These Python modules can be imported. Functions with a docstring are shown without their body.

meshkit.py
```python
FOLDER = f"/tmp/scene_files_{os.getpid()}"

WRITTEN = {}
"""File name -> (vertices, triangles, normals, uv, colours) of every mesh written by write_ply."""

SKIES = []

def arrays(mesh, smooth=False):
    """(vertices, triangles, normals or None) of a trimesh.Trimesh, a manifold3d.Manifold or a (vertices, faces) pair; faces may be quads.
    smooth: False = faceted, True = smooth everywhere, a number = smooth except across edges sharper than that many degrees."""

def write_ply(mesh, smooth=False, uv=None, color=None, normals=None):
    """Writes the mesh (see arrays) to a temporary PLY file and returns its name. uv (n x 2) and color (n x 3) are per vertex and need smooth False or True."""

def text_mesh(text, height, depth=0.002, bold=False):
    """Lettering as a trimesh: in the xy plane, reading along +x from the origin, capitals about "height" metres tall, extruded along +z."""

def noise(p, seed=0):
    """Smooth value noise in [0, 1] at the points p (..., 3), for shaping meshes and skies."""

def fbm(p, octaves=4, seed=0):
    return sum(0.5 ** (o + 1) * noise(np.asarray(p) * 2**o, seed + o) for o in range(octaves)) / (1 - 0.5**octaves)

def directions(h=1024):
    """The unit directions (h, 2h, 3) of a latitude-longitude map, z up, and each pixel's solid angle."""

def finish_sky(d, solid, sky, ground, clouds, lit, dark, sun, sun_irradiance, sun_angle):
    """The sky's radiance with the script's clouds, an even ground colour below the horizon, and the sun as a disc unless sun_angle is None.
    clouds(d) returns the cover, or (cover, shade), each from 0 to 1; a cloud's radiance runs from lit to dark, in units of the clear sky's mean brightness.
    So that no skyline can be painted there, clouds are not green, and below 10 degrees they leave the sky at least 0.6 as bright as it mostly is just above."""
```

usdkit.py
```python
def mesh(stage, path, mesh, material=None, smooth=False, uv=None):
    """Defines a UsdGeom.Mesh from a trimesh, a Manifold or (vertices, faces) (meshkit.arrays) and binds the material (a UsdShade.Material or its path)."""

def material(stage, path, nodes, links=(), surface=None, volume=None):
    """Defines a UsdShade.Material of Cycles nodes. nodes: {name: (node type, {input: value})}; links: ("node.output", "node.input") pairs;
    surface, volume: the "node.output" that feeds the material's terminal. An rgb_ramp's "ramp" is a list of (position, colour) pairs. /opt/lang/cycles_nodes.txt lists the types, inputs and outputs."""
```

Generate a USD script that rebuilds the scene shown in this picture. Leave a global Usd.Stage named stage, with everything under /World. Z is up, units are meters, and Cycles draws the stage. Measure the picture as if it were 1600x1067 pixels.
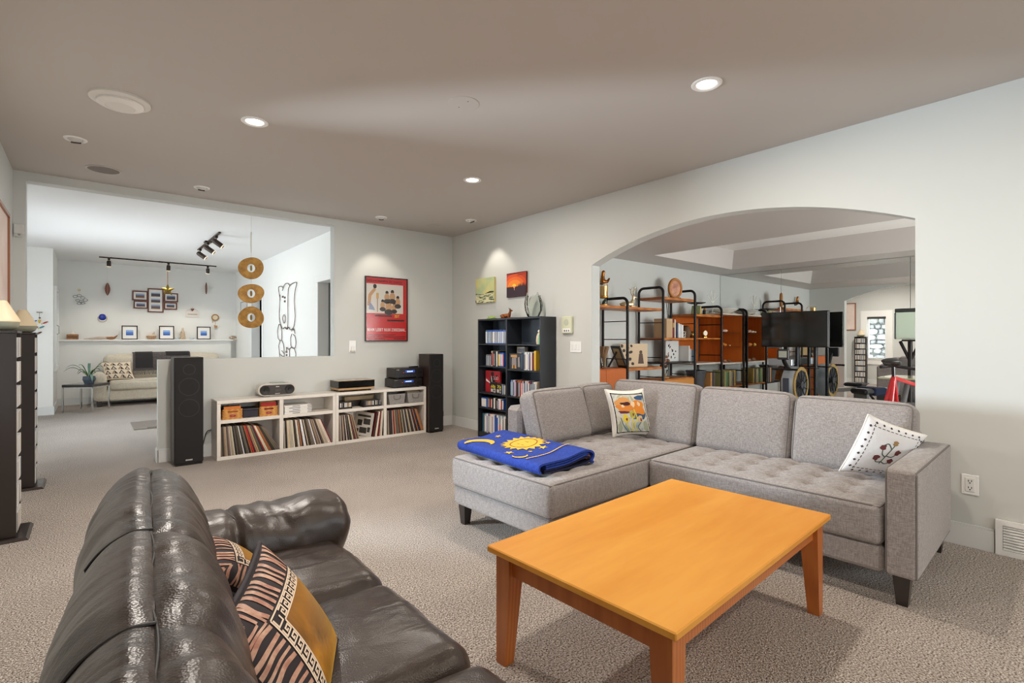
import math, random
import numpy as np, trimesh
import usdkit, meshkit
from pxr import Usd, UsdGeom, UsdLux, UsdShade, Gf, Sdf
from shapely.geometry import Polygon, LineString, Point, box as sbox
from shapely import affinity
from shapely.ops import unary_union

stage = Usd.Stage.CreateInMemory()
UsdGeom.SetStageUpAxis(stage, 'Z')
UsdGeom.Xform.Define(stage, '/World')
UsdGeom.Scope.Define(stage, '/World/Looks')
rnd = random.Random(7)
PI = math.pi

# ---------------------------------------------------------------- camera
YAW, EYE, FPX = 40.0, 1.25, 788.0
cam = UsdGeom.Camera.Define(stage, '/World/camera')
cam.CreateHorizontalApertureAttr(36.0)
cam.CreateVerticalApertureAttr(36.0 * 1067 / 1600)
cam.CreateFocalLengthAttr(36.0 * FPX / 1600)
cam.CreateVerticalApertureOffsetAttr(-0.101)
cam.CreateClippingRangeAttr(Gf.Vec2f(0.02, 200))
cam.AddTranslateOp().Set(Gf.Vec3d(0, 0, EYE))
cam.AddRotateXYZOp().Set(Gf.Vec3f(90, 0, -YAW))
cam.CreateExposureAttr(0.5)

# ---------------------------------------------------------------- sky and window light
def lin(c):
    c = [x / 255.0 for x in c]
    return tuple(x / 12.92 if x <= 0.04045 else ((x + 0.055) / 1.055) ** 2.4 for x in c)

dome = UsdLux.DomeLight.Define(stage, '/World/sky')
dome.CreateColorAttr(Gf.Vec3f(0.92, 0.96, 1.0))
dome.CreateIntensityAttr(0.9)

def rect_light(name, pos, rot, w, h, power, color):
    l = UsdLux.RectLight.Define(stage, '/World/' + name)
    l.CreateWidthAttr(w); l.CreateHeightAttr(h)
    l.CreateIntensityAttr(power); l.CreateColorAttr(Gf.Vec3f(*color))
    l.AddTranslateOp().Set(Gf.Vec3d(*pos)); l.AddRotateXYZOp().Set(Gf.Vec3f(*rot))
    return l

DAY = (0.80, 0.90, 1.0)
# daylight through the windows (front and gym windows are unseen, added for fill)
rect_light('daylight_side_window', (-1.15, 4.72, 1.25), (90, 0, -129.7), 0.30, 1.15, 320.0, (0.78, 0.89, 1.0))
rect_light('added_front_fill', (1.9, -3.12, 1.35), (90, 0, 0), 2.6, 1.5, 1.2, (0.94, 0.98, 1.0))
rect_light('daylight_back_room_window', (-1.72, 8.9, 1.35), (0, -90, 0), 1.5, 2.6, 7.5, (0.90, 0.95, 1.0))
rect_light('added_gym_fill', (6.1, -1.42, 1.3), (90, 0, 0), 2.2, 1.5, 10.0, (1.0, 0.98, 0.95))

# ---------------------------------------------------------------- helpers: materials
_mats = {}
def M(rgb, rough=0.5, metal=0.0, noise=None, bump=None, spec=None, coat=0.0, sheen=0.0, trans=0.0, emit=0.0, wave=None, vor=None, stretch=(1, 1, 1), ior=None, alpha=None):
    """principled material; rgb in sRGB bytes. noise=(scale, rgb2[, detail]) mixes a second colour; bump=(scale, strength, distance); wave=(scale, rgb2, distortion)"""
    key = (tuple(rgb), rough, metal, noise, bump, spec, coat, sheen, trans, emit, wave, vor, stretch, ior, alpha)
    if key in _mats:
        return _mats[key]
    p = {'base_color': lin(rgb), 'roughness': rough, 'metallic': metal}
    if spec is not None: p['specular_ior_level'] = spec
    if coat: p['coat_weight'] = coat
    if sheen: p['sheen_weight'] = sheen
    if trans: p['transmission_weight'] = trans
    if ior: p['ior'] = ior
    if alpha is not None: p['alpha'] = alpha
    if emit: p['emission_strength'] = emit; p['emission_color'] = lin(rgb)
    nodes, links = {'p': ('principled_bsdf', p)}, []
    if noise or bump or wave or vor:
        nodes['tc'] = ('texture_coordinate', {})
        nodes['mp'] = ('mapping', {'scale': stretch})
        links.append(('tc.object', 'mp.vector'))
    if noise:
        nodes['n'] = ('noise_texture', {'scale': noise[0], 'detail': noise[2] if len(noise) > 2 else 3.0, 'roughness': 0.6})
        nodes['r'] = ('rgb_ramp', {'ramp': [(0.35, lin(rgb)), (0.65, lin(noise[1]))]})
        links += [('mp.vector', 'n.vector'), ('n.fac', 'r.fac'), ('r.color', 'p.base_color')]
    if wave:
        nodes['w'] = ('wave_texture', {'scale': wave[0], 'distortion': wave[2], 'detail': 3.0, 'detail_scale': 1.2})
        nodes['r'] = ('rgb_ramp', {'ramp': [(0.0, lin(rgb)), (1.0, lin(wave[1]))]})
        links += [('mp.vector', 'w.vector'), ('w.fac', 'r.fac'), ('r.color', 'p.base_color')]
    if vor:
        nodes['v'] = ('voronoi_texture', {'scale': vor[0]})
        nodes['r'] = ('rgb_ramp', {'ramp': [(0.0, lin(rgb)), (0.8, lin(vor[1]))]})
        links += [('mp.vector', 'v.vector'), ('v.distance', 'r.fac'), ('r.color', 'p.base_color')]
    if bump:
        nodes['bn'] = ('noise_texture', {'scale': bump[0], 'detail': 4.0, 'roughness': 0.6})
        nodes['b'] = ('bump', {'strength': bump[1], 'distance': bump[2] if len(bump) > 2 else 0.01})
        links += [('mp.vector', 'bn.vector'), ('bn.fac', 'b.height'), ('b.normal', 'p.normal')]
    m = usdkit.material(stage, '/World/Looks/look_%03d' % len(_mats), nodes, links, surface='p.BSDF')
    _mats[key] = m
    return m

def special(name, nodes, links, surface):
    return usdkit.material(stage, '/World/Looks/' + name, nodes, links, surface=surface)

glass_pane = special('window_glass', {'t': ('transparent_bsdf', {'color': (0.96, 0.98, 0.98)}), 'g': ('glossy_bsdf', {'color': (1, 1, 1), 'roughness': 0.0}), 'f': ('fresnel', {'IOR': 1.45}), 'm': ('mix_closure', {})},
                     [('f.fac', 'm.fac'), ('t.BSDF', 'm.closure1'), ('g.BSDF', 'm.closure2')], 'm.closure')
smoked = special('smoked_acrylic', {'t': ('transparent_bsdf', {'color': (0.22, 0.2, 0.19)}), 'g': ('glossy_bsdf', {'color': (1, 1, 1), 'roughness': 0.08}), 'f': ('fresnel', {'IOR': 1.5}), 'm': ('mix_closure', {})},
                 [('f.fac', 'm.fac'), ('t.BSDF', 'm.closure1'), ('g.BSDF', 'm.closure2')], 'm.closure')
mirror_m = special('mirror_silver', {'g': ('glossy_bsdf', {'color': (0.86, 0.88, 0.87), 'roughness': 0.0})}, [], 'g.BSDF')
clear_glass = special('clear_glass', {'t': ('transparent_bsdf', {'color': (0.95, 0.96, 0.94)}), 'g': ('glossy_bsdf', {'color': (1, 1, 1), 'roughness': 0.05}), 'f': ('fresnel', {'IOR': 1.3}), 'm': ('mix_closure', {})},
                      [('f.fac', 'm.fac'), ('t.BSDF', 'm.closure1'), ('g.BSDF', 'm.closure2')], 'm.closure')
poster_glass = special('poster_glass', {'t': ('transparent_bsdf', {'color': (0.98, 0.98, 0.98)}), 'g': ('glossy_bsdf', {'color': (1, 1, 1), 'roughness': 0.16}), 'f': ('fresnel', {'IOR': 1.25}), 'm': ('mix_closure', {})},
                       [('f.fac', 'm.fac'), ('t.BSDF', 'm.closure1'), ('g.BSDF', 'm.closure2')], 'm.closure')
carpet_m = special('carpet_loop', {
    'tc': ('texture_coordinate', {}),
    'v': ('voronoi_texture', {'scale': 190.0, 'randomness': 1.0}),
    'n': ('noise_texture', {'scale': 135.0, 'detail': 2.0, 'roughness': 0.7}),
    'n2': ('noise_texture', {'scale': 1.3, 'detail': 2.0}),
    'r': ('rgb_ramp', {'ramp': [(0.34, lin((78, 67, 61))), (0.44, lin((176, 162, 151))), (0.54, lin((216, 205, 196))), (0.65, lin((250, 244, 238)))]}),
    'r2': ('rgb_ramp', {'ramp': [(0.3, (0.9, 0.9, 0.9)), (0.7, (1.06, 1.06, 1.06))]}),
    'mm': ('mix', {'mix_type': 'multiply', 'fac': 1.0}),
    'b': ('bump', {'strength': 0.9, 'distance': 0.012}),
    'p': ('principled_bsdf', {'roughness': 0.95, 'specular_ior_level': 0.1})},
    [('tc.object', 'v.vector'), ('tc.object', 'n.vector'), ('tc.object', 'n2.vector'), ('n.fac', 'r.fac'), ('n2.fac', 'r2.fac'), ('r.color', 'mm.color1'), ('r2.color', 'mm.color2'),
     ('mm.color', 'p.base_color'), ('v.distance', 'b.height'), ('b.normal', 'p.normal')], 'p.BSDF')

# ---------------------------------------------------------------- helpers: scene graph
_used = {}
def numbered(parent, name):
    k = (parent, name)
    n = _used.get(k, 0); _used[k] = n + 1
    return f'{parent}/{name}' + ('_%03d' % n if n else '')

_labels = {}
def tag(prim, label=None, cat=None, group=None, kind=None):
    for k, v in (('label', label), ('category', cat), ('group', group), ('kind', kind)):
        if v: prim.SetCustomDataByKey(k, v)
    if label and cat:
        _labels.setdefault(label, []).append((prim.GetName(), group))

class T:
    """a thing: an Xform at its base whose children are its parts"""
    def __init__(s, name, label, cat, loc=(0, 0, 0), rz=0.0, group=None, kind=None):
        s.path = numbered('/World', name); s.loc = np.array(loc, float)
        x = UsdGeom.Xform.Define(stage, s.path)
        x.AddTranslateOp().Set(Gf.Vec3d(*map(float, loc)))
        if rz: x.AddRotateZOp().Set(float(rz))
        s.prim = x.GetPrim(); tag(s.prim, label, cat, group, kind)
    def part(s, name, mesh, mat, smooth=35, label=None, kind=None, under=None, w=False):
        path = numbered(under or s.path, name)
        if w: mesh = mesh.copy(); mesh.apply_translation(-s.loc)
        p = usdkit.mesh(stage, path, mesh, mat, smooth=smooth).GetPrim()
        tag(p, label, None, None, kind)
        return path

def obj(name, mesh, mat, label=None, cat=None, group=None, kind=None, smooth=35):
    p = usdkit.mesh(stage, numbered('/World', name), mesh, mat, smooth=smooth).GetPrim()
    tag(p, label, cat, group, kind)
    return p

def struct(name, mesh, mat, label=None, smooth=35):
    return obj(name, mesh, mat, label or None, None, None, 'structure', smooth)

def copy_of(t, name, label, cat, loc, rz=0.0, group=None):
    x = UsdGeom.Xform.Define(stage, numbered('/World', name))
    x.GetPrim().GetReferences().AddInternalReference(t.path)
    x.ClearXformOpOrder(); 
    x.GetPrim().GetAttribute('xformOp:translate').Set(Gf.Vec3d(*map(float, loc))) if x.GetPrim().GetAttribute('xformOp:translate') else x.AddTranslateOp().Set(Gf.Vec3d(*map(float, loc)))
    ops = [UsdGeom.XformOp(x.GetPrim().GetAttribute('xformOp:translate'))]
    a = x.GetPrim().CreateAttribute('xformOp:rotateZ', Sdf.ValueTypeNames.Float); a.Set(float(rz)); ops.append(UsdGeom.XformOp(a))
    x.SetXformOpOrder(ops)
    x.GetPrim().SetInstanceable(True)
    tag(x.GetPrim(), label, cat, group)

# ---------------------------------------------------------------- helpers: meshes
def cat(ms): return trimesh.util.concatenate(ms)
def bx(x0, x1, y0, y1, z0, z1, c=0.0):
    if x1 < x0: x0, x1 = x1, x0
    if y1 < y0: y0, y1 = y1, y0
    if z1 < z0: z0, z1 = z1, z0
    c = min(c, (x1 - x0) * .45, (y1 - y0) * .45, (z1 - z0) * .45)
    if c <= 0:
        m = trimesh.creation.box((x1 - x0, y1 - y0, z1 - z0)); m.apply_translation(((x0 + x1) / 2, (y0 + y1) / 2, (z0 + z1) / 2)); return m
    P = []
    for X, sx in ((x0, 1), (x1, -1)):
        for Y, sy in ((y0, 1), (y1, -1)):
            for Z, sz in ((z0, 1), (z1, -1)):
                P += [(X, Y + sy * c, Z + sz * c), (X + sx * c, Y, Z + sz * c), (X + sx * c, Y + sy * c, Z)]
    return hull(P)
def hull(P): return trimesh.convex.convex_hull(np.array(P, float))
def mv(m, x=0, y=0, z=0): m = m.copy(); m.apply_translation((x, y, z)); return m
def rot(m, deg, axis=(0, 0, 1), at=(0, 0, 0)):
    m = m.copy(); m.apply_transform(trimesh.transformations.rotation_matrix(math.radians(deg), axis, at)); return m
def cyl(r, h, n=24, at=(0, 0, 0), axis='z', r2=None):
    m = lathe([(0, 0), (r, 0), (r if r2 is None else r2, h), (0, h)], n)
    if axis == 'x': m = rot(m, 90, (0, 1, 0))
    if axis == 'y': m = rot(m, -90, (1, 0, 0))
    return mv(m, *at)
def lathe(prof, n=28):
    prof = np.array(prof, float); a = np.arange(n) * 2 * PI / n
    k = len(prof)
    v = np.stack([prof[:, 0][:, None] * np.cos(a), prof[:, 0][:, None] * np.sin(a), np.repeat(prof[:, 1][:, None], n, 1)], -1).reshape(-1, 3)
    i, j = np.meshgrid(np.arange(k - 1), np.arange(n), indexing='ij')
    q = np.stack([i * n + j, i * n + (j + 1) % n, (i + 1) * n + (j + 1) % n, (i + 1) * n + j], -1).reshape(-1, 4)
    m = trimesh.Trimesh(v, np.vstack([q[:, [0, 1, 2]], q[:, [0, 2, 3]]]), process=True)
    m.update_faces(m.nondegenerate_faces()); return m
def tube(pts, r, n=8, closed=False):
    p = np.asarray(pts, float); k = len(p)
    r = np.broadcast_to(r, (k,)).astype(float)
    t = (np.roll(p, -1, 0) - np.roll(p, 1, 0)) if closed else np.gradient(p, axis=0)
    t /= np.linalg.norm(t, axis=1, keepdims=True) + 1e-12
    a = np.zeros_like(p); u = np.cross(t[0], [0, 0, 1.0] if abs(t[0, 2]) < .9 else [1.0, 0, 0]); a[0] = u / np.linalg.norm(u)
    for i in range(1, k):
        u = a[i - 1] - t[i] * (a[i - 1] @ t[i]); a[i] = u / (np.linalg.norm(u) + 1e-12)
    b = np.cross(t, a); ang = np.arange(n) * 2 * PI / n
    v = (p[:, None] + r[:, None, None] * (np.cos(ang)[None, :, None] * a[:, None] + np.sin(ang)[None, :, None] * b[:, None])).reshape(-1, 3)
    f = []
    for i in range(k if closed else k - 1):
        i2 = (i + 1) % k
        for j in range(n):
            j2 = (j + 1) % n
            f += [(i * n + j, i * n + j2, i2 * n + j2), (i * n + j, i2 * n + j2, i2 * n + j)]
    if not closed:
        v = np.vstack([v, p[0], p[-1]])
        for j in range(n):
            f += [(len(v) - 2, (j + 1) % n, j), (len(v) - 1, (k - 1) * n + j, (k - 1) * n + (j + 1) % n)]
    return trimesh.Trimesh(v, f, process=False)
def arc(pts, n=8):
    """rounds nothing: Catmull-Rom through pts"""
    p = np.asarray(pts, float); q = np.vstack([2 * p[0] - p[1], p, 2 * p[-1] - p[-2]]); out = []
    for i in range(1, len(q) - 2):
        for t in np.arange(n) / n:
            out.append(.5 * ((2 * q[i]) + (-q[i - 1] + q[i + 1]) * t + (2 * q[i - 1] - 5 * q[i] + 4 * q[i + 1] - q[i + 2]) * t * t + (-q[i - 1] + 3 * q[i] - 3 * q[i + 1] + q[i + 2]) * t ** 3))
    return np.array(out + [p[-1]])
def ext(poly, h): 
    if hasattr(poly, 'geoms'): return cat([ext(g, h) for g in poly.geoms if g.area > 1e-9])
    return trimesh.creation.extrude_polygon(poly, h, engine='earcut')
def ext_axis(poly, h, axis, at=0.0):
    """poly in (a, z): axis 'x' -> (a = y), extruded along x from at; axis 'y' -> (a = x), extruded along y"""
    m = ext(poly, h); v = m.vertices.copy()
    if axis == 'x': nv = np.stack([v[:, 2] + at, v[:, 0], v[:, 1]], 1)
    else: nv = np.stack([v[:, 0], v[:, 2] + at, v[:, 1]], 1)
    f = m.faces if axis == 'x' else m.faces[:, ::-1]
    return trimesh.Trimesh(nv, f, process=False)
def text_on(text, height, frame, depth=0.001, bold=False, width=None):
    """lettering mapped to frame = (origin, right, up, out); centred at origin"""
    m = meshkit.text_mesh(text, height, depth, bold); b = m.bounds
    v = m.vertices - [(b[0][0] + b[1][0]) / 2, (b[0][1] + b[1][1]) / 2, 0]
    if width: v[:, 0] *= width / (b[1][0] - b[0][0])
    o, r, u, n = [np.array(x, float) for x in frame]
    return trimesh.Trimesh(o + v[:, :1] * r + v[:, 1:2] * u + v[:, 2:] * n, m.faces, process=False)
def samples(s, r, n, m=4):
    k = np.sin(np.linspace(0, PI / 2, m + 1))[::-1]
    e = r * (1 - np.cos(np.linspace(0, PI / 2, m + 1))) if False else r * np.linspace(0, 1, m + 1)
    mid = np.linspace(-s / 2 + r, s / 2 - r, n + 1)[1:-1]
    return np.concatenate([-s / 2 + e, mid, s / 2 - e[::-1]])
def cushion(sx, sy, sz, r, puff=(0, 0, 0), n=(12, 12, 4), top=None, m=4):
    """a rounded box with bulging faces, centred; returns (mesh, map)"""
    A = [samples(s, r, k, m) for s, k in zip((sx, sy, sz), n)]
    V, Fc, off = [], [], 0
    for ax in range(3):
        o = [a for a in range(3) if a != ax]
        for sg in (-1, 1):
            g = np.stack(np.meshgrid(A[o[0]], A[o[1]], indexing='ij'), -1).reshape(-1, 2)
            p = np.zeros((len(g), 3)); p[:, o[0]] = g[:, 0]; p[:, o[1]] = g[:, 1]; p[:, ax] = sg * (sx, sy, sz)[ax] / 2
            na, nb = len(A[o[0]]), len(A[o[1]])
            i, j = np.meshgrid(np.arange(na - 1), np.arange(nb - 1), indexing='ij')
            q = np.stack([i * nb + j, (i + 1) * nb + j, (i + 1) * nb + j + 1, i * nb + j + 1], -1).reshape(-1, 4) + off
            flip = (sg > 0) == (ax == 1)
            if flip: q = q[:, ::-1]
            V.append(p); Fc.append(q); off += len(p)
    V = np.vstack(V); Q = np.vstack(Fc)
    half = np.array([sx, sy, sz]) / 2
    def fmap(p):
        p = np.asarray(p, float); c = np.clip(p, -(half - r), half - r); d = p - c
        L = np.linalg.norm(d, axis=1, keepdims=True)
        v = c + d / np.maximum(L, 1e-9) * np.minimum(L, r) if r > 0 else p.copy()
        a = np.clip(p / half, -1, 1)
        out = v.copy()
        for ax in range(3):
            o = [k for k in range(3) if k != ax]
            out[:, ax] += puff[ax] * (1 - a[:, o[0]] ** 2) * (1 - a[:, o[1]] ** 2) * a[:, ax]
        if top is not None:
            out[:, 2] += top(p[:, 0], p[:, 1]) * np.clip(a[:, 2], 0, 1) ** 2
        return out
    mm = trimesh.Trimesh(fmap(V), np.vstack([Q[:, [0, 1, 2]], Q[:, [0, 2, 3]]]), process=False)
    mm.merge_vertices(digits_vertex=6); mm.update_faces(mm.nondegenerate_faces()); mm.fix_normals()
    return mm, fmap
def loop_rect(sx, sy, z, k=24):
    """raw points round the rim of a cushion's face, for piping"""
    t = np.linspace(-.5, .5, k, endpoint=False)
    return np.vstack([np.stack([t * sx, 0 * t - sy / 2, 0 * t + z], 1), np.stack([0 * t + sx / 2, t * sy, 0 * t + z], 1),
                      np.stack([-t * sx, 0 * t + sy / 2, 0 * t + z], 1), np.stack([0 * t - sx / 2, -t * sy, 0 * t + z], 1)])
def ribbon(pts, w, surf, off=0.001, closed=False, step=0.02):
    p = np.asarray(pts, float)
    if closed: p = np.vstack([p, p[:1]])
    ls = LineString(p); L = ls.length; n = max(2, int(L / step) + 1)
    poly = ls.buffer(w / 2, cap_style=2, join_style=2, mitre_limit=3)
    return fill(poly, surf, off, step)
def fill(poly, surf, off=0.001, edge=0.03):
    if hasattr(poly, 'geoms'):
        return cat([fill(g, surf, off, edge) for g in poly.geoms if g.area > 1e-10])
    v, f = trimesh.creation.triangulate_polygon(poly, engine='earcut')
    v3 = np.c_[v, np.zeros(len(v))]
    v3, f = trimesh.remesh.subdivide_to_size(v3, f, edge, max_iter=12)
    m = trimesh.Trimesh(v3, f, process=False); m.merge_vertices()
    if m.face_normals[:, 2].mean() < 0: m.invert()
    v = surf(m.vertices[:, 0], m.vertices[:, 1], off)
    return trimesh.Trimesh(v, m.faces, process=False)
def pillow(A, B, C, D, thick, n=28, pinch=0.05):
    """corners A (0,0), B (0,1), C (1,1), D (1,0) of the front, seen from the front anticlockwise A-D-C-B; returns mesh, surf(s,t,off), rim points"""
    A, B, C, D = [np.array(x, float) for x in (A, B, C, D)]
    nrm = np.cross(D - A, B - A); nrm /= np.linalg.norm(nrm)
    def base(s, t):
        s2 = s + pinch * (0.5 - s) * (4 * t * (1 - t)) * 2 * np.abs(2 * s - 1) ** 2
        t2 = t + pinch * (0.5 - t) * (4 * s * (1 - s)) * 2 * np.abs(2 * t - 1) ** 2
        s2, t2 = s2[:, None], t2[:, None]
        return A * (1 - s2) * (1 - t2) + D * s2 * (1 - t2) + C * s2 * t2 + B * (1 - s2) * t2
    def prof(s, t): return thick / 2 * np.clip(16 * s * (1 - s) * t * (1 - t), 0, 1) ** 0.42
    def surf(s, t, off=0.0, sg=1):
        s, t = np.asarray(s, float), np.asarray(t, float)
        return base(s, t) + nrm * (sg * (prof(s, t) + off))[:, None]
    g = (1 - np.cos(np.linspace(0, PI, n + 1))) / 2
    S, Tt = [x.ravel() for x in np.meshgrid(g, g, indexing='ij')]
    i, j = np.meshgrid(np.arange(n), np.arange(n), indexing='ij'); k = n + 1
    q = np.stack([i * k + j, (i + 1) * k + j, (i + 1) * k + j + 1, i * k + j + 1], -1).reshape(-1, 4)
    tri = np.vstack([q[:, [0, 1, 2]], q[:, [0, 2, 3]]])
    front = trimesh.Trimesh(surf(S, Tt), tri, process=False)
    back = trimesh.Trimesh(surf(S, Tt, 0, -1), tri[:, ::-1], process=False)
    u = np.linspace(0, 1, 24, endpoint=False); z = 0 * u
    rs, rt = np.concatenate([u, z + 1, 1 - u, z]), np.concatenate([z, u, z + 1, 1 - u])
    return front, back, surf, base(rs, rt)
# ---------------------------------------------------------------- the setting
H = 2.73
wall_m = M((207, 209, 206), 0.62, bump=(60.0, 0.05, 0.002), spec=0.3)
wall_back_m = M((236, 236, 233), 0.6, spec=0.3)
ceil_m = M((190, 183, 177), 0.7, bump=(90.0, 0.05, 0.002), spec=0.3)
ceil_white = M((238, 238, 238), 0.8)
gym_ceil = M((196, 190, 186), 0.38, spec=0.4)
trim_m = M((222, 224, 223), 0.4)
white_m = M((240, 240, 238), 0.35)
XL, XR, YB, YF, XM, YG, YFAR = -0.51, 4.06, 6.19, -3.0, 8.02, 4.19, 12.75
TW = 0.134
struct('floor', bx(-3.4, 8.3, -3.2, 13.1, -0.08, 0.0), carpet_m, 'speckled beige brown loop carpet over the whole floor', smooth=False)
struct('ceiling', bx(XL - .15, XR + TW, YF - .1, YB + .13, H, H + .12), ceil_m, 'flat taupe painted ceiling of the living room', smooth=False)
# left wall with its window
WY0, WY1, WZ0, WZ1 = 3.955, 4.391, 0.695, 1.85
struct('wall_left', ext_axis(sbox(YF - .1, 0, YB + .13, H).difference(sbox(WY0, WZ0, WY1, WZ1)), .14, 'x', XL - .14), wall_m, smooth=False)
struct('wall_front', ext_axis(sbox(XL - .14, 0, XR + TW, H).difference(sbox(.6, .6, 3.2, 2.1)), .14, 'y', YF - .14), wall_m, smooth=False)
# back wall: full-height gap at left, half wall and wide opening
op = unary_union([sbox(-.428, -.01, .536, 2.652), sbox(.5, 1.035, 2.324, 2.652)])
struct('wall_back', ext_axis(sbox(XL - .14, 0, XR + TW, H).difference(op), .13, 'y', YB), wall_m, 'light grey back wall with half wall and wide opening', smooth=False)
# arch wall
AY0, AY1 = 0.815, 3.535
arch = []
ac, ah = (AY0 + AY1) / 2, (AY1 - AY0) / 2
rise = .275; Ra = (ah * ah + rise * rise) / (2 * rise)
for k in range(97):
    yy = AY1 - (AY1 - AY0) * k / 96
    arch.append((yy, 2.022 + rise - Ra + math.sqrt(Ra * Ra - (yy - ac) ** 2)))
hole = Polygon([(AY1, -.01)] + arch + [(AY0, -.01)])
struct('wall_right', ext_axis(sbox(YF - .1, 0, YB + .13, H).difference(hole), TW, 'x', XR), wall_m, 'light grey wall with a wide low arch', smooth=False)
# back room shell
BX0, BX1 = -1.6, 2.54
struct('wall_back_room_left', ext_axis(sbox(YB + .13, 0, YFAR + .1, H).difference(sbox(7.6, .6, 10.2, 2.1)), .12, 'x', BX0 - .12), wall_back_m, smooth=False)
d1 = sbox(6.86, -.01, 7.36, 2.06); d2 = sbox(10.44, -.01, 11.22, 2.03)
struct('wall_back_room_right', ext_axis(sbox(YB + .13, 0, YFAR + .1, H).difference(d1).difference(d2), .14, 'x', BX1), wall_back_m, smooth=False)
struct('wall_far', bx(BX0, BX1, YFAR, YFAR + .12, 0, H), wall_back_m, smooth=False)
struct('wall_alcove', ext_axis(sbox(11.19, 0, YFAR, H).difference(sbox(11.6, .72, 12.35, 2.1)), BX0 * 0 + 1.15, 'x', BX0).slice_plane((0, 0, 0), (0, 0, 1)) if False else bx(BX0, -.45, 11.19, YFAR, 0, H), wall_back_m, smooth=False)
struct('ceiling', bx(BX0 - .1, BX1 + .14, YB + .13, YFAR + .1, H, H + .12), ceil_white, 'white ceiling of the back room', smooth=False)
# low wall with ledge at the far wall
struct('trim', bx(-.45, 2.42, YFAR - .14, YFAR, 0, 1.2), wall_back_m, 'low wall below the ledge behind the beige sofa', smooth=False)
struct('trim', bx(-.45, 2.46, YFAR - .19, YFAR, 1.2, 1.232, .006), white_m, 'white ledge along the far wall')
# halls behind the two doorways of the back room
struct('wall_hall', cat([bx(BX1 + .14, 3.9, 6.33, 6.4, 0, 2.3), bx(3.85, 3.9, 6.4, 7.7, 0, 2.3), bx(BX1 + .14, 3.9, 7.62, 7.7, 0, 2.3), bx(BX1 + .14, 3.9, 6.33, 7.7, 2.3, 2.4)]), M((190, 190, 188), .7), smooth=False)
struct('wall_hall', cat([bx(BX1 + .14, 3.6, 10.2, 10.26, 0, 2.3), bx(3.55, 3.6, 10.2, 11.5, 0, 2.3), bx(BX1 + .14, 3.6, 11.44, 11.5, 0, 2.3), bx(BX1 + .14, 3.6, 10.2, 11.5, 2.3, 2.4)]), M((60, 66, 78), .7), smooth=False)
def casing(y0, y1, z, x, name='trim'):
    w = .085
    struct(name, cat([bx(x - .018, x + .002, y0 - w, y0, 0, z, .004), bx(x - .018, x + .002, y1, y1 + w, 0, z, .004), bx(x - .022, x + .002, y0 - w - .01, y1 + w + .01, z, z + w, .005)]), white_m)
casing(6.86, 7.36, 2.06, BX1); casing(10.44, 11.22, 2.03, BX1)
dr = T('door_1', None, None, (BX1 + .2, 10.5, 0), 12, kind='structure')
dr.part('panel', bx(0, .68, 0, .04, .01, 2.0, .003), white_m); dr.part('door_handle', cat([cyl(.025, .05, 16, (.6, 0, 1.0), 'y'), cyl(.012, .1, 10, (.55, -.04, 1.0), 'x')]), M((200, 170, 90), .25, 1.0))
dr2 = T('door_2', None, None, (3.82, 6.45, 0), 0, kind='structure')
dr2.part('panel', bx(-.02, .02, 0, .5, .01, 2.0, .003), white_m); dr2.part('panel', bx(-.02, .02, .52, 1.05, .01, 2.0, .003), white_m)
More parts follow.
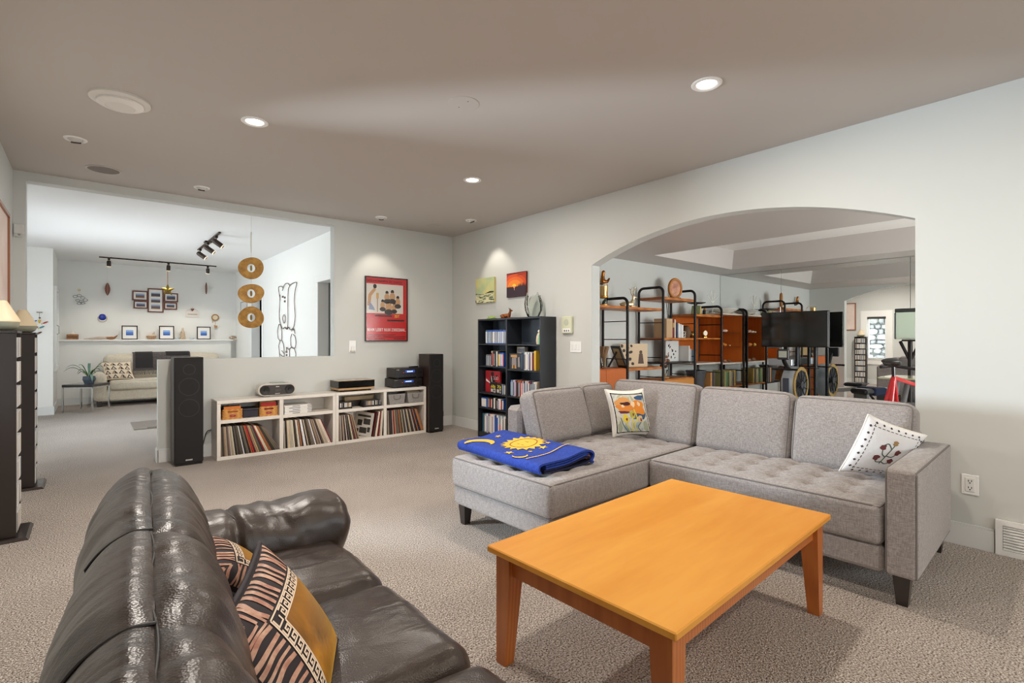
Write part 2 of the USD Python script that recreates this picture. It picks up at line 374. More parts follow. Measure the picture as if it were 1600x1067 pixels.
# gym shell
GZ = 2.30
struct('wall_gym_back', bx(XR + TW, XM + .1, YG, YG + .12, 0, 2.7), wall_m, smooth=False)
struct('wall_gym_far', bx(XM + .012, XM + .14, -1.3, YG, 0, 2.7), wall_m, smooth=False)
struct('wall_gym_front', ext_axis(sbox(XR + TW, 0, XM + .14, 2.7).difference(sbox(5.0, .55, 7.2, 2.05)), .12, 'y', -1.42), wall_m, smooth=False)
rec = sbox(5.46, -.4, 7.48, 3.72)
soff = ext(sbox(XR + TW, -1.3, XM + .1, YG).difference(rec), .03); soff.apply_translation((0, 0, GZ))
struct('ceiling', soff, gym_ceil, 'dropped taupe ceiling border of the exercise room', smooth=False)
slp = []
def quad(a, b, c, d): return trimesh.Trimesh([a, b, c, d], [[0, 1, 2], [0, 2, 3]], process=False)
r0 = [(5.46, -.4), (7.48, -.4), (7.48, 3.72), (5.46, 3.72)]; r1 = [(5.52, -.34), (7.42, -.34), (7.42, 3.66), (5.52, 3.66)]
for i in range(4):
    j = (i + 1) % 4
    slp.append(hull([(*r0[i], GZ + .001), (*r0[j], GZ + .001), (*r1[i], 2.57), (*r1[j], 2.57)] + [(x + .04 * np.sign(x - 6.47), y + .04 * np.sign(y - 1.66), z) for (x, y), z in ((r0[i], GZ + .001), (r0[j], GZ + .001), (r1[i], 2.57), (r1[j], 2.57))]))
struct('trim', cat(slp), gym_ceil, 'sloping grey sides of the recessed ceiling tray', smooth=False)
struct('ceiling', bx(5.4, 7.55, -.5, 3.8, 2.57, 2.62), M((250, 248, 246), .5), 'recessed white ceiling tray of the exercise room', smooth=False)
# mirror wall: panels
for k, (a, b) in enumerate(((3.232, 4.186), (1.662, 3.228), (.09, 1.658), (-1.28, .086))):
    obj('wall_mirror', bx(XM, XM + .01, a, b, .02, GZ - .004, .001), mirror_m, ['narrow frameless wall mirror panel beside the shelving corner', 'wide frameless wall mirror panel behind the television', 'frameless wall mirror panel next to the standing screen', 'frameless wall mirror panel nearest the added exercise room window'][k], 'mirror', smooth=False)
# baseboards
bb = .135
def base_x(name, x0, x1, y, s, lab=None): struct(name, cat([bx(x0, x1, y, y + s * .014, 0, bb - .012), bx(x0, x1, y, y + s * .009, bb - .012, bb, .002)]), trim_m, lab)
def base_y(name, y0, y1, x, s, lab=None): struct(name, cat([bx(x, x + s * .014, y0, y1, 0, bb - .012), bx(x, x + s * .009, y0, y1, bb - .012, bb, .002)]), trim_m, lab)
base_x('baseboard_back', .53, XR, YB, -1); base_x('baseboard_back', XL, -.428, YB, -1)
base_y('baseboard_back', YB - .014, YB + .144, .536, -1)
base_y('baseboard_right', AY1, YB, XR, -1); base_y('baseboard_right', .445, AY0, XR, -1); base_y('baseboard_right', YF, .06, XR, -1)
base_y('baseboard_left', YF, YB, XL, 1)
base_x('baseboard_far', -.45, 2.42, YFAR - .14, -1); base_x('baseboard_far', BX0, -.436, 11.19, -1); base_y('baseboard_far', 11.19, YFAR - .14, -.45, 1)
base_y('baseboard_far', 11.3, YFAR, BX1, -1); base_y('baseboard_far', 7.45, 10.35, BX1, -1)
base_x('baseboard_gym', XR + TW, XM, YG, -1)
# window beside the tall media towers, with stone garden wall outside
w1 = T('window_1', 'narrow white window of the left wall, a stone wall outside', None, (XL, (WY0 + WY1) / 2, WZ0), kind='structure')
hw, hh = (WY1 - WY0) / 2, WZ1 - WZ0
fr = ext_axis(sbox(-hw - .15, -.155, hw + .15, hh + .17).difference(sbox(-hw, 0, hw, hh)), .02, 'x', 0)
w1.part('casing', fr, white_m); w1.part('window_frame', ext_axis(sbox(-hw, 0, hw, hh).difference(sbox(-hw + .03, .03, hw - .03, hh - .03)), .06, 'x', -.1), white_m)
w1.part('pane', bx(-.075, -.071, -hw + .03, hw - .03, .03, hh - .03), glass_pane, smooth=False)
w1.part('window_sill', bx(-.12, .035, -hw - .12, hw + .12, -.02, .0, .004), white_m)
w1.part('roller_blind', cyl(.028, 2 * hw - .02, 16, (-.02, -hw + .01, hh - .03), 'y'), M((70, 66, 62), .6))
gw = special('outdoor_gravel', {'tc': ('texture_coordinate', {}), 'v': ('voronoi_texture', {'scale': 30.0}), 'r': ('rgb_ramp', {'ramp': [(0, lin((150, 145, 138))), (1, lin((90, 86, 80)))]}), 'p': ('principled_bsdf', {'roughness': .9})}, [('tc.object', 'v.vector'), ('v.distance', 'r.fac'), ('r.color', 'p.base_color')], 'p.BSDF')
struct('ground', bx(-3.4, XL - .14, 2.4, 6.3, 0, .03), gw, smooth=False)
sw = T('garden_wall', 'rounded river stone garden wall outside the narrow window', 'stone wall', (-1.95, 4.4, .03), kind='structure')
sw.part('mortar', bx(-.25, -.02, -1.5, 1.6, 0, 2.6), M((92, 88, 84), .9, noise=(12.0, (74, 71, 69))), smooth=False)
stone_ms = [M(c, .85, noise=(9.0, d), bump=(25.0, .4, .02)) for c, d in (((156, 152, 147), (124, 120, 115)), ((140, 135, 130), (110, 106, 100)), ((168, 163, 157), (138, 133, 127)), ((126, 122, 120), (100, 97, 95)))]
rs = random.Random(3); z = .06
ico = trimesh.creation.icosphere(2, 1.0)
while z < 2.4:
    hgt = rs.uniform(.09, .18); y = -1.4 + rs.uniform(0, .15)
    while y < 1.5:
        wd = rs.uniform(.12, .36); 
        v = ico.vertices * 1.0
        v = np.sign(v) * np.abs(v) ** .8 * [.085, wd / 2 * .98, hgt / 2 * rs.uniform(.85, 1.1)]
        v = v * (1 + .18 * (meshkit.noise(ico.vertices * 2.2 + rs.uniform(0, 50), 2) - .5))[:, None]
        sw.part('stone', mv(trimesh.Trimesh(v, ico.faces, process=False), 0, y + wd / 2, z + hgt / 2 + rs.uniform(-.012, .012)), rs.choice(stone_ms), smooth=True)
        y += wd + .012
    z += hgt + .004
# other windows (back room; front wall and exercise room ones unseen, added for light)
def plain_window(n, lab, loc, w, h, rz):
    t = T('window_%d' % n, lab, None, loc, rz, kind='structure')
    t.part('window_frame', ext_axis(sbox(-w / 2, 0, w / 2, h).difference(unary_union([sbox(-w / 2 + .05, .05, -.025, h - .05), sbox(.025, .05, w / 2 - .05, h - .05)])), .06, 'y', -.03), white_m)
    t.part('pane', cat([bx(-w / 2 + .05, -.025, -.003, .003, .05, h - .05), bx(.025, w / 2 - .05, -.003, .003, .05, h - .05)]), glass_pane, smooth=False)
plain_window(2, 'added unseen two-part window behind the leather sofa for fill light', (1.9, YF - .07, .6), 2.6, 1.5, 0)
plain_window(3, 'wide white window lighting the back room', (BX0 - .06, 8.9, .6), 2.6, 1.5, 90)
plain_window(4, 'added unseen wide window lighting the exercise room', (6.1, -1.36, .55), 2.2, 1.5, 0)
# narrow window on the alcove side of the far wall
w5 = T('window_5', 'narrow white framed window in the alcove beside the ledge', None, (-.45, 12.0, .7), kind='structure')
w5.part('window_frame', ext_axis(sbox(-.42, 0, .42, 1.45).difference(sbox(-.35, .07, .35, 1.38)), .03, 'x', .0), white_m)
w5.part('pane', bx(.004, .01, -.35, .35, .07, 1.38), M((214, 222, 222), .12), smooth=False)
w5.part('window_handle', tube([(.03, -.4, .62), (.06, -.4, .64), (.06, -.4, .76), (.03, -.4, .78)], .009), M((190, 190, 188), .3, .8))

# ---------------------------------------------------------------- ceiling fittings
lens_m = M((255, 246, 232), .4, emit=9.0)
def downlight(x, y, lab, power=1.0, name='downlight', grp=None, warm=False):
    t = T(name, lab, 'ceiling light', (x, y, H), group=grp)
    t.part('trim_ring', lathe([(.085, 0), (.085, -.004), (.078, -.009), (.06, -.006), (.055, -.001)], 36), white_m, smooth=50)
    t.part('lens', lathe([(0, -.0025), (.056, -.002)], 36), lens_m, smooth=False)
    l = UsdLux.DiskLight.Define(stage, t.path + '/lamp'); l.CreateRadiusAttr(.05); l.CreateIntensityAttr(540.0 * power); l.CreateColorAttr(Gf.Vec3f(1.0, .86, .70) if warm else Gf.Vec3f(1.0, .92, .83)); l.AddTranslateOp().Set(Gf.Vec3d(0, 0, -.012))
downlight(.867, 3.763, 'lit round recessed ceiling light nearest the wide back opening', 2.4)
downlight(2.739, 3.84, 'lit round recessed ceiling light in the middle, before the far corner', 1.3)
downlight(2.75, 1.518, 'lit round recessed ceiling light nearest the arch and coffee table', 1.15, warm=True)
for x, y in ((.87, 1.5), (.87, -.9), (2.75, -.9)):  # the two behind the camera are unseen, added for fill
    downlight(x, y, {1.5: 'lit round recessed ceiling light above the leather sofa, before the camera'}.get(y, 'added unseen fill light in the ceiling behind the camera, ' + ('left' if x < 1 else 'right') + ' one'), 1.0 if y > 0 else (1.1 if x > 1 else .6), warm=y < 0)
def eyeball(x, y, lab, ax, ay, power, at=None):
    t = T('eyeball_light', lab, 'ceiling light', (x, y, H))
    t.part('trim_ring', lathe([(.07, 0), (.07, -.004), (.064, -.01), (.05, -.008), (.045, .0)], 32), white_m, smooth=50)
    ball = trimesh.creation.icosphere(3, .045); ball.apply_translation((0, 0, .016))
    t.part('eyeball', ball, M((205, 202, 198), .4), smooth=True)
    a = np.array([ax, ay, -1.0]); a /= np.linalg.norm(a)
    ring = lathe([(.026, .0), (.03, .004), (.03, .012), (.022, .004), (0, .003)], 20)
    ring.apply_transform(trimesh.geometry.align_vectors([0, 0, 1], a)); ring.apply_translation(a * .034 + [0, 0, .016])
    t.part('lamp_mouth', ring, M((84, 80, 74), .35, .6), smooth=50)
    if power:
        l = UsdLux.SphereLight.Define(stage, t.path + '/lamp'); l.CreateRadiusAttr(.02); l.CreateIntensityAttr(power); l.CreateColorAttr(Gf.Vec3f(1.0, .9, .76))
        s = UsdLux.ShapingAPI.Apply(l.GetPrim()); s.CreateShapingConeAngleAttr(36.0); s.CreateShapingConeSoftnessAttr(.6)
        d = Gf.Vec3d(*map(float, a)); r = Gf.Rotation(Gf.Vec3d(0, 0, -1), d)
        l.AddTransformOp().Set(Gf.Matrix4d().SetTransform(r, Gf.Vec3d(*(a * .075 + [0, 0, .0]))))
eyeball(-.076, 4.943, 'white eyeball spotlight in the ceiling, nearest the left wall', .1, .4, 0)
eyeball(.847, 5.741, 'white eyeball spotlight in the ceiling above the wide opening', 0, .3, 0)
eyeball(2.733, 5.74, 'white eyeball spotlight in the ceiling above the red poster', .2, .38, 700)
eyeball(3.66, 5.155, 'white eyeball spotlight in the ceiling above the two small paintings', .42, -.05, 700)
t = T('ceiling_vent', 'round white domed air vent on the ceiling', 'vent', (.15, 3.956, H))
t.part('outer_ring', lathe([(.155, 0), (.155, -.012), (.13, -.024), (.105, -.02), (.1, 0)], 40), M((214, 210, 204), .4), smooth=40)
t.part('inner_dome', lathe([(.118, -.022), (.118, -.034), (.09, -.046), (.075, -.048), (.07, -.044), (0, -.043)], 40), M((222, 218, 212), .4), smooth=40)
t = T('ceiling_speaker', 'round flush grey ceiling speaker near the wide opening', 'speaker', (.1, 5.683, H))
t.part('rim', lathe([(.125, 0), (.125, -.004), (.112, -.006), (.11, 0)], 40), M((190, 182, 174), .5)); t.part('grille', lathe([(0, -.004), (.11, -.004)], 40), M((150, 142, 136), .7, vor=(400.0, (110, 104, 100))), smooth=False)
for x, y, lab in ((1.808, 2.631, 'painted round blank cover plate in the middle of the ceiling'), (3.487, 5.72, 'painted round blank cover plate in the ceiling corner')):
    t = T('ceiling_plate', lab, 'ceiling plate', (x, y, H))
    t.part('plate', lathe([(0, -.004), (.095, -.004), (.1, -.002), (.1, 0)], 36), ceil_m); t.part('screw', cat([cyl(.004, .002, 8, (0, .05, -.006)), cyl(.004, .002, 8, (0, -.05, -.006))]), M((120, 112, 106), .5))
t = T('ceiling_vent', 'round slotted vent in the exercise room ceiling tray', 'vent', (5.9, 1.75, 2.57))
for r in (.03, .055, .08): t.part('ring', lathe([(r + .012, 0), (r + .012, -.012), (r, -.012), (r, 0)], 28), M((190, 186, 182), .4))
# unseen ceiling lamps added to light the exercise room
for x, y in ((4.75, -.6), (7.75, -.6)):
    t = T('downlight', 'added unseen ceiling light of the exercise room, ' + ('beside the arch wall' if x < 6 else 'beside the mirror'), 'ceiling light', (x, y, GZ))
    t.part('trim_ring', lathe([(.07, 0), (.07, -.004), (.05, -.006), (.048, 0)], 28), white_m); t.part('lens', lathe([(0, -.002), (.048, -.002)], 28), lens_m, smooth=False)
    l = UsdLux.DiskLight.Define(stage, t.path + '/lamp'); l.CreateRadiusAttr(.045); l.CreateIntensityAttr(200.0); l.CreateColorAttr(Gf.Vec3f(1, .93, .84)); l.AddTranslateOp().Set(Gf.Vec3d(0, 0, -.01))
# ---------------------------------------------------------------- fittings on the walls
def plate_x(name, lab, catg, y, z, w, h, rock, x=XR):
    t = T(name, lab, catg, (x, y, z))
    t.part('cover_plate', bx(-.008, 0, -w / 2, w / 2, -h / 2, h / 2, .003), white_m)
    for k in range(rock):
        cy_ = (k - (rock - 1) / 2) * .046
        t.part('rocker', bx(-.012, -.007, cy_ - .016, cy_ + .016, -.033, .033, .002), M((232, 232, 230), .3))
    return t
plate_x('light_switch', 'triple white rocker light switch beside the arch', 'light switch', 3.755, 1.159, .165, .12, 3)
t = T('wall_outlet', 'white wall power outlet to the right of the grey sofa', 'outlet', (XR, .552, .373))
t.part('cover_plate', bx(-.007, 0, -.040, .040, -.060, .060, .003), white_m); t.part('receptacle', bx(-.011, -.006, -.022, .022, -.042, .042, .003), M((228, 228, 226), .35))
for dz in (-.022, .018):
    for dy in (-.008, .006): t.part('slot', bx(-.0118, -.0105, dy - .0012, dy + .0022, dz, dz + .011), M((40, 38, 36), .6), smooth=False)
    t.part('slot', bx(-.0118, -.0105, -.003, .003, dz - .01, dz - .004), M((40, 38, 36), .6), smooth=False)
t = T('intercom', 'cream wall intercom panel beside the black bookcase', 'intercom', (XR, 3.87, 1.40))
t.part('housing', bx(-.035, 0, -.078, .078, -.095, .095, .008), M((216, 218, 190), .5)); t.part('speaker_grille', mv(lathe([(0, 0), (.035, 0), (.037, -.003)], 24), 0, 0, 0).apply_transform(trimesh.transformations.rotation_matrix(-PI / 2, (0, 1, 0))).apply_translation((-.037, 0, .03)), M((190, 196, 176), .6))
t.part('button_strip', bx(-.039, -.034, -.068, .05, -.085, -.04, .002), white_m); 
for k in range(3): t.part('button', bx(-.042, -.038, -.05 + .032 * k, -.035 + .032 * k, -.072, -.054, .001), M((110, 112, 108), .4))
t = T('light_switch', 'small white wall switch box below left of the red poster', 'light switch', (2.555, YB, 1.15))
t.part('cover_plate', bx(-.045, .045, -.008, 0, -.075, .075, .003), white_m); t.part('rocker', bx(-.022, .022, -.02, -.007, -.055, .0, .003), M((228, 228, 226), .3)); t.part('knob', bx(-.03, .03, -.03, -.007, -.07, -.05, .004), M((200, 196, 186), .4))
t = T('motion_sensor', 'white motion sensor in the corner beside the wide opening', 'sensor', (-.468, YB, 2.2))
t.part('housing', cat([bx(-.038, .03, -.03, 0, -.035, .055, .006), hull([(-.038, -.03, -.035), (.03, -.03, -.035), (.02, -.03, -.055), (-.028, -.03, -.055), (-.038, 0, -.035), (.03, 0, -.035), (.02, 0, -.055), (-.028, 0, -.055)])]), M((205, 205, 203), .4)); t.part('lens', cyl(.009, .006, 14, (.0, -.035, -.038), 'y'), M((150, 150, 148), .2))
t = T('floor_vent', 'white louvred air register low on the wall right of the sofa', 'vent', (XR, .24, .100))
t.part('frame', ext_axis(sbox(-.2, -.1, .2, .1).difference(sbox(-.17, -.072, .17, .072)), .02, 'x', -.022), white_m)
t.part('back_plate', bx(-.006, -.001, -.17, .17, -.072, .072), M((70, 70, 70), .8), smooth=False)
for k in range(9): t.part('slat', rot(bx(-.018, -.004, -.168, .168, -.0035, .0035), -30, (0, 1, 0), (-.011, 0, 0)).apply_translation((0, 0, -.064 + k * .016)), white_m, smooth=False)
# ---------------------------------------------------------------- coffee table
honey = M((222, 158, 66), .45, noise=(1.0, (212, 142, 50), 4.0), stretch=(1.2, 7, 1), spec=.3)
honey_edge = M((206, 140, 64), .4)
cherry = M((186, 108, 46), .4, wave=(3.0, (168, 92, 34), 4.0), stretch=(6, 6, .6))
L_, W_ = 1.372, .80
t = T('coffee_table', 'rectangular honey maple coffee table with tapered reddish legs', 'coffee table', (1.886, 1.193, 0), 2.7)
t.part('tabletop', bx(-L_ / 2, L_ / 2, -W_ / 2, W_ / 2, .425, .45, .004), honey)
for s in (-1, 1):
    t.part('apron', bx(-L_ / 2 + .09, L_ / 2 - .09, s * (W_ / 2 - .045), s * (W_ / 2 - .065), .345, .425, .002), cherry)
    t.part('apron', bx(s * (L_ / 2 - .045), s * (L_ / 2 - .065), -W_ / 2 + .09, W_ / 2 - .09, .345, .425, .002), cherry)
    for q in (-1, 1):
        x, y = s * (L_ / 2 - .062), q * (W_ / 2 - .062)
        a, b = .036, .024
        dx, dy = s * (a - b), q * (a - b)
        t.part('leg', hull([(x + i * a, y + j * a, .4245) for i in (-1, 1) for j in (-1, 1)] + [(x + i * a, y + j * a, .33) for i in (-1, 1) for j in (-1, 1)] + [(x + dx + i * b, y + dy + j * b, 0) for i in (-1, 1) for j in (-1, 1)]), cherry)

# ---------------------------------------------------------------- grey sectional sofa
fab = special('grey_linen', {
    'tc': ('texture_coordinate', {}), 'm1': ('mapping', {'scale': (260, 260, 40)}), 'm2': ('mapping', {'scale': (50, 50, 300)}),
    'a': ('noise_texture', {'scale': 1.0, 'detail': 1.0}), 'b': ('noise_texture', {'scale': 1.0, 'detail': 1.0}), 'ad': ('math', {'math_type': 'add'}), 'h': ('math', {'math_type': 'multiply', 'value2': .5}),
    'r': ('rgb_ramp', {'ramp': [(.35, lin((130, 124, 122))), (.5, lin((148, 142, 140))), (.65, lin((165, 159, 157)))]}), 'bp': ('bump', {'strength': .35, 'distance': .002}),
    'p': ('principled_bsdf', {'roughness': .9, 'sheen_weight': .25, 'specular_ior_level': .2})},
    [('tc.object', 'm1.vector'), ('tc.object', 'm2.vector'), ('m1.vector', 'a.vector'), ('m2.vector', 'b.vector'), ('a.fac', 'ad.value1'), ('b.fac', 'ad.value2'), ('ad.value', 'h.value1'), ('h.value', 'r.fac'), ('r.color', 'p.base_color'), ('h.value', 'bp.height'), ('bp.normal', 'p.normal')], 'p.BSDF')
pipe_m = M((112, 107, 105), .85)
dark_leg = M((38, 30, 28), .35, coat=.3)
S = T('sectional_sofa', 'grey linen sectional sofa with tufted seats before the arch', 'sofa', (2.9, 1.9, 0), 2.0)
def add_cushion(name, size, r, puff, n, loc, lean=None, top=None, piping=(1, -1), pax=2, m=4):
    mesh, fm = cushion(*size, r, puff, n, top, m)
    X = np.eye(4)
    if lean: X = trimesh.transformations.rotation_matrix(math.radians(lean[1]), lean[0])
    X = trimesh.transformations.translation_matrix(loc) @ X
    mesh.apply_transform(X); path = S.part(name, mesh, fab, smooth=True, w=True)
    for sg in piping:
        if pax == 2: p = loop_rect(size[0], size[1], sg * size[2] / 2)
        elif pax == 1: p = loop_rect(size[0], size[2], sg * size[1] / 2)[:, [0, 2, 1]]
        else: p = loop_rect(size[1], size[2], sg * size[0] / 2)[:, [2, 0, 1]]
        p = trimesh.transform_points(fm(p), X)
        S.part('piping', tube(p, .0045, 6, True), pipe_m, smooth=True, w=True, under=path)
    return path
def tufts(nx, ny, sx, sy, ox=0, oy=0):
    xs = (np.arange(nx) - (nx - 1) / 2) * sx + ox; ys = (np.arange(ny) - (ny - 1) / 2) * sy + oy
    def f(x, y):
        z = np.zeros_like(x)
        for a in xs:
            for b in ys:
                d2 = (x - a) ** 2 + (y - b) ** 2
                z -= .024 * np.exp(-d2 / .0012) + .010 * np.exp(-d2 / .006)
                z -= .009 * np.exp(-((x - a) ** 2) / .00016) * np.exp(-((y - b) ** 2) / .008)
                z -= .009 * np.exp(-((y - b) ** 2) / .00016) * np.exp(-((x - a) ** 2) / .008)
        return z
    return f
# frames
S.part('base', bx(2.84, 3.83, .70, 1.99, .135, .27, .02), fab, w=True)
S.part('base', bx(1.925, 3.83, 1.995, 2.91, .135, .27, .02), fab, w=True)
S.part('back_frame', bx(3.66, 3.83, .695, 3.06, .135, .70, .03), fab, w=True)
S.part('back_frame', bx(2.53, 3.655, 2.90, 3.06, .135, .73, .03), fab, w=True)
# seat cushions
add_cushion('seat_cushion', (.82, 1.275, .20), .035, (0, .01, .028), (44, 66, 4), (3.24, 1.34, .36), top=tufts(4, 6, .17, .18, .02))
add_cushion('seat_cushion', (1.74, .925, .20), .035, (.006, 0, .026), (76, 44, 4), (2.775, 2.445, .36), top=tufts(9, 4, .18, .18, -.02))
# arm
am, af = cushion(.94, .125, .50, .02, (0, .010, .006), (14, 6, 10))
Xf = trimesh.transformations.translation_matrix((3.30, .632, .392)); am.apply_transform(Xf)
arm = S.part('arm', am, fab, smooth=True, w=True)
for sg in (-1, 1):
    S.part('piping', tube(trimesh.transform_points(af(loop_rect(.94, .50, sg * .0625)[:, [0, 2, 1]]), Xf), .0045, 6, True), pipe_m, smooth=True, w=True, under=arm)
# back cushions
lean_x, lean_y = ((0, 1, 0), 12), ((1, 0, 0), -12)
for cy_, wd, dz in ((1.00, .63, 0), (1.645, .645, .012), (2.36, .77, .02)):
    add_cushion('back_cushion', (.17, wd, .45 + dz), .055, (.03, .006, .012), (5, 14, 12), (3.525, cy_, .652 + dz / 2), lean_x, piping=(1, -1), pax=0)
add_cushion('back_cushion', (.60, .19, .42), .06, (.006, .03, .012), (14, 5, 12), (2.85, 2.815, .645), ((1, 0, 0), -17), piping=(1, -1), pax=1)
add_cushion('back_cushion', (.42, .18, .42), .06, (.006, .03, .012), (12, 5, 12), (3.35, 2.83, .650), ((1, 0, 0), -14), piping=(1, -1), pax=1)
for x, y in ((2.89, .635), (3.78, .635), (1.985, 2.06), (1.985, 2.85), (3.77, 3.0), (2.6, 2.99)):
    S.part('leg', hull([(x + i * .034, y + j * .034, .14) for i in (-1, 1) for j in (-1, 1)] + [(x + i * .022, y + j * .022, 0) for i in (-1, 1) for j in (-1, 1)]), dark_leg, w=True)

# ---------------------------------------------------------------- leather sofa
leather = special('brown_leather', {
    'tc': ('texture_coordinate', {}), 'mp': ('mapping', {'scale': (5, 11, 5)}), 'n1': ('noise_texture', {'scale': 1.0, 'detail': 2.0, 'roughness': .5, 'distortion': .9}),
    'n2': ('noise_texture', {'scale': 5.0, 'detail': 3.0}), 'v': ('voronoi_texture', {'scale': 260.0}), 'h': ('math', {'math_type': 'multiply', 'value2': .06}), 'ad': ('math', {'math_type': 'add'}),
    'r': ('rgb_ramp', {'ramp': [(.3, lin((38, 27, 21))), (.7, lin((56, 42, 33)))]}), 'rr': ('map_range', {'from_min': .3, 'from_max': .7, 'to_min': .3, 'to_max': .4}),
    'b': ('bump', {'strength': .35, 'distance': .02}), 'p': ('principled_bsdf', {'specular_ior_level': .6, 'coat_weight': .1, 'coat_roughness': .25})},
    [('tc.object', 'mp.vector'), ('mp.vector', 'n1.vector'), ('tc.object', 'n2.vector'), ('tc.object', 'v.vector'), ('n2.fac', 'r.fac'), ('r.color', 'p.base_color'), ('n2.fac', 'rr.value'), ('rr.result', 'p.roughness'),
     ('v.distance', 'h.value1'), ('n1.fac', 'ad.value1'), ('h.value', 'ad.value2'), ('ad.value', 'b.height'), ('b.normal', 'p.normal')], 'p.BSDF')
stitch = M((26, 20, 18), .5)
K = T('leather_sofa', 'dark brown wrinkled leather sofa in the left foreground', 'sofa', (.4, 1.2, 0))
def wr(P, amp, sc, seed):
    a = meshkit.fbm(P * sc + .8 * (meshkit.noise(P * 5, seed + 9)[:, None] - .5), 3, seed); b = meshkit.noise(P * sc * [1.0, 1.0, 1.0] * .6 + 7, seed + 3)
    return amp * ((a - .5) * 1.2 + .9 * (.25 - np.abs(b - .5)))
def loft(profile, y0, y1, nv, bulge, amp, sc, seed, pinch=(1, 1), taper=None, closed_bottom=True):
    """profile: dense (x,z) open polyline, outward on its left; lofted along y, panels pinched at their seams"""
    pr = arc(profile, 6); k = len(pr)
    tg = np.gradient(pr, axis=0); nn = np.stack([-tg[:, 1], tg[:, 0]], 1); nn /= np.linalg.norm(nn, axis=1, keepdims=True)
    ts = (1 - np.cos(np.linspace(0, PI, nv))) / 2
    V = []
    for tt in ts:
        y = y0 + (y1 - y0) * tt
        e = 1 - (abs(2 * tt - 1)) ** 5 if pinch == (1, 1) else (1 - max(0, 1 - 2 * tt) ** 5 * pinch[0]) * (1 - max(0, 2 * tt - 1) ** 5 * pinch[1])
        pe = np.sin(np.linspace(0, PI, k)) ** .35
        b = bulge * (.35 + .65 * e) * pe - bulge
        P = np.c_[pr[:, 0], np.full(k, y), pr[:, 1]]
        d = b + wr(P, amp, np.array(sc), seed) * e * pe + 0
        Q = P + np.c_[nn[:, 0], np.zeros(k), nn[:, 1]] * d[:, None]
        if taper is not None: Q = taper(Q, tt)
        V.append(Q)
    V = np.array(V).reshape(-1, 3); V[:, 0] += shear(V[:, 1])
    i, j = np.meshgrid(np.arange(nv - 1), np.arange(k - 1), indexing='ij')
    q = np.stack([i * k + j, i * k + j + 1, (i + 1) * k + j + 1, (i + 1) * k + j], -1).reshape(-1, 4)
    F_ = np.vstack([q[:, [0, 1, 2]], q[:, [0, 2, 3]]])
    caps = []
    for r in (0, nv - 1):
        c = len(V); V = np.vstack([V, V[r * k:(r + 1) * k].mean(0)])
        for jj in range(k - 1): caps.append((c, r * k + jj, r * k + jj + 1) if r else (c, r * k + jj + 1, r * k + jj))
        caps.append((c, r * k + k - 1, r * k) if r else (c, r * k, r * k + k - 1))
    m = trimesh.Trimesh(V, np.vstack([F_, caps]), process=False); m.fix_normals(); return m
shear = lambda y: .07 * (np.asarray(y) - .85)
outer = [(.0, .10), (-.035, .30), (-.055, .5), (-.065, .66), (-.058, .76), (-.02, .83), (.03, .862), (.072, .862)]
inner = [(.066, .862), (.115, .852), (.16, .815), (.195, .74), (.22, .64), (.245, .54), (.28, .45), (.33, .36)]
def end_taper(Q, tt):
    if tt < .62: return Q
    u = (tt - .62) / .38
    z = Q[:, 2].copy(); drop = .03 * u ** 4
    Q = Q.copy(); Q[:, 2] = np.where(z > .3, z - drop * np.clip((z - .3) / .55, 0, 1), z)
    Q[:, 0] = .085 + (Q[:, 0] - .085) * (1 - .55 * u ** 3)
    Q[:, 1] = Q[:, 1] - .06 * u ** 2 * np.clip((.862 - z) / .5, 0, 1) * 0
    return Q
ys = [.30, .875, 1.312, 2.03]
for i in range(3):
    y0, y1 = ys[i], ys[i + 1]
    tp = end_taper if i == 2 else None
    K.part('back_panel', loft(outer, y0, y1, 110, .02, .016, (4, 17, 4), 3 + i, taper=tp), leather, smooth=True, w=True)
    K.part('back_cushion', loft(inner, y0, y1, 110, .03, .020, (4, 15, 4), 13 + i, taper=tp), leather, smooth=True, w=True)
    if i:
        sp = arc(outer, 5); K.part('seam', tube(np.c_[sp[:, 0] + shear(y0) + .012 * (sp[:, 1] < .8), np.full(len(sp), y0), sp[:, 1] - .016], .003, 6), stitch, smooth=True, w=True)
n_ = 60; yy = np.linspace(.32, 1.9, n_)
K.part('seam', tube(np.c_[.068 + shear(yy) + .005 * np.sin(yy * 17), yy, .842 + 0 * yy], .003, 6), stitch, smooth=True, w=True)
# seat cushions
def seat(y0, y1, seed):
    m, f = cushion(.60, y1 - y0, .22, .07, (.012, .0, .03), (40, 34, 5), m=6)
    P = m.vertices
    m.vertices = P + m.vertex_normals * (wr(P + [0, y0 * 3, 0], .012, np.array((7, 9, 5)), seed) * np.clip(1.6 - np.abs(P[:, 1]) / ((y1 - y0) / 2), 0, 1))[:, None]
    return mv(m, .485, (y0 + y1) / 2, .335)
for i, (y0, y1) in enumerate(((1.59, 2.06), (1.063, 1.586), (.54, 1.06))):
    K.part('seat_cushion', seat(y0, y1, 31 + i), leather, smooth=True, w=True)
K.part('base', bx(.02, .75, .30, 2.25, .05, .27, .03), leather, w=True)
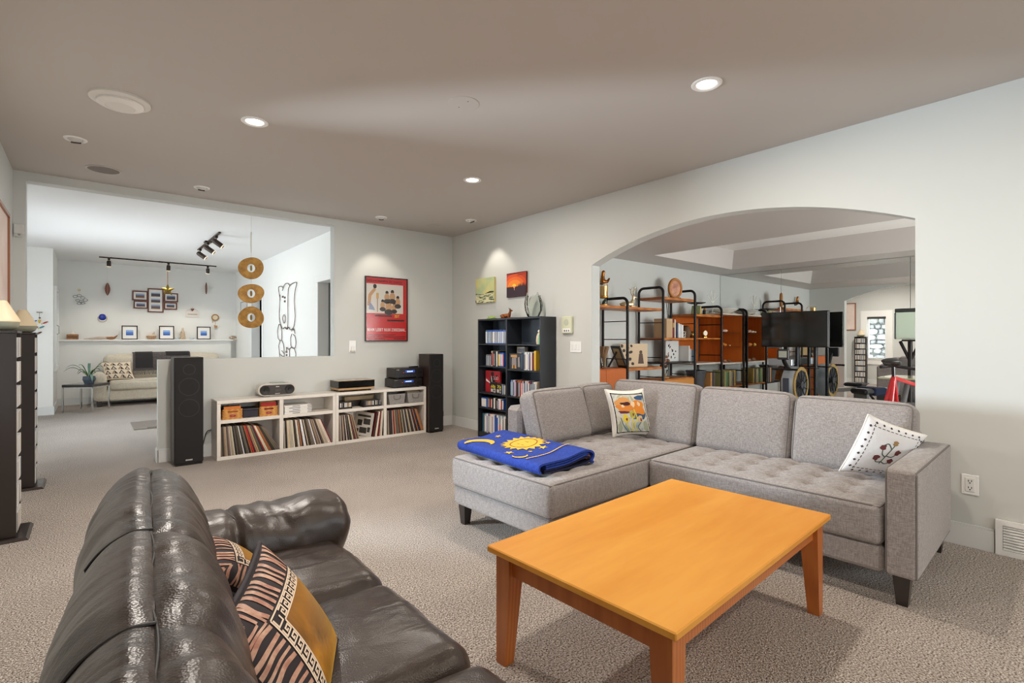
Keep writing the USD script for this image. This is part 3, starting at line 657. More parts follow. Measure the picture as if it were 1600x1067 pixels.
# rolled arms
def arm_roll(yc, seed):
    n, k = 70, 40; V = []
    for i in range(n):
        tt = i / (n - 1); x = .17 + tt * .665
        e = max(.0, 1 - max(0, (tt - .93) / .07) ** 2) ** .5 if tt > .93 else 1.0
        e *= (1 - .10 * math.exp(-((tt - .36) / .025) ** 2))
        for j in range(k):
            a = 2 * PI * j / k
            ca, sa = math.cos(a), math.sin(a)
            ry, rz = .155, .125
            y = yc + ry * np.sign(ca) * abs(ca) ** .85 * e; z = .475 + .005 * math.sin(tt * 9) + rz * np.sign(sa) * abs(sa) ** .85 * e
            V.append((x, y, z))
    V = np.array(V)
    i, j = np.meshgrid(np.arange(n - 1), np.arange(k), indexing='ij')
    q = np.stack([i * k + j, i * k + (j + 1) % k, (i + 1) * k + (j + 1) % k, (i + 1) * k + j], -1).reshape(-1, 4)
    F_ = np.vstack([q[:, [0, 1, 2]], q[:, [0, 2, 3]]])
    c0, c1 = len(V), len(V) + 1; V = np.vstack([V, V[:k].mean(0), V[-k:].mean(0)])
    F_ = np.vstack([F_, [(c0, (j + 1) % k, j) for j in range(k)], [(c1, (n - 1) * k + j, (n - 1) * k + (j + 1) % k) for j in range(k)]])
    m = trimesh.Trimesh(V, F_, process=False); m.fix_normals()
    m.vertices = m.vertices + m.vertex_normals * wr(m.vertices, .03, np.array((10, 6, 8)), seed)[:, None]
    return m
K.part('arm', arm_roll(2.155, 5), leather, smooth=True, w=True)
K.part('arm_panel', bx(.05, .80, 2.05, 2.27, .05, .44, .04), leather, w=True)
K.part('arm_strap', tube([(.42 + .02 * math.sin(3 * a), 2.155 + .140 * math.cos(a), .476 + .112 * math.sin(a)) for a in np.linspace(-.4, PI + .4, 30)], .009, 8), stitch, smooth=True, w=True)
K.part('arm', arm_roll(.36, 8), leather, smooth=True, w=True)
K.part('arm_panel', bx(.05, .80, .25, .47, .05, .44, .04), leather, w=True)
for x, y in ((.08, .3), (.7, .3), (.08, 2.2), (.7, 2.2)): K.part('foot', cyl(.03, .055, 16, (x, y, 0)), dark_leg, w=True)

# ---------------------------------------------------------------- zebra and gold velvet cushions
zb_dark, zb_light = M((38, 30, 34), .75), M((206, 166, 140), .5, noise=(30.0, (168, 112, 92)))
velvet = special('gold_velvet', {'tc': ('texture_coordinate', {}), 'n': ('noise_texture', {'scale': 6.0, 'detail': 3.0, 'distortion': 1.0}), 'r': ('rgb_ramp', {'ramp': [(.35, lin((96, 58, 4))), (.6, lin((160, 102, 10))), (.75, lin((206, 146, 24)))]}), 'b': ('bump', {'strength': .4, 'distance': .02}), 'p': ('principled_bsdf', {'roughness': .4, 'sheen_weight': .8, 'sheen_roughness': .35, 'sheen_tint': (.85, .5, .06)})},
                 [('tc.object', 'n.vector'), ('n.fac', 'r.fac'), ('r.color', 'p.base_color'), ('n.fac', 'b.height'), ('b.normal', 'p.normal')], 'p.BSDF')
key_m = M((226, 204, 180), .6)
def zebra_pillow(lab, A, B, C, D, th):
    t = T('throw_pillow', lab, 'pillow', (np.array(A) + np.array(C)) / 2)
    front, back, surf, rim = pillow(A, B, C, D, th)
    t.part('back_cover', back, M((30, 27, 34), .8), smooth=True, w=True)
    f = t.part('front_cover', front, zb_dark, smooth=True, w=True)
    t.part('piping', tube(rim, .008, 8, True), M((44, 38, 44), .7), smooth=True, w=True)
    # s runs away from edge A-B, t away from edge A-D; zebra bands lie along A-B and A-D
    wb, wk = .25, .105
    gold = sbox(wb + wk, wb + wk, .99, .99)
    t.part('velvet_panel', fill(gold, surf, .002, .03), velvet, smooth=True, under=f, w=True)
    # zebra stripes
    rz = random.Random(int(th * 1e4)); st = []
    u = .03
    while u < .98:
        w = rz.uniform(.022, .04); bend = rz.uniform(-.05, .03)
        for swap in (0, 1):
            a = max(0.012, .0); b = wb - .012
            lo = u
            if lo < wb: b = lo - .008
            if b < .06: continue
            pts = [(a, u + bend * .2), (a + (b - a) * .5, u + bend * .9 + rz.uniform(-.006, .006)), (b, u + bend * .3)]
            c = arc(pts, 5); ww = w * (.55 + .45 * np.linspace(1, .5, len(c)))
            poly = Polygon(np.vstack([c + np.c_[0 * ww, ww / 2], (c - np.c_[0 * ww, ww / 2])[::-1]])).buffer(0)
            if swap: poly = affinity.affine_transform(poly, [0, 1, 1, 0, 0, 0])
            st.append(poly.intersection(sbox(.01, .01, .99, .99)))
        u += w + rz.uniform(.02, .032)
    stp = unary_union(st)
    t.part('zebra_stripes', fill(stp, surf, .0015, .04), zb_light, smooth=True, under=f, w=True)
    # greek key border
    ln = [LineString([(wb + .008, wb + .008), (wb + .008, .985)]), LineString([(wb + wk - .006, wb + wk - .006), (wb + wk - .006, .985)]), LineString([(wb + .008, wb + .008), (.985, wb + .008)]), LineString([(wb + wk - .006, wb + wk - .006), (.985, wb + wk - .006)])]
    p = .066; x0, x1 = wb + .022, wb + wk - .02
    def unit(v):
        d = x1 - x0
        return [(x0, v), (x0, v + p * .78), (x0 + d, v + p * .78), (x0 + d, v + p * .2), (x0 + d * .42, v + p * .2), (x0 + d * .42, v + p * .52), (x0 + d * .72, v + p * .52)]
    v = wb + wk + .005
    while v + p < .99:
        L = LineString(unit(v)); ln += [L, LineString([(b, a) for a, b in unit(v)])]; v += p
    ln += [LineString([(x0, x0), (x1, x0), (x1, x1), (x0 + .02, x1)])]
    kp = unary_union([l.buffer(.0062, cap_style=2, join_style=2) for l in ln])
    t.part('key_border', fill(kp, surf, .0018, .05), key_m, smooth=True, under=f, w=True)
zebra_pillow('nearer throw pillow with zebra border and gold velvet on the leather sofa', (.1665, 1.08, .69), (.344, 1.447, .71), (.486, 1.282, .475), (.308, .915, .455), .13)
zebra_pillow('farther throw pillow with zebra border and gold velvet, behind the nearer one', (.20, 1.37, .68), (.208, 1.66, .71), (.421, 1.81, .475), (.413, 1.52, .455), .131)

# ---------------------------------------------------------------- flower cushion and white embroidered cushion
def flat(s, f): return lambda a, b, off=0: f(a, b, off)
A, B, C, D = [tuple(k * (np.array(p) - [0, 0, EYE]) + [0, 0, EYE]) for p, k in (((3.18, 2.545, .475), .985), ((3.225, 2.665, .835), .955), ((3.49, 2.485, .835), .955), ((3.485, 2.385, .475), .985))]
# orientation: front faces the camera; s along A->D (to the right), t upwards
t = T('throw_pillow', 'square throw pillow painted with orange poppies on the grey sofa', 'pillow', (3.34, 2.5, .475))
front, back, surf, rim = pillow(A, B, C, D, .13)
t.part('back_cover', back, M((236, 232, 224), .8), smooth=True, w=True); f = t.part('front_cover', front, M((238, 235, 228), .8), smooth=True, w=True)
t.part('piping', tube(rim, .006, 8, True), M((235, 231, 222), .8), smooth=True, w=True)
def deco(name, poly, col, off, edge=.06, tt=None, sf=None, par=None):
    if name in ('flower_bud', 'seed_spot', 'petal_highlight', 'blue_shadow') and hasattr(poly, 'geoms'):
        for g in poly.geoms: deco(name, g, col, off)
        return
    (tt or t).part(name, fill(poly, sf or surf, off, edge), M(col, .8), smooth=True, under=par or f, w=True)
deco('black_border', sbox(.07, .06, .93, .94).difference(sbox(.092, .082, .908, .918)), (30, 28, 30), .0010)
panel = sbox(.092, .082, .908, .918)
pm = special('poppy_ground', {'tc': ('texture_coordinate', {}), 'n': ('noise_texture', {'scale': 9.0, 'detail': 4.0, 'distortion': 1.2}), 'r': ('rgb_ramp', {'ramp': [(.3, lin((120, 156, 178))), (.45, lin((204, 206, 196))), (.55, lin((224, 220, 208))), (.7, lin((176, 178, 150)))]}), 'p': ('principled_bsdf', {'roughness': .85})},
             [('tc.object', 'n.vector'), ('n.fac', 'r.fac'), ('r.color', 'p.base_color')], 'p.BSDF')
t.part('painted_panel', fill(panel, surf, .0010, .06), pm, smooth=True, under=f, w=True)
def blob(cx_, cy_, rx, ry, seed, k=30, j=.16):
    r_ = random.Random(seed); ph = [r_.uniform(0, 6.28) for _ in range(4)]
    return Polygon([(cx_ + rx * (1 + j * sum(math.sin((i + 2) * a + ph[i]) for i in range(4)) / 2) * math.cos(a), cy_ + ry * (1 + j * sum(math.sin((i + 2) * a + ph[i]) for i in range(4)) / 2) * math.sin(a)) for a in np.linspace(0, 2 * PI, k, endpoint=False)]).buffer(0).intersection(panel)
deco('blue_shadow', unary_union([blob(.68, .46, .2, .1, 1), blob(.78, .84, .14, .05, 2)]), (62, 92, 132), .0014)
deco('poppy', blob(.34, .73, .2, .13, 3), (224, 160, 92), .0018); deco('poppy', blob(.36, .62, .22, .085, 4), (232, 142, 58), .0022); deco('poppy', blob(.68, .63, .2, .15, 5), (238, 146, 52), .0020)
deco('poppy_heart', blob(.38, .71, .14, .035, 6), (74, 34, 40), .0026); deco('poppy_heart', blob(.30, .53, .13, .03, 7), (112, 50, 62), .0024)
deco('petal_highlight', unary_union([blob(.56, .70, .05, .07, 8), blob(.72, .70, .04, .05, 9), blob(.30, .66, .04, .03, 10)]), (246, 216, 176), .0028)
deco('seed_pod', blob(.32, .40, .07, .09, 11), (240, 214, 60), .0022); deco('seed_pod', blob(.50, .48, .07, .08, 12), (196, 186, 80), .0022); deco('seed_pod', blob(.68, .38, .07, .08, 13), (222, 198, 150), .0022)
deco('seed_spot', unary_union([blob(.34, .38, .022, .03, 14), blob(.52, .48, .02, .03, 15), blob(.70, .36, .02, .04, 16)]), (150, 60, 60), .0027)
stems = [((.30, .34), (.36, .2), (.40, .09)), ((.50, .42), (.46, .25), (.47, .09)), ((.56, .58), (.60, .4), (.52, .26), (.56, .09)), ((.68, .3), (.60, .2), (.66, .09)), ((.2, .4), (.24, .25), (.34, .09))]
deco('stem', unary_union([LineString(arc(s_, 6)).buffer(.013) for s_ in stems[:3]]), (238, 222, 96), .0024); deco('stem', unary_union([LineString(arc(s_, 6)).buffer(.012) for s_ in stems[3:]]), (110, 128, 112), .0022)
deco('leaf', unary_union([blob(.82, .2, .07, .13, 17), blob(.16, .2, .05, .13, 18)]), (168, 174, 150), .0016)

wA, wB, wC, wD = (3.375, 1.05, .478), (3.47, .945, .835), (3.50, .655, .735), (3.40, .86, .475)
t = T('throw_pillow', 'white throw pillow with an embroidered flower against the sofa arm', 'pillow', (3.45, .88, .475))
wA, wB, wC, wD = (3.255, .996, .502), (3.306, .872, .83), (3.567, .666, .711), (3.50, .79, .47)
front, back, surf, rim = pillow(wA, wB, wC, wD, .11, pinch=.035)
wht = M((236, 236, 238), .85, bump=(120.0, .2, .002))
t.part('back_cover', back, wht, smooth=True, w=True); f = t.part('front_cover', front, wht, smooth=True, w=True)
t.part('ruffle', tube(rim + .0 * rim, .005, 6, True), M((240, 236, 228), .85), smooth=True, w=True)
for a in (.12, .88):
    deco('border_stitch', unary_union([sbox(a - .006, .1 + .07 * k, a + .006, .145 + .07 * k) for k in range(12)]), (92, 80, 76), .0012)
    deco('border_stitch', unary_union([sbox(.1 + .07 * k, a - .006, .145 + .07 * k, a + .006) for k in range(12)]), (92, 80, 76), .0012)
dia = lambda x, y, r=.022: Polygon([(x - r, y), (x, y - r), (x + r, y), (x, y + r)])
deco('border_flower', unary_union([dia(.06, .14 + .12 * k) for k in range(7)] + [dia(.94, .14 + .12 * k, .026) for k in range(7)] + [dia(.14 + .12 * k, .94) for k in range(7)] + [dia(.14 + .12 * k, .06) for k in range(7)]), (70, 58, 66), .0014)
deco('flower_head', unary_union([affinity.rotate(Point(0, 0).buffer(1).__class__(Point(0, 0).buffer(1).exterior), 0) if False else affinity.translate(affinity.rotate(affinity.scale(Point(0, 0).buffer(1, 8), .018, .05), q, origin=(0, 0)), .52, .70) for q in (-60, -30, 0, 30, 60)]), (168, 134, 92), .0014)
deco('flower_bud', unary_union([blob(.36, .58, .045, .05, 21), blob(.62, .54, .045, .05, 22), blob(.34, .38, .05, .05, 23), blob(.58, .36, .05, .045, 24)]), (112, 58, 58), .0016)
deco('flower_stem', unary_union([LineString(arc(s_, 6)).buffer(.008) for s_ in (((.44, .28), (.47, .45), (.52, .66)), ((.46, .42), (.40, .46), (.37, .54)), ((.48, .44), (.56, .44), (.61, .50)), ((.45, .32), (.38, .30), (.33, .35)), ((.45, .32), (.52, .29), (.58, .33)), ((.50, .58), (.42, .66), (.36, .62)))]), (84, 104, 92), .0012)

# ---------------------------------------------------------------- folded throw blanket
B_ = T('throw_blanket', 'folded royal blue throw with golden sun, moon and stars', 'blanket', (2.2, 2.53, .47))
def sheet(path, th, y0, y1, mat, name, ny=22):
    c = arc(path, 6); tg = np.gradient(c, axis=0); nn = np.stack([-tg[:, 1], tg[:, 0]], 1); nn /= np.linalg.norm(nn, axis=1, keepdims=True)
    ring = np.vstack([c + nn * th / 2, (c - nn * th / 2)[::-1]]); k = len(ring); V = []
    yy = np.linspace(y0, y1, ny)
    for y in yy:
        wv = .004 * math.sin(y * 9) + .003 * math.sin(y * 23 + 1)
        V.append(np.c_[ring[:, 0] + .012 * math.sin(y * 5), np.full(k, y), ring[:, 1] + wv * (ring[:, 0] - 1.95)])
    V = np.array(V).reshape(-1, 3)
    i, j = np.meshgrid(np.arange(ny - 1), np.arange(k), indexing='ij')
    q = np.stack([i * k + j, i * k + (j + 1) % k, (i + 1) * k + (j + 1) % k, (i + 1) * k + j], -1).reshape(-1, 4)
    F_ = [np.vstack([q[:, [0, 1, 2]], q[:, [0, 2, 3]]])]; h = k // 2
    for r in (0, (ny - 1) * k):
        for jj in range(h - 1):
            a, b, c2, d = r + jj, r + jj + 1, r + k - 2 - jj, r + k - 1 - jj
            F_.append(np.array([(a, b, c2), (a, c2, d)] if r else [(a, c2, b), (a, d, c2)]))
    m = trimesh.Trimesh(V, np.vstack(F_), process=False); m.fix_normals()
    return B_.part(name, m, mat, smooth=40, w=True)
blue = M((34, 66, 160), .9, noise=(60.0, (24, 50, 134))); navy = M((22, 24, 58), .9); gold_c = M((232, 178, 62), .85); rust = M((206, 124, 30), .9)
BZ = .472
sheet([(2.02, BZ), (2.2, BZ), (2.36, BZ + .002), (2.425, BZ + .022), (2.37, BZ + .042), (2.2, BZ + .017), (2.02, BZ + .014)], .011, 2.105, 2.93, navy, 'lower_fold')
sheet([(2.03, BZ + .027), (2.2, BZ + .031), (2.35, BZ + .056), (2.40, BZ + .06), (2.35, BZ + .068), (2.2, BZ + .045), (2.03, BZ + .040)], .010, 2.10, 2.94, blue, 'middle_fold')
top_path = [(1.985, BZ + .005), (1.972, BZ + .03), (1.99, BZ + .054), (2.1, BZ + .058), (2.2, BZ + .062), (2.33, BZ + .082), (2.41, BZ + .078), (2.442, BZ + .05), (2.42, BZ + .01), (2.36, BZ - .004)]
top_path = top_path[:-1] + [(2.44, BZ + .006)]
tp_ = sheet(top_path, .012, 2.095, 2.95, blue, 'top_fold')
sheet([(2.39, BZ + .03), (2.41, BZ + .05), (2.425, BZ + .03), (2.41, BZ + .012)], .004, 2.11, 2.3, rust, 'lining')
tc_ = arc(top_path, 12); keep = tc_[(tc_[:, 0] > 1.99) & (tc_[:, 1] > BZ + .04)]
zx, zz = keep[:, 0], keep[:, 1]; o_ = np.argsort(zx); zx, zz = zx[o_], zz[o_]
def bsurf(x, y, off=.001):
    x, y = np.asarray(x, float), np.asarray(y, float)
    xx = x + .012 * np.sin(y * 5); wv = (.004 * np.sin(y * 9) + .003 * np.sin(y * 23 + 1)) * (x - 1.95)
    return np.c_[xx, y, np.interp(x, zx, zz) + .006 + wv + off]
def star(cx_, cy_, r, k=5, r2=.42, a0=.3): return Polygon([(cx_ + (r if i % 2 == 0 else r * r2) * math.cos(a0 + i * PI / k), cy_ + (r if i % 2 == 0 else r * r2) * math.sin(a0 + i * PI / k)) for i in range(2 * k)])
def bdeco(name, poly, m=gold_c, off=.003): B_.part(name, fill(poly, bsurf, off, .03), m, smooth=True, under=tp_, w=True)
bdeco('sun_motif', unary_union([star(2.235, 2.545, .165, 18, .76), Point(2.235, 2.545).buffer(.10)]))
bdeco('sun_face', unary_union([Point(2.235, 2.545).buffer(.098).difference(Point(2.235, 2.545).buffer(.09)), sbox(2.205, 2.51, 2.21, 2.535), sbox(2.205, 2.555, 2.21, 2.58), sbox(2.262, 2.525, 2.267, 2.565)]), M((150, 100, 30), .85), .004)
bdeco('moon_motif', affinity.rotate(affinity.translate(Point(0, 0).buffer(.105).difference(Point(.06, .02).buffer(.092)), 2.07, 2.80), 200))
for (x, y, r) in ((2.25, 2.36, .035), (2.33, 2.40, .024), (2.02, 2.43, .036), (2.14, 2.62, .02), (2.24, 2.84, .028), (2.14, 2.36, .02)): bdeco('star_motif', star(x, y, r))
bdeco('moon_motif', affinity.translate(affinity.rotate(Point(0, 0).buffer(.05).difference(Point(.02, .0).buffer(.046)), 60), 2.03, 2.31))
bdeco('border_line', LineString(arc([(2.0, 2.235), (2.1, 2.23), (2.25, 2.245), (2.40, 2.27)], 8)).buffer(.005), off=.006)
ORD = ['first', 'second', 'third', 'fourth', 'fifth', 'sixth', 'seventh', 'eighth', 'ninth', 'tenth', 'eleventh', 'twelfth', 'thirteenth', 'fourteenth', 'fifteenth', 'sixteenth', 'seventeenth', 'eighteenth', 'nineteenth', 'twentieth', 'twenty-first', 'twenty-second', 'twenty-third', 'twenty-fourth', 'twenty-fifth', 'twenty-sixth', 'twenty-seventh', 'twenty-eighth', 'twenty-ninth', 'thirtieth', 'thirty-first', 'thirty-second', 'thirty-third', 'thirty-fourth', 'thirty-fifth', 'thirty-sixth', 'thirty-seventh', 'thirty-eighth', 'thirty-ninth', 'fortieth']
PAL = {'dark brown': (66, 50, 44), 'tan': (178, 148, 116), 'cream': (220, 208, 188), 'charcoal': (48, 46, 50), 'grey brown': (120, 104, 94), 'white': (232, 230, 226), 'dark blue': (46, 60, 96), 'maroon': (110, 40, 42), 'orange brown': (190, 112, 62), 'red': (178, 42, 38), 'black': (28, 26, 28), 'olive': (106, 104, 76), 'yellow': (226, 184, 60), 'grey': (140, 138, 138), 'teal blue': (52, 96, 116), 'pale blue': (164, 186, 206), 'blue': (40, 84, 170), 'lilac': (182, 172, 196), 'pink': (214, 96, 120), 'orange': (224, 128, 52), 'green': (70, 120, 84), 'beige': (206, 188, 160)}
SH_Y0, SH_Y1 = 5.868, 6.17
shelf_m = M((228, 222, 214), .45)
def record_unit(x0, x1, xd, lab):
    t = T('record_shelf', lab, 'shelf', ((x0 + x1) / 2, (SH_Y0 + SH_Y1) / 2, 0))
    top = .612
    t.part('top_panel', bx(x0, x1, SH_Y0, SH_Y1, .578, top, .003), shelf_m, w=True); t.part('bottom_panel', bx(x0, x1, SH_Y0 + .004, SH_Y1, 0, .036, .002), shelf_m, w=True)
    for a in (x0, x1 - .034): t.part('side_panel', bx(a, a + .034, SH_Y0, SH_Y1, .0362, .5778, .002), shelf_m, w=True)
    t.part('divider', bx(xd - .02, xd + .02, SH_Y0 + .002, SH_Y1, .0362, .5778, .002), shelf_m, w=True)
    for a, b in ((x0 + .0342, xd - .0202), (xd + .0202, x1 - .0342)): t.part('shelf_board', bx(a, b, SH_Y0 + .004, SH_Y1, .374, .41, .002), shelf_m, w=True)
    t.part('back_panel', bx(x0 + .034, x1 - .034, SH_Y1 - .008, SH_Y1 - .002, .036, .578), shelf_m, w=True)
    return t
record_unit(1.0, 2.222, 1.622, 'white record shelf unit standing under the half wall opening')
record_unit(2.224, 3.436, 2.85, 'white record shelf unit standing below the red poster')
LP = .308
def records(xa, n, pb, lean, bay, seed, cols, tdir=1, start=0, a0=2.0):
    r = random.Random(seed); xb = xa
    for i in range(n):
        th = r.uniform(.8, 1.25) * pb * .82
        u = i / max(1, n - 1)
        an = lambda q: math.radians(a0 + (lean - a0) * min(1.0, q) ** 1.3)
        ang = an(u)
        c = r.choice(cols); h = LP * r.uniform(.985, 1.0)
        m = bx(0, th, 0, .295, 0, h, .0006)
        m = rot(m, -math.degrees(ang), (0, 1, 0))
        m = mv(m, 0, 0, -m.bounds[0][2] + .0365)
        xx = xb
        m = mv(m, xx, SH_Y0 + .004 + r.uniform(0, .008), 0)
        kf = r.uniform(.82, 1.12); col = tuple(int(min(250, v * kf)) for v in PAL[c])
        q = tuple(8 * round(v / 8) for v in col)
        obj('record_sleeve', m, M(q, .6), f'{c} record sleeve, {ORD[start + i]} from the left in the {bay} bay of the record shelves', 'record', f'record sleeves in the {bay} bay', smooth=False)
        xb += th / math.cos(ang) + .0004 + LP * .98 * (math.sin(an((i + 1) / max(1, n - 1))) - math.sin(ang))
    return xb
lpc = ['dark brown', 'tan', 'cream', 'charcoal', 'grey brown', 'grey brown', 'cream', 'dark blue', 'maroon', 'orange brown', 'black', 'grey brown', 'beige', 'olive', 'white', 'charcoal', 'dark brown', 'red', 'tan']
records(1.04, 38, .0120, 31, 'first', 5, lpc)
records(1.652, 38, .0125, 24, 'second', 6, lpc + ['white', 'cream', 'beige'])
records(2.268, 18, .0112, 16, 'third', 7, lpc)
records(2.685, 9, .0112, -2, 'third', 17, ['tan', 'cream', 'dark brown', 'grey brown', 'charcoal', 'cream', 'maroon'], 1, 18, a0=-11)
# one sleeve shown by its cover
m = rot(rot(bx(-.15, .15, -.002, .002, 0, .30, .0008), -64), 12, (0, 1, 0)); 
t = T('record_sleeve', 'grey white record sleeve turned to show its printed cover, third bay', 'record', (2.60, 6.01, .0375), 0)
R4 = trimesh.transformations.rotation_matrix(math.radians(9), (0, 1, 0)) @ trimesh.transformations.rotation_matrix(math.radians(-62), (0, 0, 1))
def tr(m, X): m = m.copy(); m.apply_transform(X); return m
cv = t.part('sleeve', tr(bx(-.14, .14, -.002, .002, .006, .30, .0008), R4), M((206, 202, 194), .6))
fr_ = ((0, -.0022, .15), (1, 0, 0), (0, 0, 1), (0, -1, 0))
t.part('cover_print', tr(cat([bx(-.1, .1, -.0032, -.002, .24, .265), bx(-.09, -.02, -.0032, -.002, .13, .2), bx(.0, .1, -.0032, -.002, .15, .22), bx(-.05, .06, -.0032, -.002, .04, .11), bx(-.1, -.06, -.0032, -.002, .05, .09), bx(.07, .11, -.0032, -.002, .06, .12)]), R4), M((60, 58, 56), .6), smooth=False, under=cv)
records(2.896, 38, .0124, 20, 'fourth', 8, lpc + ['charcoal', 'maroon', 'orange brown'])
# small record crates etc on the upper shelves
wood = M((208, 152, 78), .55, wave=(6.0, (186, 126, 58), 5.0), stretch=(1, 1, 8))
def crate(x, y, lab, recs):
    t = T('wooden_crate', lab, 'crate', (x, y, .41))
    w, d, h = .185, .20, .105
    pl = affinity.translate(sbox(-w / 2, 0, w / 2, h), 0, 0)
    for k in (-1, 0, 1): pass
    notch = unary_union([affinity.translate(Point(0, 0).buffer(.011), s * w / 2, zz) for s in (-1, 1) for zz in (.025, .055, .085)])
    front = pl.difference(notch).difference(LineString([(-.04, .078), (.04, .078)]).buffer(.008))
    t.part('front_board', ext_axis(front, .009, 'y', -d / 2), wood); t.part('back_board', ext_axis(front, .009, 'y', d / 2 - .009), wood)
    for s in (-1, 1): t.part('side_board', bx(s * w / 2, s * (w / 2 - .009), -d / 2 + .009, d / 2 - .009, 0, .09, .001), wood)
    t.part('base_board', bx(-w / 2 + .009, w / 2 - .009, -d / 2 + .009, d / 2 - .009, 0, .008), wood)
    e = affinity.scale(Point(0, .035).buffer(1, 16), .03, .013); t.part('printed_emblem', ext_axis(e.difference(sbox(-.012, .032, .012, .038)), .001, 'y', -d / 2 - .001), M((150, 34, 60), .5), smooth=False)
    for k, (c, hh) in enumerate(recs):
        obj('single_record', rot(bx(x - w / 2 + .014, x + w / 2 - .014, -.002, .002, .42, .42 + hh, .0005), 4 + k, (1, 0, 0), (x, 0, .42)).apply_translation((0, y - .075 + k * .026, 0)), M(PAL[c], .5), f'{c} single sleeve, {ORD[k]} from the front in the {lab.split(" wooden")[0]} crate', 'record', 'singles in the small wooden crates')
crate(1.15, 6.0, 'left small wooden crate holding orange singles, upper first bay', [('orange', .125), ('yellow', .12), ('black', .13), ('charcoal', .12), ('black', .125)])
crate(1.50, 6.0, 'right small wooden crate holding red singles, upper first bay', [('red', .14), ('yellow', .145), ('grey', .15), ('charcoal', .148), ('black', .15)])
t = T('storage_box', 'dark fabric box between the two wooden crates', 'box', (1.325, 6.02, .41))
t.part('box', bx(-.075, .075, -.1, .1, 0, .075, .004), M((52, 50, 60), .85)); t.part('lid', bx(-.079, .079, -.104, .104, .076, .095, .004), M((58, 56, 64), .85))
for k in range(5):
    t = T('paper_binder', f'white slipcase, {["lowest", "second lowest", "middle", "second highest", "topmost"][k]} of the stack on the second upper bay', 'binder', (1.80 + .004 * (k % 2), 6.0, .4105 + k * .0192), group='stack of white slipcases')
    t.part('cover', bx(-.145, .145, -.12, .14, 0, .0185, .002), M((236, 234, 230), .5)); t.part('spine_label', bx(-.06 - .04 * (k % 2), .02, -.1206, -.1195, .005, .0135), M((140, 138, 140), .5), smooth=False)
    t.part('page_edge', bx(.1, .142, -.1206, -.1195, .003, .0155), M((178, 174, 172), .6), smooth=False)
def cassette_rack(x, y, z, n, lab, w=.0118, gname='cassettes'):
    t = T('cassette_rack', lab, 'cassette rack', (x, y, z))
    W = n * w * 1.5 + .02
    t.part('tray', cat([bx(-W / 2, W / 2, -.06, .06, 0, .012, .002), bx(-W / 2, -W / 2 + .008, -.06, .06, 0, .05, .002), bx(W / 2 - .008, W / 2, -.06, .06, 0, .05, .002), bx(-W / 2, W / 2, .05, .06, 0, .05, .002)]), M((34, 30, 30), .4))
    r = random.Random(n)
    for k in range(n):
        cx_ = x - W / 2 + .012 + (k + .5) * w * 1.5
        c = r.choice(['cream', 'white', 'grey', 'charcoal', 'beige', 'tan'])
        tt = T('cassette', f'{c} cassette case, {ORD[k]} from the left in the {lab.split(" cassette")[0]} rack', 'cassette', (cx_, y, z + .0122), group='cassettes in ' + gname)
        tt.part('case', bx(-.0075, .0075, -.055, .048, 0, .068, .001), M((60, 58, 58), .25)); tt.part('spine_label', bx(-.006, .006, -.0562, -.0548, .008, .06), M(PAL[c], .5), smooth=False)
cassette_rack(2.35, 5.95, .41, 8, 'left front cassette rack on the upper third bay', gname='left rack')
cassette_rack(2.69, 5.95, .41, 12, 'right front cassette rack on the upper third bay', gname='right rack')
t = T('cassette_case', 'long dark case of pale boxes behind the cassette racks', 'case', (2.55, 6.095, .41)); t.part('case', cat([bx(-.24, .24, -.05, .055, 0, .075, .003)]), M((42, 36, 34), .5)); t.part('box_row', bx(-.15, .23, -.045, .05, .076, .125, .003), M((176, 152, 116), .6))
felt = M((158, 154, 150), .95, noise=(120.0, (134, 130, 128)), bump=(150.0, .3, .003))
for x, c, lab in ((3.02, None, 'left grey felt storage bin on the upper fourth bay'), (3.285, 'cream', 'right grey felt storage bin holding papers on the upper fourth bay')):
    t = T('storage_bin', lab, 'storage bin', (x, 5.99, .41))
    o = [(-.1, 0), (.1, 0), (.118, .132), (-.118, .132)]
    t.part('bin', cat([hull([(a * s, b, zz) for (a, zz) in o for s in (1,) for b in (-.105, -.1)]), hull([(a, b, zz) for (a, zz) in o for b in (.1, .105)]),
           hull([(a, b, zz) for a, zz in ((-.1, 0), (-.095, 0), (-.118, .132), (-.113, .132)) for b in (-.1, .1)]), hull([(a, b, zz) for a, zz in ((.1, 0), (.095, 0), (.118, .132), (.113, .132)) for b in (-.1, .1)]), bx(-.098, .098, -.1, .1, 0, .006)]), felt)
    t.part('handle', tube(arc([(-.045, -.108, .105), (-.04, -.113, .075), (0, -.114, .066), (.04, -.113, .075), (.045, -.108, .105)], 5), .004), M((120, 116, 112), .6))
    for s in (-1, 1): t.part('rivet', cyl(.006, .004, 10, (s * .045, -.112, .107), 'y'), M((150, 146, 140), .3, 1.0))
    if c:
        for k in range(3): obj('paper_folder', rot(bx(x - .09, x + .09, 5.95 + .03 * k, 5.953 + .03 * k, .418, .56 + .004 * k, .0005), 3, (1, 0, 0), (x, 5.95, .42)), M(PAL['beige'], .7), f'beige paper folder, {ORD[k]} from the front, in the right felt bin', 'folder', 'folders in the felt bin')
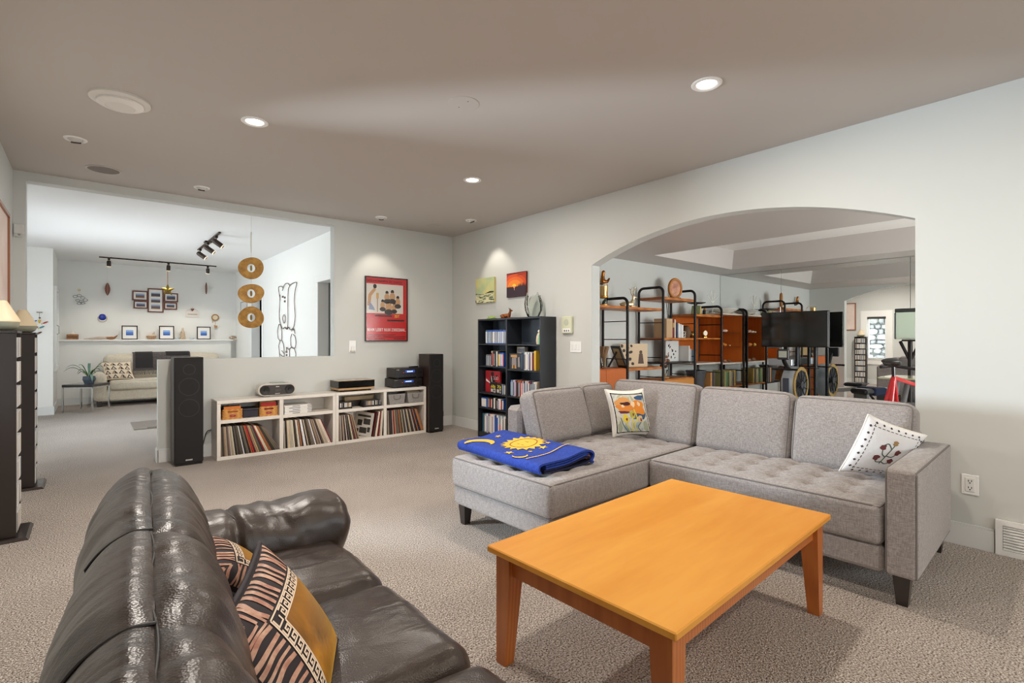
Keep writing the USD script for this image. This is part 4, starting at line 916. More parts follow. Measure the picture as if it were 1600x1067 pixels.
# boombox
t = T('boombox', 'silver and grey portable stereo with two round speakers on the record shelf', 'stereo', (1.605, 6.03, .612), -3)
def stad(w, h, d, y0): 
    p = LineString([(-w / 2 + h / 2, h / 2), (w / 2 - h / 2, h / 2)]).buffer(h / 2, 16)
    return ext_axis(p, d, 'y', y0)
t.part('body', mv(stad(.39, .135, .15, -.075), 0, 0, .006), M((206, 200, 190), .35), smooth=50); t.part('front_panel', mv(stad(.355, .106, .012, -.086), 0, 0, .02), M((62, 56, 54), .4), smooth=50)
for s in (-1, 1):
    t.part('speaker_cone', lathe([(0, -.004), (.012, .004), (.014, -.002), (.04, .006), (.045, .008), (.048, 0)], 28).apply_transform(trimesh.transformations.rotation_matrix(PI / 2, (1, 0, 0))).apply_translation((s * .125, -.088, .073)), M((34, 32, 32), .5), smooth=50)
t.part('logo_plate', bx(-.018, .018, -.0875, -.085, .103, .112), M((190, 186, 180), .4), smooth=False)
t.part('display', bx(-.03, .03, -.089, -.085, .05, .08, .002), M((80, 76, 74), .2)); t.part('badge', bx(-.025, .025, -.0885, -.085, .028, .036), M((180, 172, 160), .4))
t.part('cd_lid', mv(stad(.15, .02, .12, -.06), .02, 0, .13), M((150, 158, 150), .3))
for k in range(4): t.part('button', bx(-.11 + k * .025, -.092 + k * .025, -.04, -.02, .138, .147, .002), M((225, 222, 214), .4))
for s in (-1, 1): t.part('foot', bx(s * .09 - .02, s * .09 + .02, -.05, .05, 0, .008, .002), M((50, 48, 46), .6))
# turntable
t = T('turntable', 'turntable with wooden top plinth and smoked cover on the record shelf', 'turntable', (2.49, 6.02, .612))
t.part('plinth', bx(-.225, .225, -.13, .14, .02, .046, .003), M((178, 142, 96), .45))
for x in (-.17, .17):
    for y in (-.1, .11): t.part('foot', cyl(.022, .02, 16, (x, y, 0)), M((24, 22, 22), .5))
t.part('platter', cyl(.12, .014, 40, (-.05, 0, .047)), M((40, 38, 38), .3, .5)); t.part('tonearm', cat([tube(arc([(.13, .09, .085), (.15, -.02, .085), (.12, -.07, .08)], 8), .005), cyl(.02, .035, 16, (.13, .09, .047))]), M((200, 198, 194), .25, 1.0))
t.part('headshell', bx(.105, .135, -.09, -.06, .07, .082, .002), M((230, 228, 224), .3))
t.part('dust_cover', cat([bx(-.226, .226, -.131, -.128, .048, .128), bx(-.226, -.223, -.128, .139, .048, .128), bx(.223, .226, -.128, .139, .048, .128), bx(-.226, .226, .139, .142, .048, .128)]), smoked, smooth=False)
t.part('cover_lid', bx(-.23, .23, -.135, .145, .1285, .134, .002), M((172, 142, 104), .25, coat=.5))
# amplifier and receiver
blk = M((26, 23, 24), .35); blk2 = M((44, 36, 32), .4, wave=(30.0, (38, 30, 27), 0.0))
def hifi(name, lab, z, h, x0, x1, disp):
    t = T(name, lab, 'hi-fi unit', ((x0 + x1) / 2, 6.03, z)); w = (x1 - x0) / 2
    t.part('case', bx(-w + .004, w - .004, -.095, .14, .012, h, .003), blk2); t.part('front_panel', bx(-w, w, -.108, -.094, .012, h - .002, .003), blk)
    for s in (-1, 1):
        for y in (-.08, .11): t.part('foot', cyl(.018, .012, 14, (s * (w - .05), y, 0)), blk)
    t.part('display', bx(-.06, .08, -.1095, -.107, h * .55, h * .8, .001), M((46, 70, 150), .2, emit=.5))
    t.part('display_digits', cat([bx(-.035 + .018 * q, -.023 + .018 * q, -.1099, -.1094, h * .6, h * .74) for q in range(5)]), M((150, 180, 250), .4, emit=1.5), smooth=False)
    t.part('volume_knob', cyl(.02, .02, 22, (w - .05, -.128, h * .55), 'y'), M((40, 38, 40), .3, .4)); t.part('power_light', bx(-.085, -.078, -.1095, -.107, h * .55, h * .55 + .007), M((220, 40, 30), .4, emit=1.5))
    for k in range(5): t.part('button', bx(-.1 + k * .045, -.078 + k * .045, -.1105, -.107, h * .25, h * .33, .001), M((52, 50, 54), .35))
    t.part('badge', bx(-w + .02, -w + .06, -.1095, -.107, h * .82, h * .88), M((150, 130, 96), .3, .8))
    return t
hifi('amplifier', 'black hi-fi unit, lower of the two stacked on the record shelf', .612, .118, 2.985, 3.405, 1)
hifi('receiver', 'black hi-fi receiver with blue display, upper of the two stacked', .7305, .135, 3.01, 3.42, 1)
t = T('remote_control', 'black remote control lying on top of the stacked hi-fi receiver', 'remote', (3.32, 6.0, .866), 20); t.part('body', bx(-.075, .075, -.02, .02, 0, .016, .004), blk)
for k in range(6): t.part('button', bx(-.06 + k * .02, -.05 + k * .02, -.006, .006, .016, .018), M((90, 88, 90), .4))
# tower speakers
def tower_speaker(x0, x1, y0, y1, h, lab):
    t = T('tower_speaker', lab, 'speaker', ((x0 + x1) / 2, (y0 + y1) / 2, 0)); w = (x1 - x0) / 2; d = (y1 - y0) / 2
    t.part('cabinet', bx(-w, w, -d + .018, d, .02, h, .003), M((54, 40, 34), .4, wave=(4.0, (44, 32, 27), 4.0), stretch=(8, 8, .8)))
    t.part('grille', bx(-w + .003, w - .003, -d, -d + .0178, .022, h - .003, .005), M((20, 19, 20), .75))
    for k, (zz, r) in enumerate(((h - .12, .05), (h - .29, .085), (h - .5, .085))):
        t.part('driver_ring', lathe([(r - .006, 0), (r, .0025), (r + .006, 0)], 36).apply_transform(trimesh.transformations.rotation_matrix(PI / 2, (1, 0, 0))).apply_translation((0, -d + .0005, zz)), M((30, 29, 30), .6), smooth=50)
    t.part('badge', bx(-.03, .03, -d - .002, -d + .001, .045, .06, .001), M((200, 198, 194), .3, .8)); t.part('plinth', bx(-w + .01, w - .01, -d + .01, d - .01, 0, .02), blk)
tower_speaker(.635, .883, 5.865, 6.14, 1.063, 'tall black tower speaker in front of the half wall end')
tower_speaker(3.448, 3.665, 5.80, 6.09, 1.043, 'tall black tower speaker to the right of the record shelves')
obj('speaker_cable', tube(arc([(3.62, 6.1, .35), (3.75, 6.15, .36), (3.86, 6.14, .25), (3.83, 6.1, .1), (3.72, 6.08, .02), (3.6, 6.1, .012)], 10), .006, 8), M((60, 58, 58), .5), 'dark cable looping behind the right tower speaker', 'cable', smooth=True)
obj('speaker_cable', tube(arc([(.9, 6.17, .03), (.95, 6.16, .25), (1.0, 6.175, .28)], 10), .005, 8), M((60, 58, 58), .5), 'dark cable between the left tower speaker and record shelf', 'cable', smooth=True)

# ---------------------------------------------------------------- black bookcase
bc = M((40, 44, 52), .42, noise=(3.0, (34, 37, 44)))
BXF, BXB, BY0, BY1, BZT = 3.815, 4.055, 4.055, 5.228, 1.497
D0 = 4.652
t = T('bookcase', 'black two-column bookcase against the right wall', 'bookcase', (3.94, 4.64, 0))
t.part('side_panel', bx(BXF, BXB, BY0, BY0 + .02, 0, BZT, .001), bc, w=True); t.part('side_panel', bx(BXF, BXB, BY1 - .02, BY1, 0, BZT, .001), bc, w=True); t.part('divider', bx(BXF, BXB - .006, D0 - .012, D0 + .012, .06, BZT - .02, .001), bc, w=True)
t.part('top_panel', bx(BXF - .002, BXB, BY0 + .0202, BY1 - .0202, BZT - .02, BZT, .001), bc, w=True); t.part('back_panel', bx(BXB - .006, BXB - .001, BY0 + .02, BY1 - .02, .0, BZT - .02), M((58, 70, 84), .5), w=True)
t.part('plinth', bx(BXF + .006, BXF + .02, BY0 + .02, BY1 - .02, 0, .055), bc, w=True)
SL = [.07, .384, .57, .908, 1.185]; SR = [.07, .30, .57, .888, 1.185]
for zz in SL: t.part('shelf_board', bx(BXF + .004, BXB - .006, D0 + .0122, BY1 - .0202, zz - .016, zz, .001), bc, w=True)
for zz in SR: t.part('shelf_board', bx(BXF + .004, BXB - .006, BY0 + .0202, D0 - .0122, zz - .016, zz, .001), bc, w=True)
def spine_row(name, cat_, noun, y, z, items, where, group, dep=.135, xf=None):
    """items: (thickness, height, colour, label colour or None); the row runs to the right (towards smaller y)"""
    for k, (th, h, c, lc) in enumerate(items):
        x = (xf or BXF + .02) + rnd.uniform(0, .006)
        nm = name; lab = f'{c} {noun}, {ORD[k]} from left, {where}'
        tt = T(nm, lab, cat_, (x, y - th / 2, z), group=group)
        tt.part('case', bx(0, dep, -th / 2 + .0005, th / 2 - .0005, 0, h, .0012), M(PAL[c], .35))
        if lc: tt.part('spine_label', bx(-.0008, .0006, -th / 2 + .0012, th / 2 - .0012, h * .06, h * .88), M(PAL[lc], .45), smooth=False)
        y -= th
    return y
r_ = random.Random(11)
spine_row('disc_case', 'disc case', 'disc case', 5.09, 1.185, [(.0205, .172, 'blue', r_.choice(['pale blue', 'white', 'lilac', 'pale blue', 'grey'])) if k else (.0205, .172, 'green', 'white') for k in range(20)], 'top left bookcase shelf', 'disc cases on the top left shelf')
y = spine_row('disc_case', 'disc case', 'clear disc case', 5.085, .908, [(.0125, .142, c, l) for c, l in (('grey', 'pale blue'), ('grey', 'grey'), ('grey', 'pale blue'), ('charcoal', 'grey'), ('grey', 'pale blue'), ('grey', 'grey'), ('charcoal', 'grey'), ('grey', 'pale blue'))], 'second left bookcase shelf, small cases', 'small cases on the second left shelf')
spine_row('book', 'book', 'book', y - .01, .908, [(.022, .19, 'beige', 'maroon'), (.02, .185, 'dark brown', 'red'), (.03, .175, 'black', 'grey'), (.026, .178, 'black', None), (.028, .186, 'white', None), (.014, .186, 'black', None), (.024, .172, 'black', 'yellow'), (.02, .172, 'blue', 'white'), (.02, .172, 'blue', 'lilac'), (.02, .172, 'blue', 'white'), (.02, .172, 'blue', 'pink')], 'second left bookcase shelf', 'books on the second left shelf')
# red box set and decade discs
t = T('box_set', 'red boxed set with a black figure and the number 100', 'box set', (3.93, 5.03, .57))
t.part('box', bx(-.03, .0, -.15, .15, 0, .275, .003), M((176, 34, 44), .4))
fx = lambda poly, x: ext_axis(affinity.scale(poly, -1, 1, origin=(0, 0)), .001, 'x', x)
t.part('printed_figure', fx(unary_union([Point(0.0, .235).buffer(.028), Polygon([(-.055, .09), (-.045, .2), (.045, .2), (.06, .08)]), Polygon([(.045, .2), (.10, .23), (.10, .215), (.05, .17)])]), -.0315), M((22, 20, 22), .5), smooth=False)
t.part('printed_flash', fx(unary_union([Polygon([(-.13, .17), (-.05, .13), (-.05, .115), (-.13, .14)]), Polygon([(-.03, .2), (-.02, .21), (.0, .12), (-.01, .1)])]), -.0325), M((232, 230, 230), .5), smooth=False)
t.part('printed_number', text_on('100', .04, ((-.0325, -.07, .185), (0, -1, 0), (0, 0, 1), (-1, 0, 0))), M((225, 200, 205), .5), smooth=False)
for yy, txt, w in ((4.965, '60s', .10), (4.845, '70s', .10)):
    t = T('disc_case', f'black disc case reading {txt} on the third left shelf', 'disc case', (3.875, yy, .57))
    t.part('case', bx(-.012, .012, -.055, .055, 0, .135, .0015), M((36, 34, 36), .3)); t.part('printed_number', text_on(txt, .038, ((-.0125, 0, .085), (0, -1, 0), (0, 0, 1), (-1, 0, 0)), bold=True, width=.085), M((240, 226, 60), .5), smooth=False)
    t.part('printed_panel', cat([bx(-.0132, -.0118, -.045, -.005, .01, .06), bx(-.0132, -.0118, .005, .05, .015, .055)]), M((206, 200, 196), .5), smooth=False)
    t.part('disc_mark', fx(affinity.translate(Point(0, 0).buffer(.012).difference(Point(0, 0).buffer(.005)), .02, .035), -.0145), M((40, 38, 40), .5), smooth=False)
spine_row('disc_case', 'disc case', 'disc case', 4.782, .57, [(.014, .125, 'charcoal', None), (.014, .125, 'grey', 'teal blue'), (.014, .125, 'grey', 'pale blue'), (.014, .125, 'dark blue', 'grey'), (.014, .125, 'grey', 'grey'), (.014, .13, 'charcoal', 'white')], 'third left bookcase shelf', 'disc cases on the third left shelf')
spine_row('video_case', 'video case', 'video case', 5.18, .384, [(.10, .122, 'blue', 'white'), (.026, .122, 'blue', None), (.022, .13, 'charcoal', 'grey'), (.022, .13, 'black', 'grey'), (.03, .13, 'black', 'red'), (.024, .13, 'black', 'white'), (.026, .13, 'black', None), (.03, .13, 'white', None), (.03, .13, 'black', None), (.024, .12, 'black', 'grey'), (.03, .13, 'white', 'lilac'), (.03, .13, 'white', None), (.024, .12, 'charcoal', 'red'), (.024, .13, 'blue', 'white')], 'fourth left bookcase shelf', 'video cases on the fourth left shelf')
spine_row('book', 'book', 'tall book', 5.16, .07, [(.04, .235, 'teal blue', None), (.012, .22, 'white', None), (.034, .235, 'pale blue', 'white'), (.03, .235, 'white', 'lilac'), (.024, .24, 'blue', 'pale blue'), (.022, .24, 'orange', 'cream'), (.026, .238, 'white', None), (.03, .24, 'white', 'lilac'), (.03, .24, 'white', None), (.022, .23, 'blue', None), (.022, .235, 'dark blue', 'blue'), (.028, .24, 'white', 'blue'), (.022, .235, 'pale blue', 'white'), (.022, .13, 'pink', None), (.024, .24, 'white', None), (.022, .235, 'pale blue', 'white'), (.016, .20, 'charcoal', None), (.028, .24, 'white', None), (.03, .245, 'white', 'grey')], 'bottom left bookcase shelf', 'tall books on the bottom left shelf', dep=.17)
# right column
t = T('storage_box', 'white card box standing behind the patterned box on the bookcase', 'box', (3.97, 4.535, .888)); t.part('box', bx(-.03, .03, -.07, .07, 0, .265, .002), M((226, 220, 208), .5)); t.part('printed_panel', cat([bx(-.0312, -.0295, -.06, .045, .2, .245), bx(-.0312, -.0295, -.066, -.052, .2, .25)]), M((150, 156, 170), .5), smooth=False)
t = T('box_set', 'dark boxed set with a golden robed figure print', 'box set', (3.87, 4.52, .888))
t.part('box', bx(-.03, .03, -.11, .11, 0, .188, .002), M((44, 46, 56), .4)); t.part('printed_figure', fx(unary_union([Polygon([(-.075, .17), (.03, .175), (.035, .14), (-.08, .145)]), Polygon([(-.06, .01), (-.055, .05), (-.03, .05), (-.03, .01)]), Polygon([(-.01, .01), (-.01, .05), (.02, .05), (.025, .01)])]), -.0312), M((196, 146, 80), .5), smooth=False)
t.part('printed_robe', fx(unary_union([Polygon([(-.06, .05), (-.055, .14), (.02, .14), (.025, .05)]), blob(.07, .08, .02, .05, 31) if False else Polygon([(.05, .03), (.05, .14), (.08, .15), (.09, .03)])]), -.0314), M((150, 142, 142), .5), smooth=False)
spine_row('book', 'book', 'tall book', 4.405, .888, [(.018, .2, 'charcoal', 'teal blue'), (.018, .2, 'dark blue', None), (.018, .205, 'teal blue', 'charcoal'), (.02, .205, 'white', 'grey'), (.02, .21, 'white', None), (.022, .208, 'pale blue', 'white'), (.022, .21, 'white', 'lilac'), (.018, .2, 'dark blue', None), (.022, .208, 'white', None), (.018, .2, 'maroon', 'red'), (.02, .2, 'dark brown', None), (.03, .225, 'yellow', None)], 'second right bookcase shelf', 'tall books on the second right shelf', dep=.16)
r_ = random.Random(5); cc = ['white', 'pale blue', 'lilac', 'charcoal', 'dark blue', 'orange', 'beige', 'grey', 'white', 'red', 'dark brown', 'teal blue']
spine_row('disc_case', 'disc case', 'disc case', 4.60, .57, [(.0145, .19 + r_.uniform(-.004, .004), ['blue', 'pale blue', 'dark blue', 'white', 'lilac', 'pale blue', 'red', 'charcoal', 'dark brown', 'orange', 'charcoal', 'orange', 'red', 'teal blue'][k] if k < 14 else r_.choice(cc), r_.choice(['white', 'lilac', 'grey', None, 'charcoal', 'pale blue'])) for k in range(32)], 'third right bookcase shelf', 'disc cases on the third right shelf')
# figurine (robed group)
t = T('figurine', 'pale porcelain robed pair figurine on the top right bookcase shelf', 'figurine', (3.90, 4.15, 1.185))
t.part('cream_robe', mv(lathe([(0, 0), (.034, .0), (.038, .04), (.034, .09), (.02, .125), (.0, .135)], 18), 0, .018, 0), M((232, 216, 190), .35), smooth=50); t.part('green_robe', mv(lathe([(0, 0), (.026, .0), (.028, .06), (.02, .11), (.0, .122)], 18), -.012, -.014, 0), M((136, 196, 150), .35), smooth=50)
t.part('head', mv(trimesh.creation.icosphere(3, .018), 0, .016, .145), M((228, 204, 170), .35), smooth=True); t.part('head', mv(trimesh.creation.icosphere(3, .015), -.01, -.012, .132), M((228, 204, 170), .35), smooth=True); t.part('veil', mv(lathe([(.021, -.004), (.021, .012), (.012, .022), (0, .024)], 16), .002, .016, .142), M((240, 236, 224), .35), smooth=50)
# ornaments on top of the bookcase
def chain(pts, rad, seg=.012):
    """one continuous skin over a chain tree: pts {name:(x,y,z,r)}, bones pairs"""
    pass
import manifold3d as m3
def skin(balls, bones, fine=.008, it=8):
    parts = []
    for a, b in bones:
        P = []
        for q in (a, b):
            s = trimesh.creation.icosphere(2, balls[q][3]); P.append(s.vertices + np.array(balls[q][:3]))
        h = hull(np.vstack(P)); parts.append(m3.Manifold(m3.Mesh(np.asarray(h.vertices, np.float32), np.asarray(h.faces, np.uint32))))
    m = m3.Manifold.batch_boolean(parts, m3.OpType.Add).refine_to_length(fine).to_mesh()
    tm = trimesh.Trimesh(np.array(m.vert_properties[:, :3]), np.array(m.tri_verts), process=True)
    trimesh.smoothing.filter_taubin(tm, iterations=it); return tm
copper = M((150, 84, 34), .32, .6, noise=(18.0, (96, 50, 20)))
def deer(name, lab, loc, rz, mat, s=1.0, antlers=False, ears=True):
    t = T(name, lab, 'figurine', loc, rz)
    b = {'r': (-.05, 0, .032, .032), 'm': (0, 0, .036, .034), 'c': (.045, 0, .042, .028), 'n': (.062, 0, .085, .016), 'h': (.068, 0, .118, .016), 'z': (.098, 0, .110, .008), 'l1': (.04, .022, .012, .010), 'l2': (.10, .022, .009, .007), 'k1': (.04, -.022, .012, .010), 'k2': (.095, -.026, .009, .007), 'q1': (-.05, .03, .02, .018), 'q2': (-.01, .045, .01, .009), 'w1': (-.05, -.03, .02, .018), 'w2': (-.01, -.045, .01, .009), 't': (-.085, 0, .04, .008), 'e1': (.062, .012, .132, .005), 'e2': (.056, .034, .15, .003), 'f1': (.062, -.012, .132, .005), 'f2': (.056, -.034, .15, .003)}
    bo = [('r', 'm'), ('m', 'c'), ('c', 'n'), ('n', 'h'), ('h', 'z'), ('c', 'l1'), ('l1', 'l2'), ('c', 'k1'), ('k1', 'k2'), ('r', 'q1'), ('q1', 'q2'), ('r', 'w1'), ('w1', 'w2'), ('r', 't'), ('h', 'e1'), ('e1', 'e2'), ('h', 'f1'), ('f1', 'f2')]
    m = skin(b, bo, .007, 6); m.apply_translation((0, 0, -m.bounds[0][2])); m.apply_scale(s); t.part('body', m, mat, smooth=True)
    if antlers:
        A_ = []
        for sg in (-1, 1):
            A_.append(tube(arc([(.066, sg * .008, .128), (.05, sg * .03, .165), (.058, sg * .05, .20), (.075, sg * .052, .225)], 6), .0035)); A_.append(tube(arc([(.052, sg * .032, .17), (.075, sg * .03, .195)], 4), .003)); A_.append(tube(arc([(.057, sg * .046, .195), (.04, sg * .06, .215)], 4), .003))
        a = cat(A_); a.apply_scale(s); t.part('antlers', a, mat, smooth=True)
    for sg in (-1, 1): t.part('eye', mv(trimesh.creation.icosphere(1, .003), .075, sg * .0135, .122).apply_scale(s), M((16, 12, 10), .2), smooth=True)
    return t
deer('deer_figurine', 'copper brown lying fawn figurine on top of the black bookcase', (3.93, 4.80, BZT), -60, copper, .85)
t = T('lizard_figurine', 'green lizard ornament lying on top of the black bookcase', 'figurine', (3.92, 5.07, BZT), 75)
lz = {'h': (.085, .0, .022, .013), 'n': (.105, 0, .02, .008), 's': (.05, 0, .02, .017), 'm': (0, .005, .02, .02), 'p': (-.05, 0, .018, .014), 't1': (-.1, -.012, .013, .008), 't2': (-.15, .005, .008, .004), 'a': (.06, .04, .006, .006), 'b': (.05, -.04, .006, .006), 'c': (-.03, .042, .006, .006), 'd': (-.05, -.04, .006, .006)}
t.part('body', skin(lz, [('n', 'h'), ('h', 's'), ('s', 'm'), ('m', 'p'), ('p', 't1'), ('t1', 't2'), ('s', 'a'), ('s', 'b'), ('p', 'c'), ('p', 'd')], .007, 5), M((96, 168, 44), .4, noise=(50.0, (206, 214, 120))), smooth=True)
for sg in (-1, 1): t.part('eye', mv(trimesh.creation.icosphere(1, .004), .092, sg * .009, .033), M((20, 20, 16), .2), smooth=True)
t = T('glass_vase', 'clear rippled glass vase with a jagged rim on top of the bookcase', 'vase', (3.93, 4.30, BZT))
n_ = 48; V = []; hs = [0, .01, .03, .08, .14, .19, .225, .25]; rr_ = [.06, .068, .078, .098, .104, .096, .084, .08]
prof = [(rr_[i], hs[i]) for i in range(8)]
vm = lathe([(0, 0)] + prof + [(r - .004, h) for r, h in prof[::-1]] + [(0, .008)], n_); a_ = np.arctan2(vm.vertices[:, 1], vm.vertices[:, 0]); rq = np.linalg.norm(vm.vertices[:, :2], axis=1)
k_ = np.clip((vm.vertices[:, 2] - .1) / .15, 0, 1)
vm.vertices[:, 2] += k_ * (.022 * np.sin(a_ * 3) + .014 * np.sin(a_ * 7 + 1)) * (rq > .01); vm.vertices[:, :2] *= (1 + .03 * np.sin(a_ * 9 + vm.vertices[:, 2] * 18))[:, None]
t.part('body', vm, clear_glass, smooth=True)

# ---------------------------------------------------------------- pictures on the walls
def canvas_x(lab, y0, y1, z0, z1, under):
    t = T('canvas_painting', lab, 'painting', (XR, (y0 + y1) / 2, (z0 + z1) / 2))
    w, h = (y1 - y0) / 2, (z1 - z0) / 2
    t.part('canvas', bx(-.03, -.002, -w, w, -h, h, .002), under)
    return t, w, h
def px_(t, name, poly, col, d, w, h, mat=None):
    p = affinity.scale(poly, -2 * w, 2 * h, origin=(0, 0)); p = affinity.translate(p, w, -h)
    t.part(name, ext_axis(p, .0006, 'x', -.0305 - d), mat or M(col, .7), smooth=False)
t, w, h = canvas_x('small pale green seaside painting, left of the two canvases', 5.165, 5.57, 1.725, 2.055, M((200, 186, 120), .7))
px_(t, 'sky', sbox(.0, .3, 1, 1), None, .0003, w, h, special('hazy_sky_paint', {'tc': ('texture_coordinate', {}), 'n': ('noise_texture', {'scale': 4.0, 'detail': 3.0}), 'r': ('rgb_ramp', {'ramp': [(.35, lin((168, 190, 150))), (.65, lin((222, 212, 140)))]}), 'p': ('principled_bsdf', {'roughness': .7})}, [('tc.object', 'n.vector'), ('n.fac', 'r.fac'), ('r.color', 'p.base_color')], 'p.BSDF'))
px_(t, 'surf', sbox(.0, .0, 1, .36), None, .0006, w, h, special('surf_paint', {'tc': ('texture_coordinate', {}), 'mp': ('mapping', {'scale': (20, 14, 60)}), 'n': ('noise_texture', {'scale': 1.0, 'detail': 4.0}), 'r': ('rgb_ramp', {'ramp': [(.38, lin((70, 84, 70))), (.5, lin((206, 206, 160))), (.6, lin((226, 222, 184)))]}), 'p': ('principled_bsdf', {'roughness': .7})}, [('tc.object', 'mp.vector'), ('mp.vector', 'n.vector'), ('n.fac', 'r.fac'), ('r.color', 'p.base_color')], 'p.BSDF'))
px_(t, 'headland', unary_union([Polygon([(.5, .36), (.62, .4), (.78, .45), (.98, .44), (.98, .39), (.7, .38)]), Polygon([(0, .36), (.12, .36), (.1, .39), (0, .40)]), Polygon([(0, .02), (.05, .02), (.04, .12), (0, .14)])]), (52, 58, 52), .001, w, h)
t, w, h = canvas_x('small orange sunset painting, right of the two canvases', 4.54, 4.905, 1.765, 2.065, M((90, 34, 30), .7))
for k, (c, rx, ry) in enumerate((((196, 66, 40), 1.4, 1.2), ((222, 84, 40), .62, .50), ((236, 110, 44), .5, .38), ((244, 140, 50), .36, .26))):
    px_(t, 'sky_band', affinity.translate(affinity.scale(Point(0, 0).buffer(1, 24), rx, ry), .42, .44).intersection(sbox(.0, .42, 1, 1)), c, .0003 + k * .0003, w, h)
px_(t, 'cloud', unary_union([Polygon([(0, .93), (1, .97), (1, 1), (0, 1)]), Polygon([(.55, .86), (.95, .9), (.95, .92), (.6, .89)])]), (120, 44, 40), .0018, w, h)
px_(t, 'sun', Point(.40, .44).buffer(.1).intersection(sbox(0, .44, 1, 1)), (252, 204, 70), .002, w, h)
tree = [(0, 0), (0, .38)]; r_ = random.Random(2)
for k in range(40):
    u = k / 39; tree += [(u, .40 + (.16 * r_.random() * (u > .6) + .07 * r_.random()) * (1 if abs(u - .42) > .1 else .1)), (u + .012, .40)]
px_(t, 'treeline', Polygon(tree + [(1, .38), (1, 0)]).buffer(0), (58, 40, 50), .0024, w, h)
px_(t, 'sun_glint', Polygon([(.34, .42), (.47, .42), (.42, .36), (.43, .28), (.40, .28), (.39, .37)]), (236, 160, 130), .0028, w, h)
# red film poster (generic stand-in picture)
PX0, PX1, PZ0, PZ1 = 2.717, 3.321, 1.215, 2.058
pw, ph = PX1 - PX0, PZ1 - PZ0
t = T('framed_poster', 'large framed red poster above the record shelves', 'poster', ((PX0 + PX1) / 2, YB, (PZ0 + PZ1) / 2))
t.part('frame', ext_axis(sbox(-pw / 2, -ph / 2, pw / 2, ph / 2).difference(sbox(-pw / 2 + .012, -ph / 2 + .012, pw / 2 - .012, ph / 2 - .012)), .028, 'y', -.03), M((40, 28, 26), .4))
pst = t.part('print', bx(-pw / 2 + .012, pw / 2 - .012, -.020, -.004, -ph / 2 + .012, ph / 2 - .012), M((206, 34, 34), .45), smooth=False)
def pp(name, poly, col, d):   # poly in 0..1 of the print, y up
    p = affinity.translate(affinity.scale(poly, pw, ph, origin=(0, 0)), -pw / 2, -ph / 2)
    t.part(name, ext_axis(p, .0006, 'y', -.0202 - d), M(col, .5), smooth=False, under=pst)
def ptxt(s, x, y, h, col, wd=None, bold=True): t.part('printed_words', text_on(s, h * ph, ((x * pw - pw / 2, -.0212, y * ph - ph / 2), (1, 0, 0), (0, 0, 1), (0, -1, 0)), .0006, bold, wd and wd * pw), M(col, .5), smooth=False, under=pst)
pp('picture_panel', sbox(.025, .435, .89, .89), (226, 220, 210), .0003)
sk = (206, 160, 116)
fig = lambda x, y, s: [(affinity.translate(affinity.scale(Point(0, 0).buffer(1, 8), .03 * s, .024 * s), x, y + .06 * s), (44, 34, 32)), (affinity.translate(affinity.scale(Point(0, 0).buffer(1, 8), .05 * s, .05 * s), x, y), sk), (affinity.translate(affinity.scale(Point(0, 0).buffer(1, 8), .065 * s, .03 * s), x, y - .055 * s), (60, 52, 50))]
for k, (x, y, s_) in enumerate(((.50, .69, 1.2), (.63, .70, 1.3), (.76, .62, 1.2), (.40, .56, 1.1), (.54, .54, 1.5), (.67, .53, 1.1))):
    for j, (g, c) in enumerate(fig(x, y, s_)): pp('printed_shape', g, c, .0008 + .0002 * j + .00005 * k)
pp('printed_shape', Polygon([(.05, .55), (.07, .72), (.2, .83), (.25, .8), (.14, .70), (.12, .55)]), sk, .001); pp('printed_shape', affinity.translate(affinity.scale(Point(0, 0).buffer(1, 10), .04, .035), .22, .85), (44, 34, 32), .0012); pp('printed_shape', Polygon([(.08, .49), (.1, .62), (.2, .52), (.22, .48)]), (150, 158, 188), .0014)
pp('printed_shape', sbox(.25, .66, .31, .75), (220, 180, 110), .001); pp('printed_shape', LineString([(.28, .46), (.28, .66)]).buffer(.008), (160, 110, 80), .001)
ptxt('WILLKOMMEN IN TOKIO', .45, .935, .032, (50, 22, 22), .82, False)
pp('printed_bars', unary_union([sbox(.22, .385, .62, .41), sbox(.5, .315, .92, .34)]), (60, 24, 24), .0006)
ptxt('IST', .74, .395, .04, (250, 214, 50), .12); ptxt('MAN LEBT NUR ZWEIMAL', .5, .18, .045, (240, 232, 226), .9)
pp('printed_credits', unary_union([sbox(.06, .095, .7, .105), sbox(.06, .065, .36, .075), sbox(.4, .065, .95, .075), sbox(.06, .035, .45, .045), sbox(.66, .035, .93, .045)]), (70, 16, 18), .0006)
t.part('glass', bx(-pw / 2 + .012, pw / 2 - .012, -.0262, -.0252, -ph / 2 + .012, ph / 2 - .012), poster_glass, smooth=False)
# framed picture on the left wall
t = T('framed_picture', 'large framed picture on the left wall with a pink reflection painted in', 'picture', (XL, 5.2, 1.87))
t.part('frame', ext_axis(sbox(-.55, -.385, .55, .385).difference(sbox(-.525, -.36, .525, .36)), .022, 'x', 0), M((150, 100, 72), .4)); t.part('print', bx(.002, .008, -.525, .525, -.36, .36), M((226, 204, 194), .6, noise=(3.0, (238, 220, 210))), smooth=False)  # pale pink of the print stands for the reflection in its glass

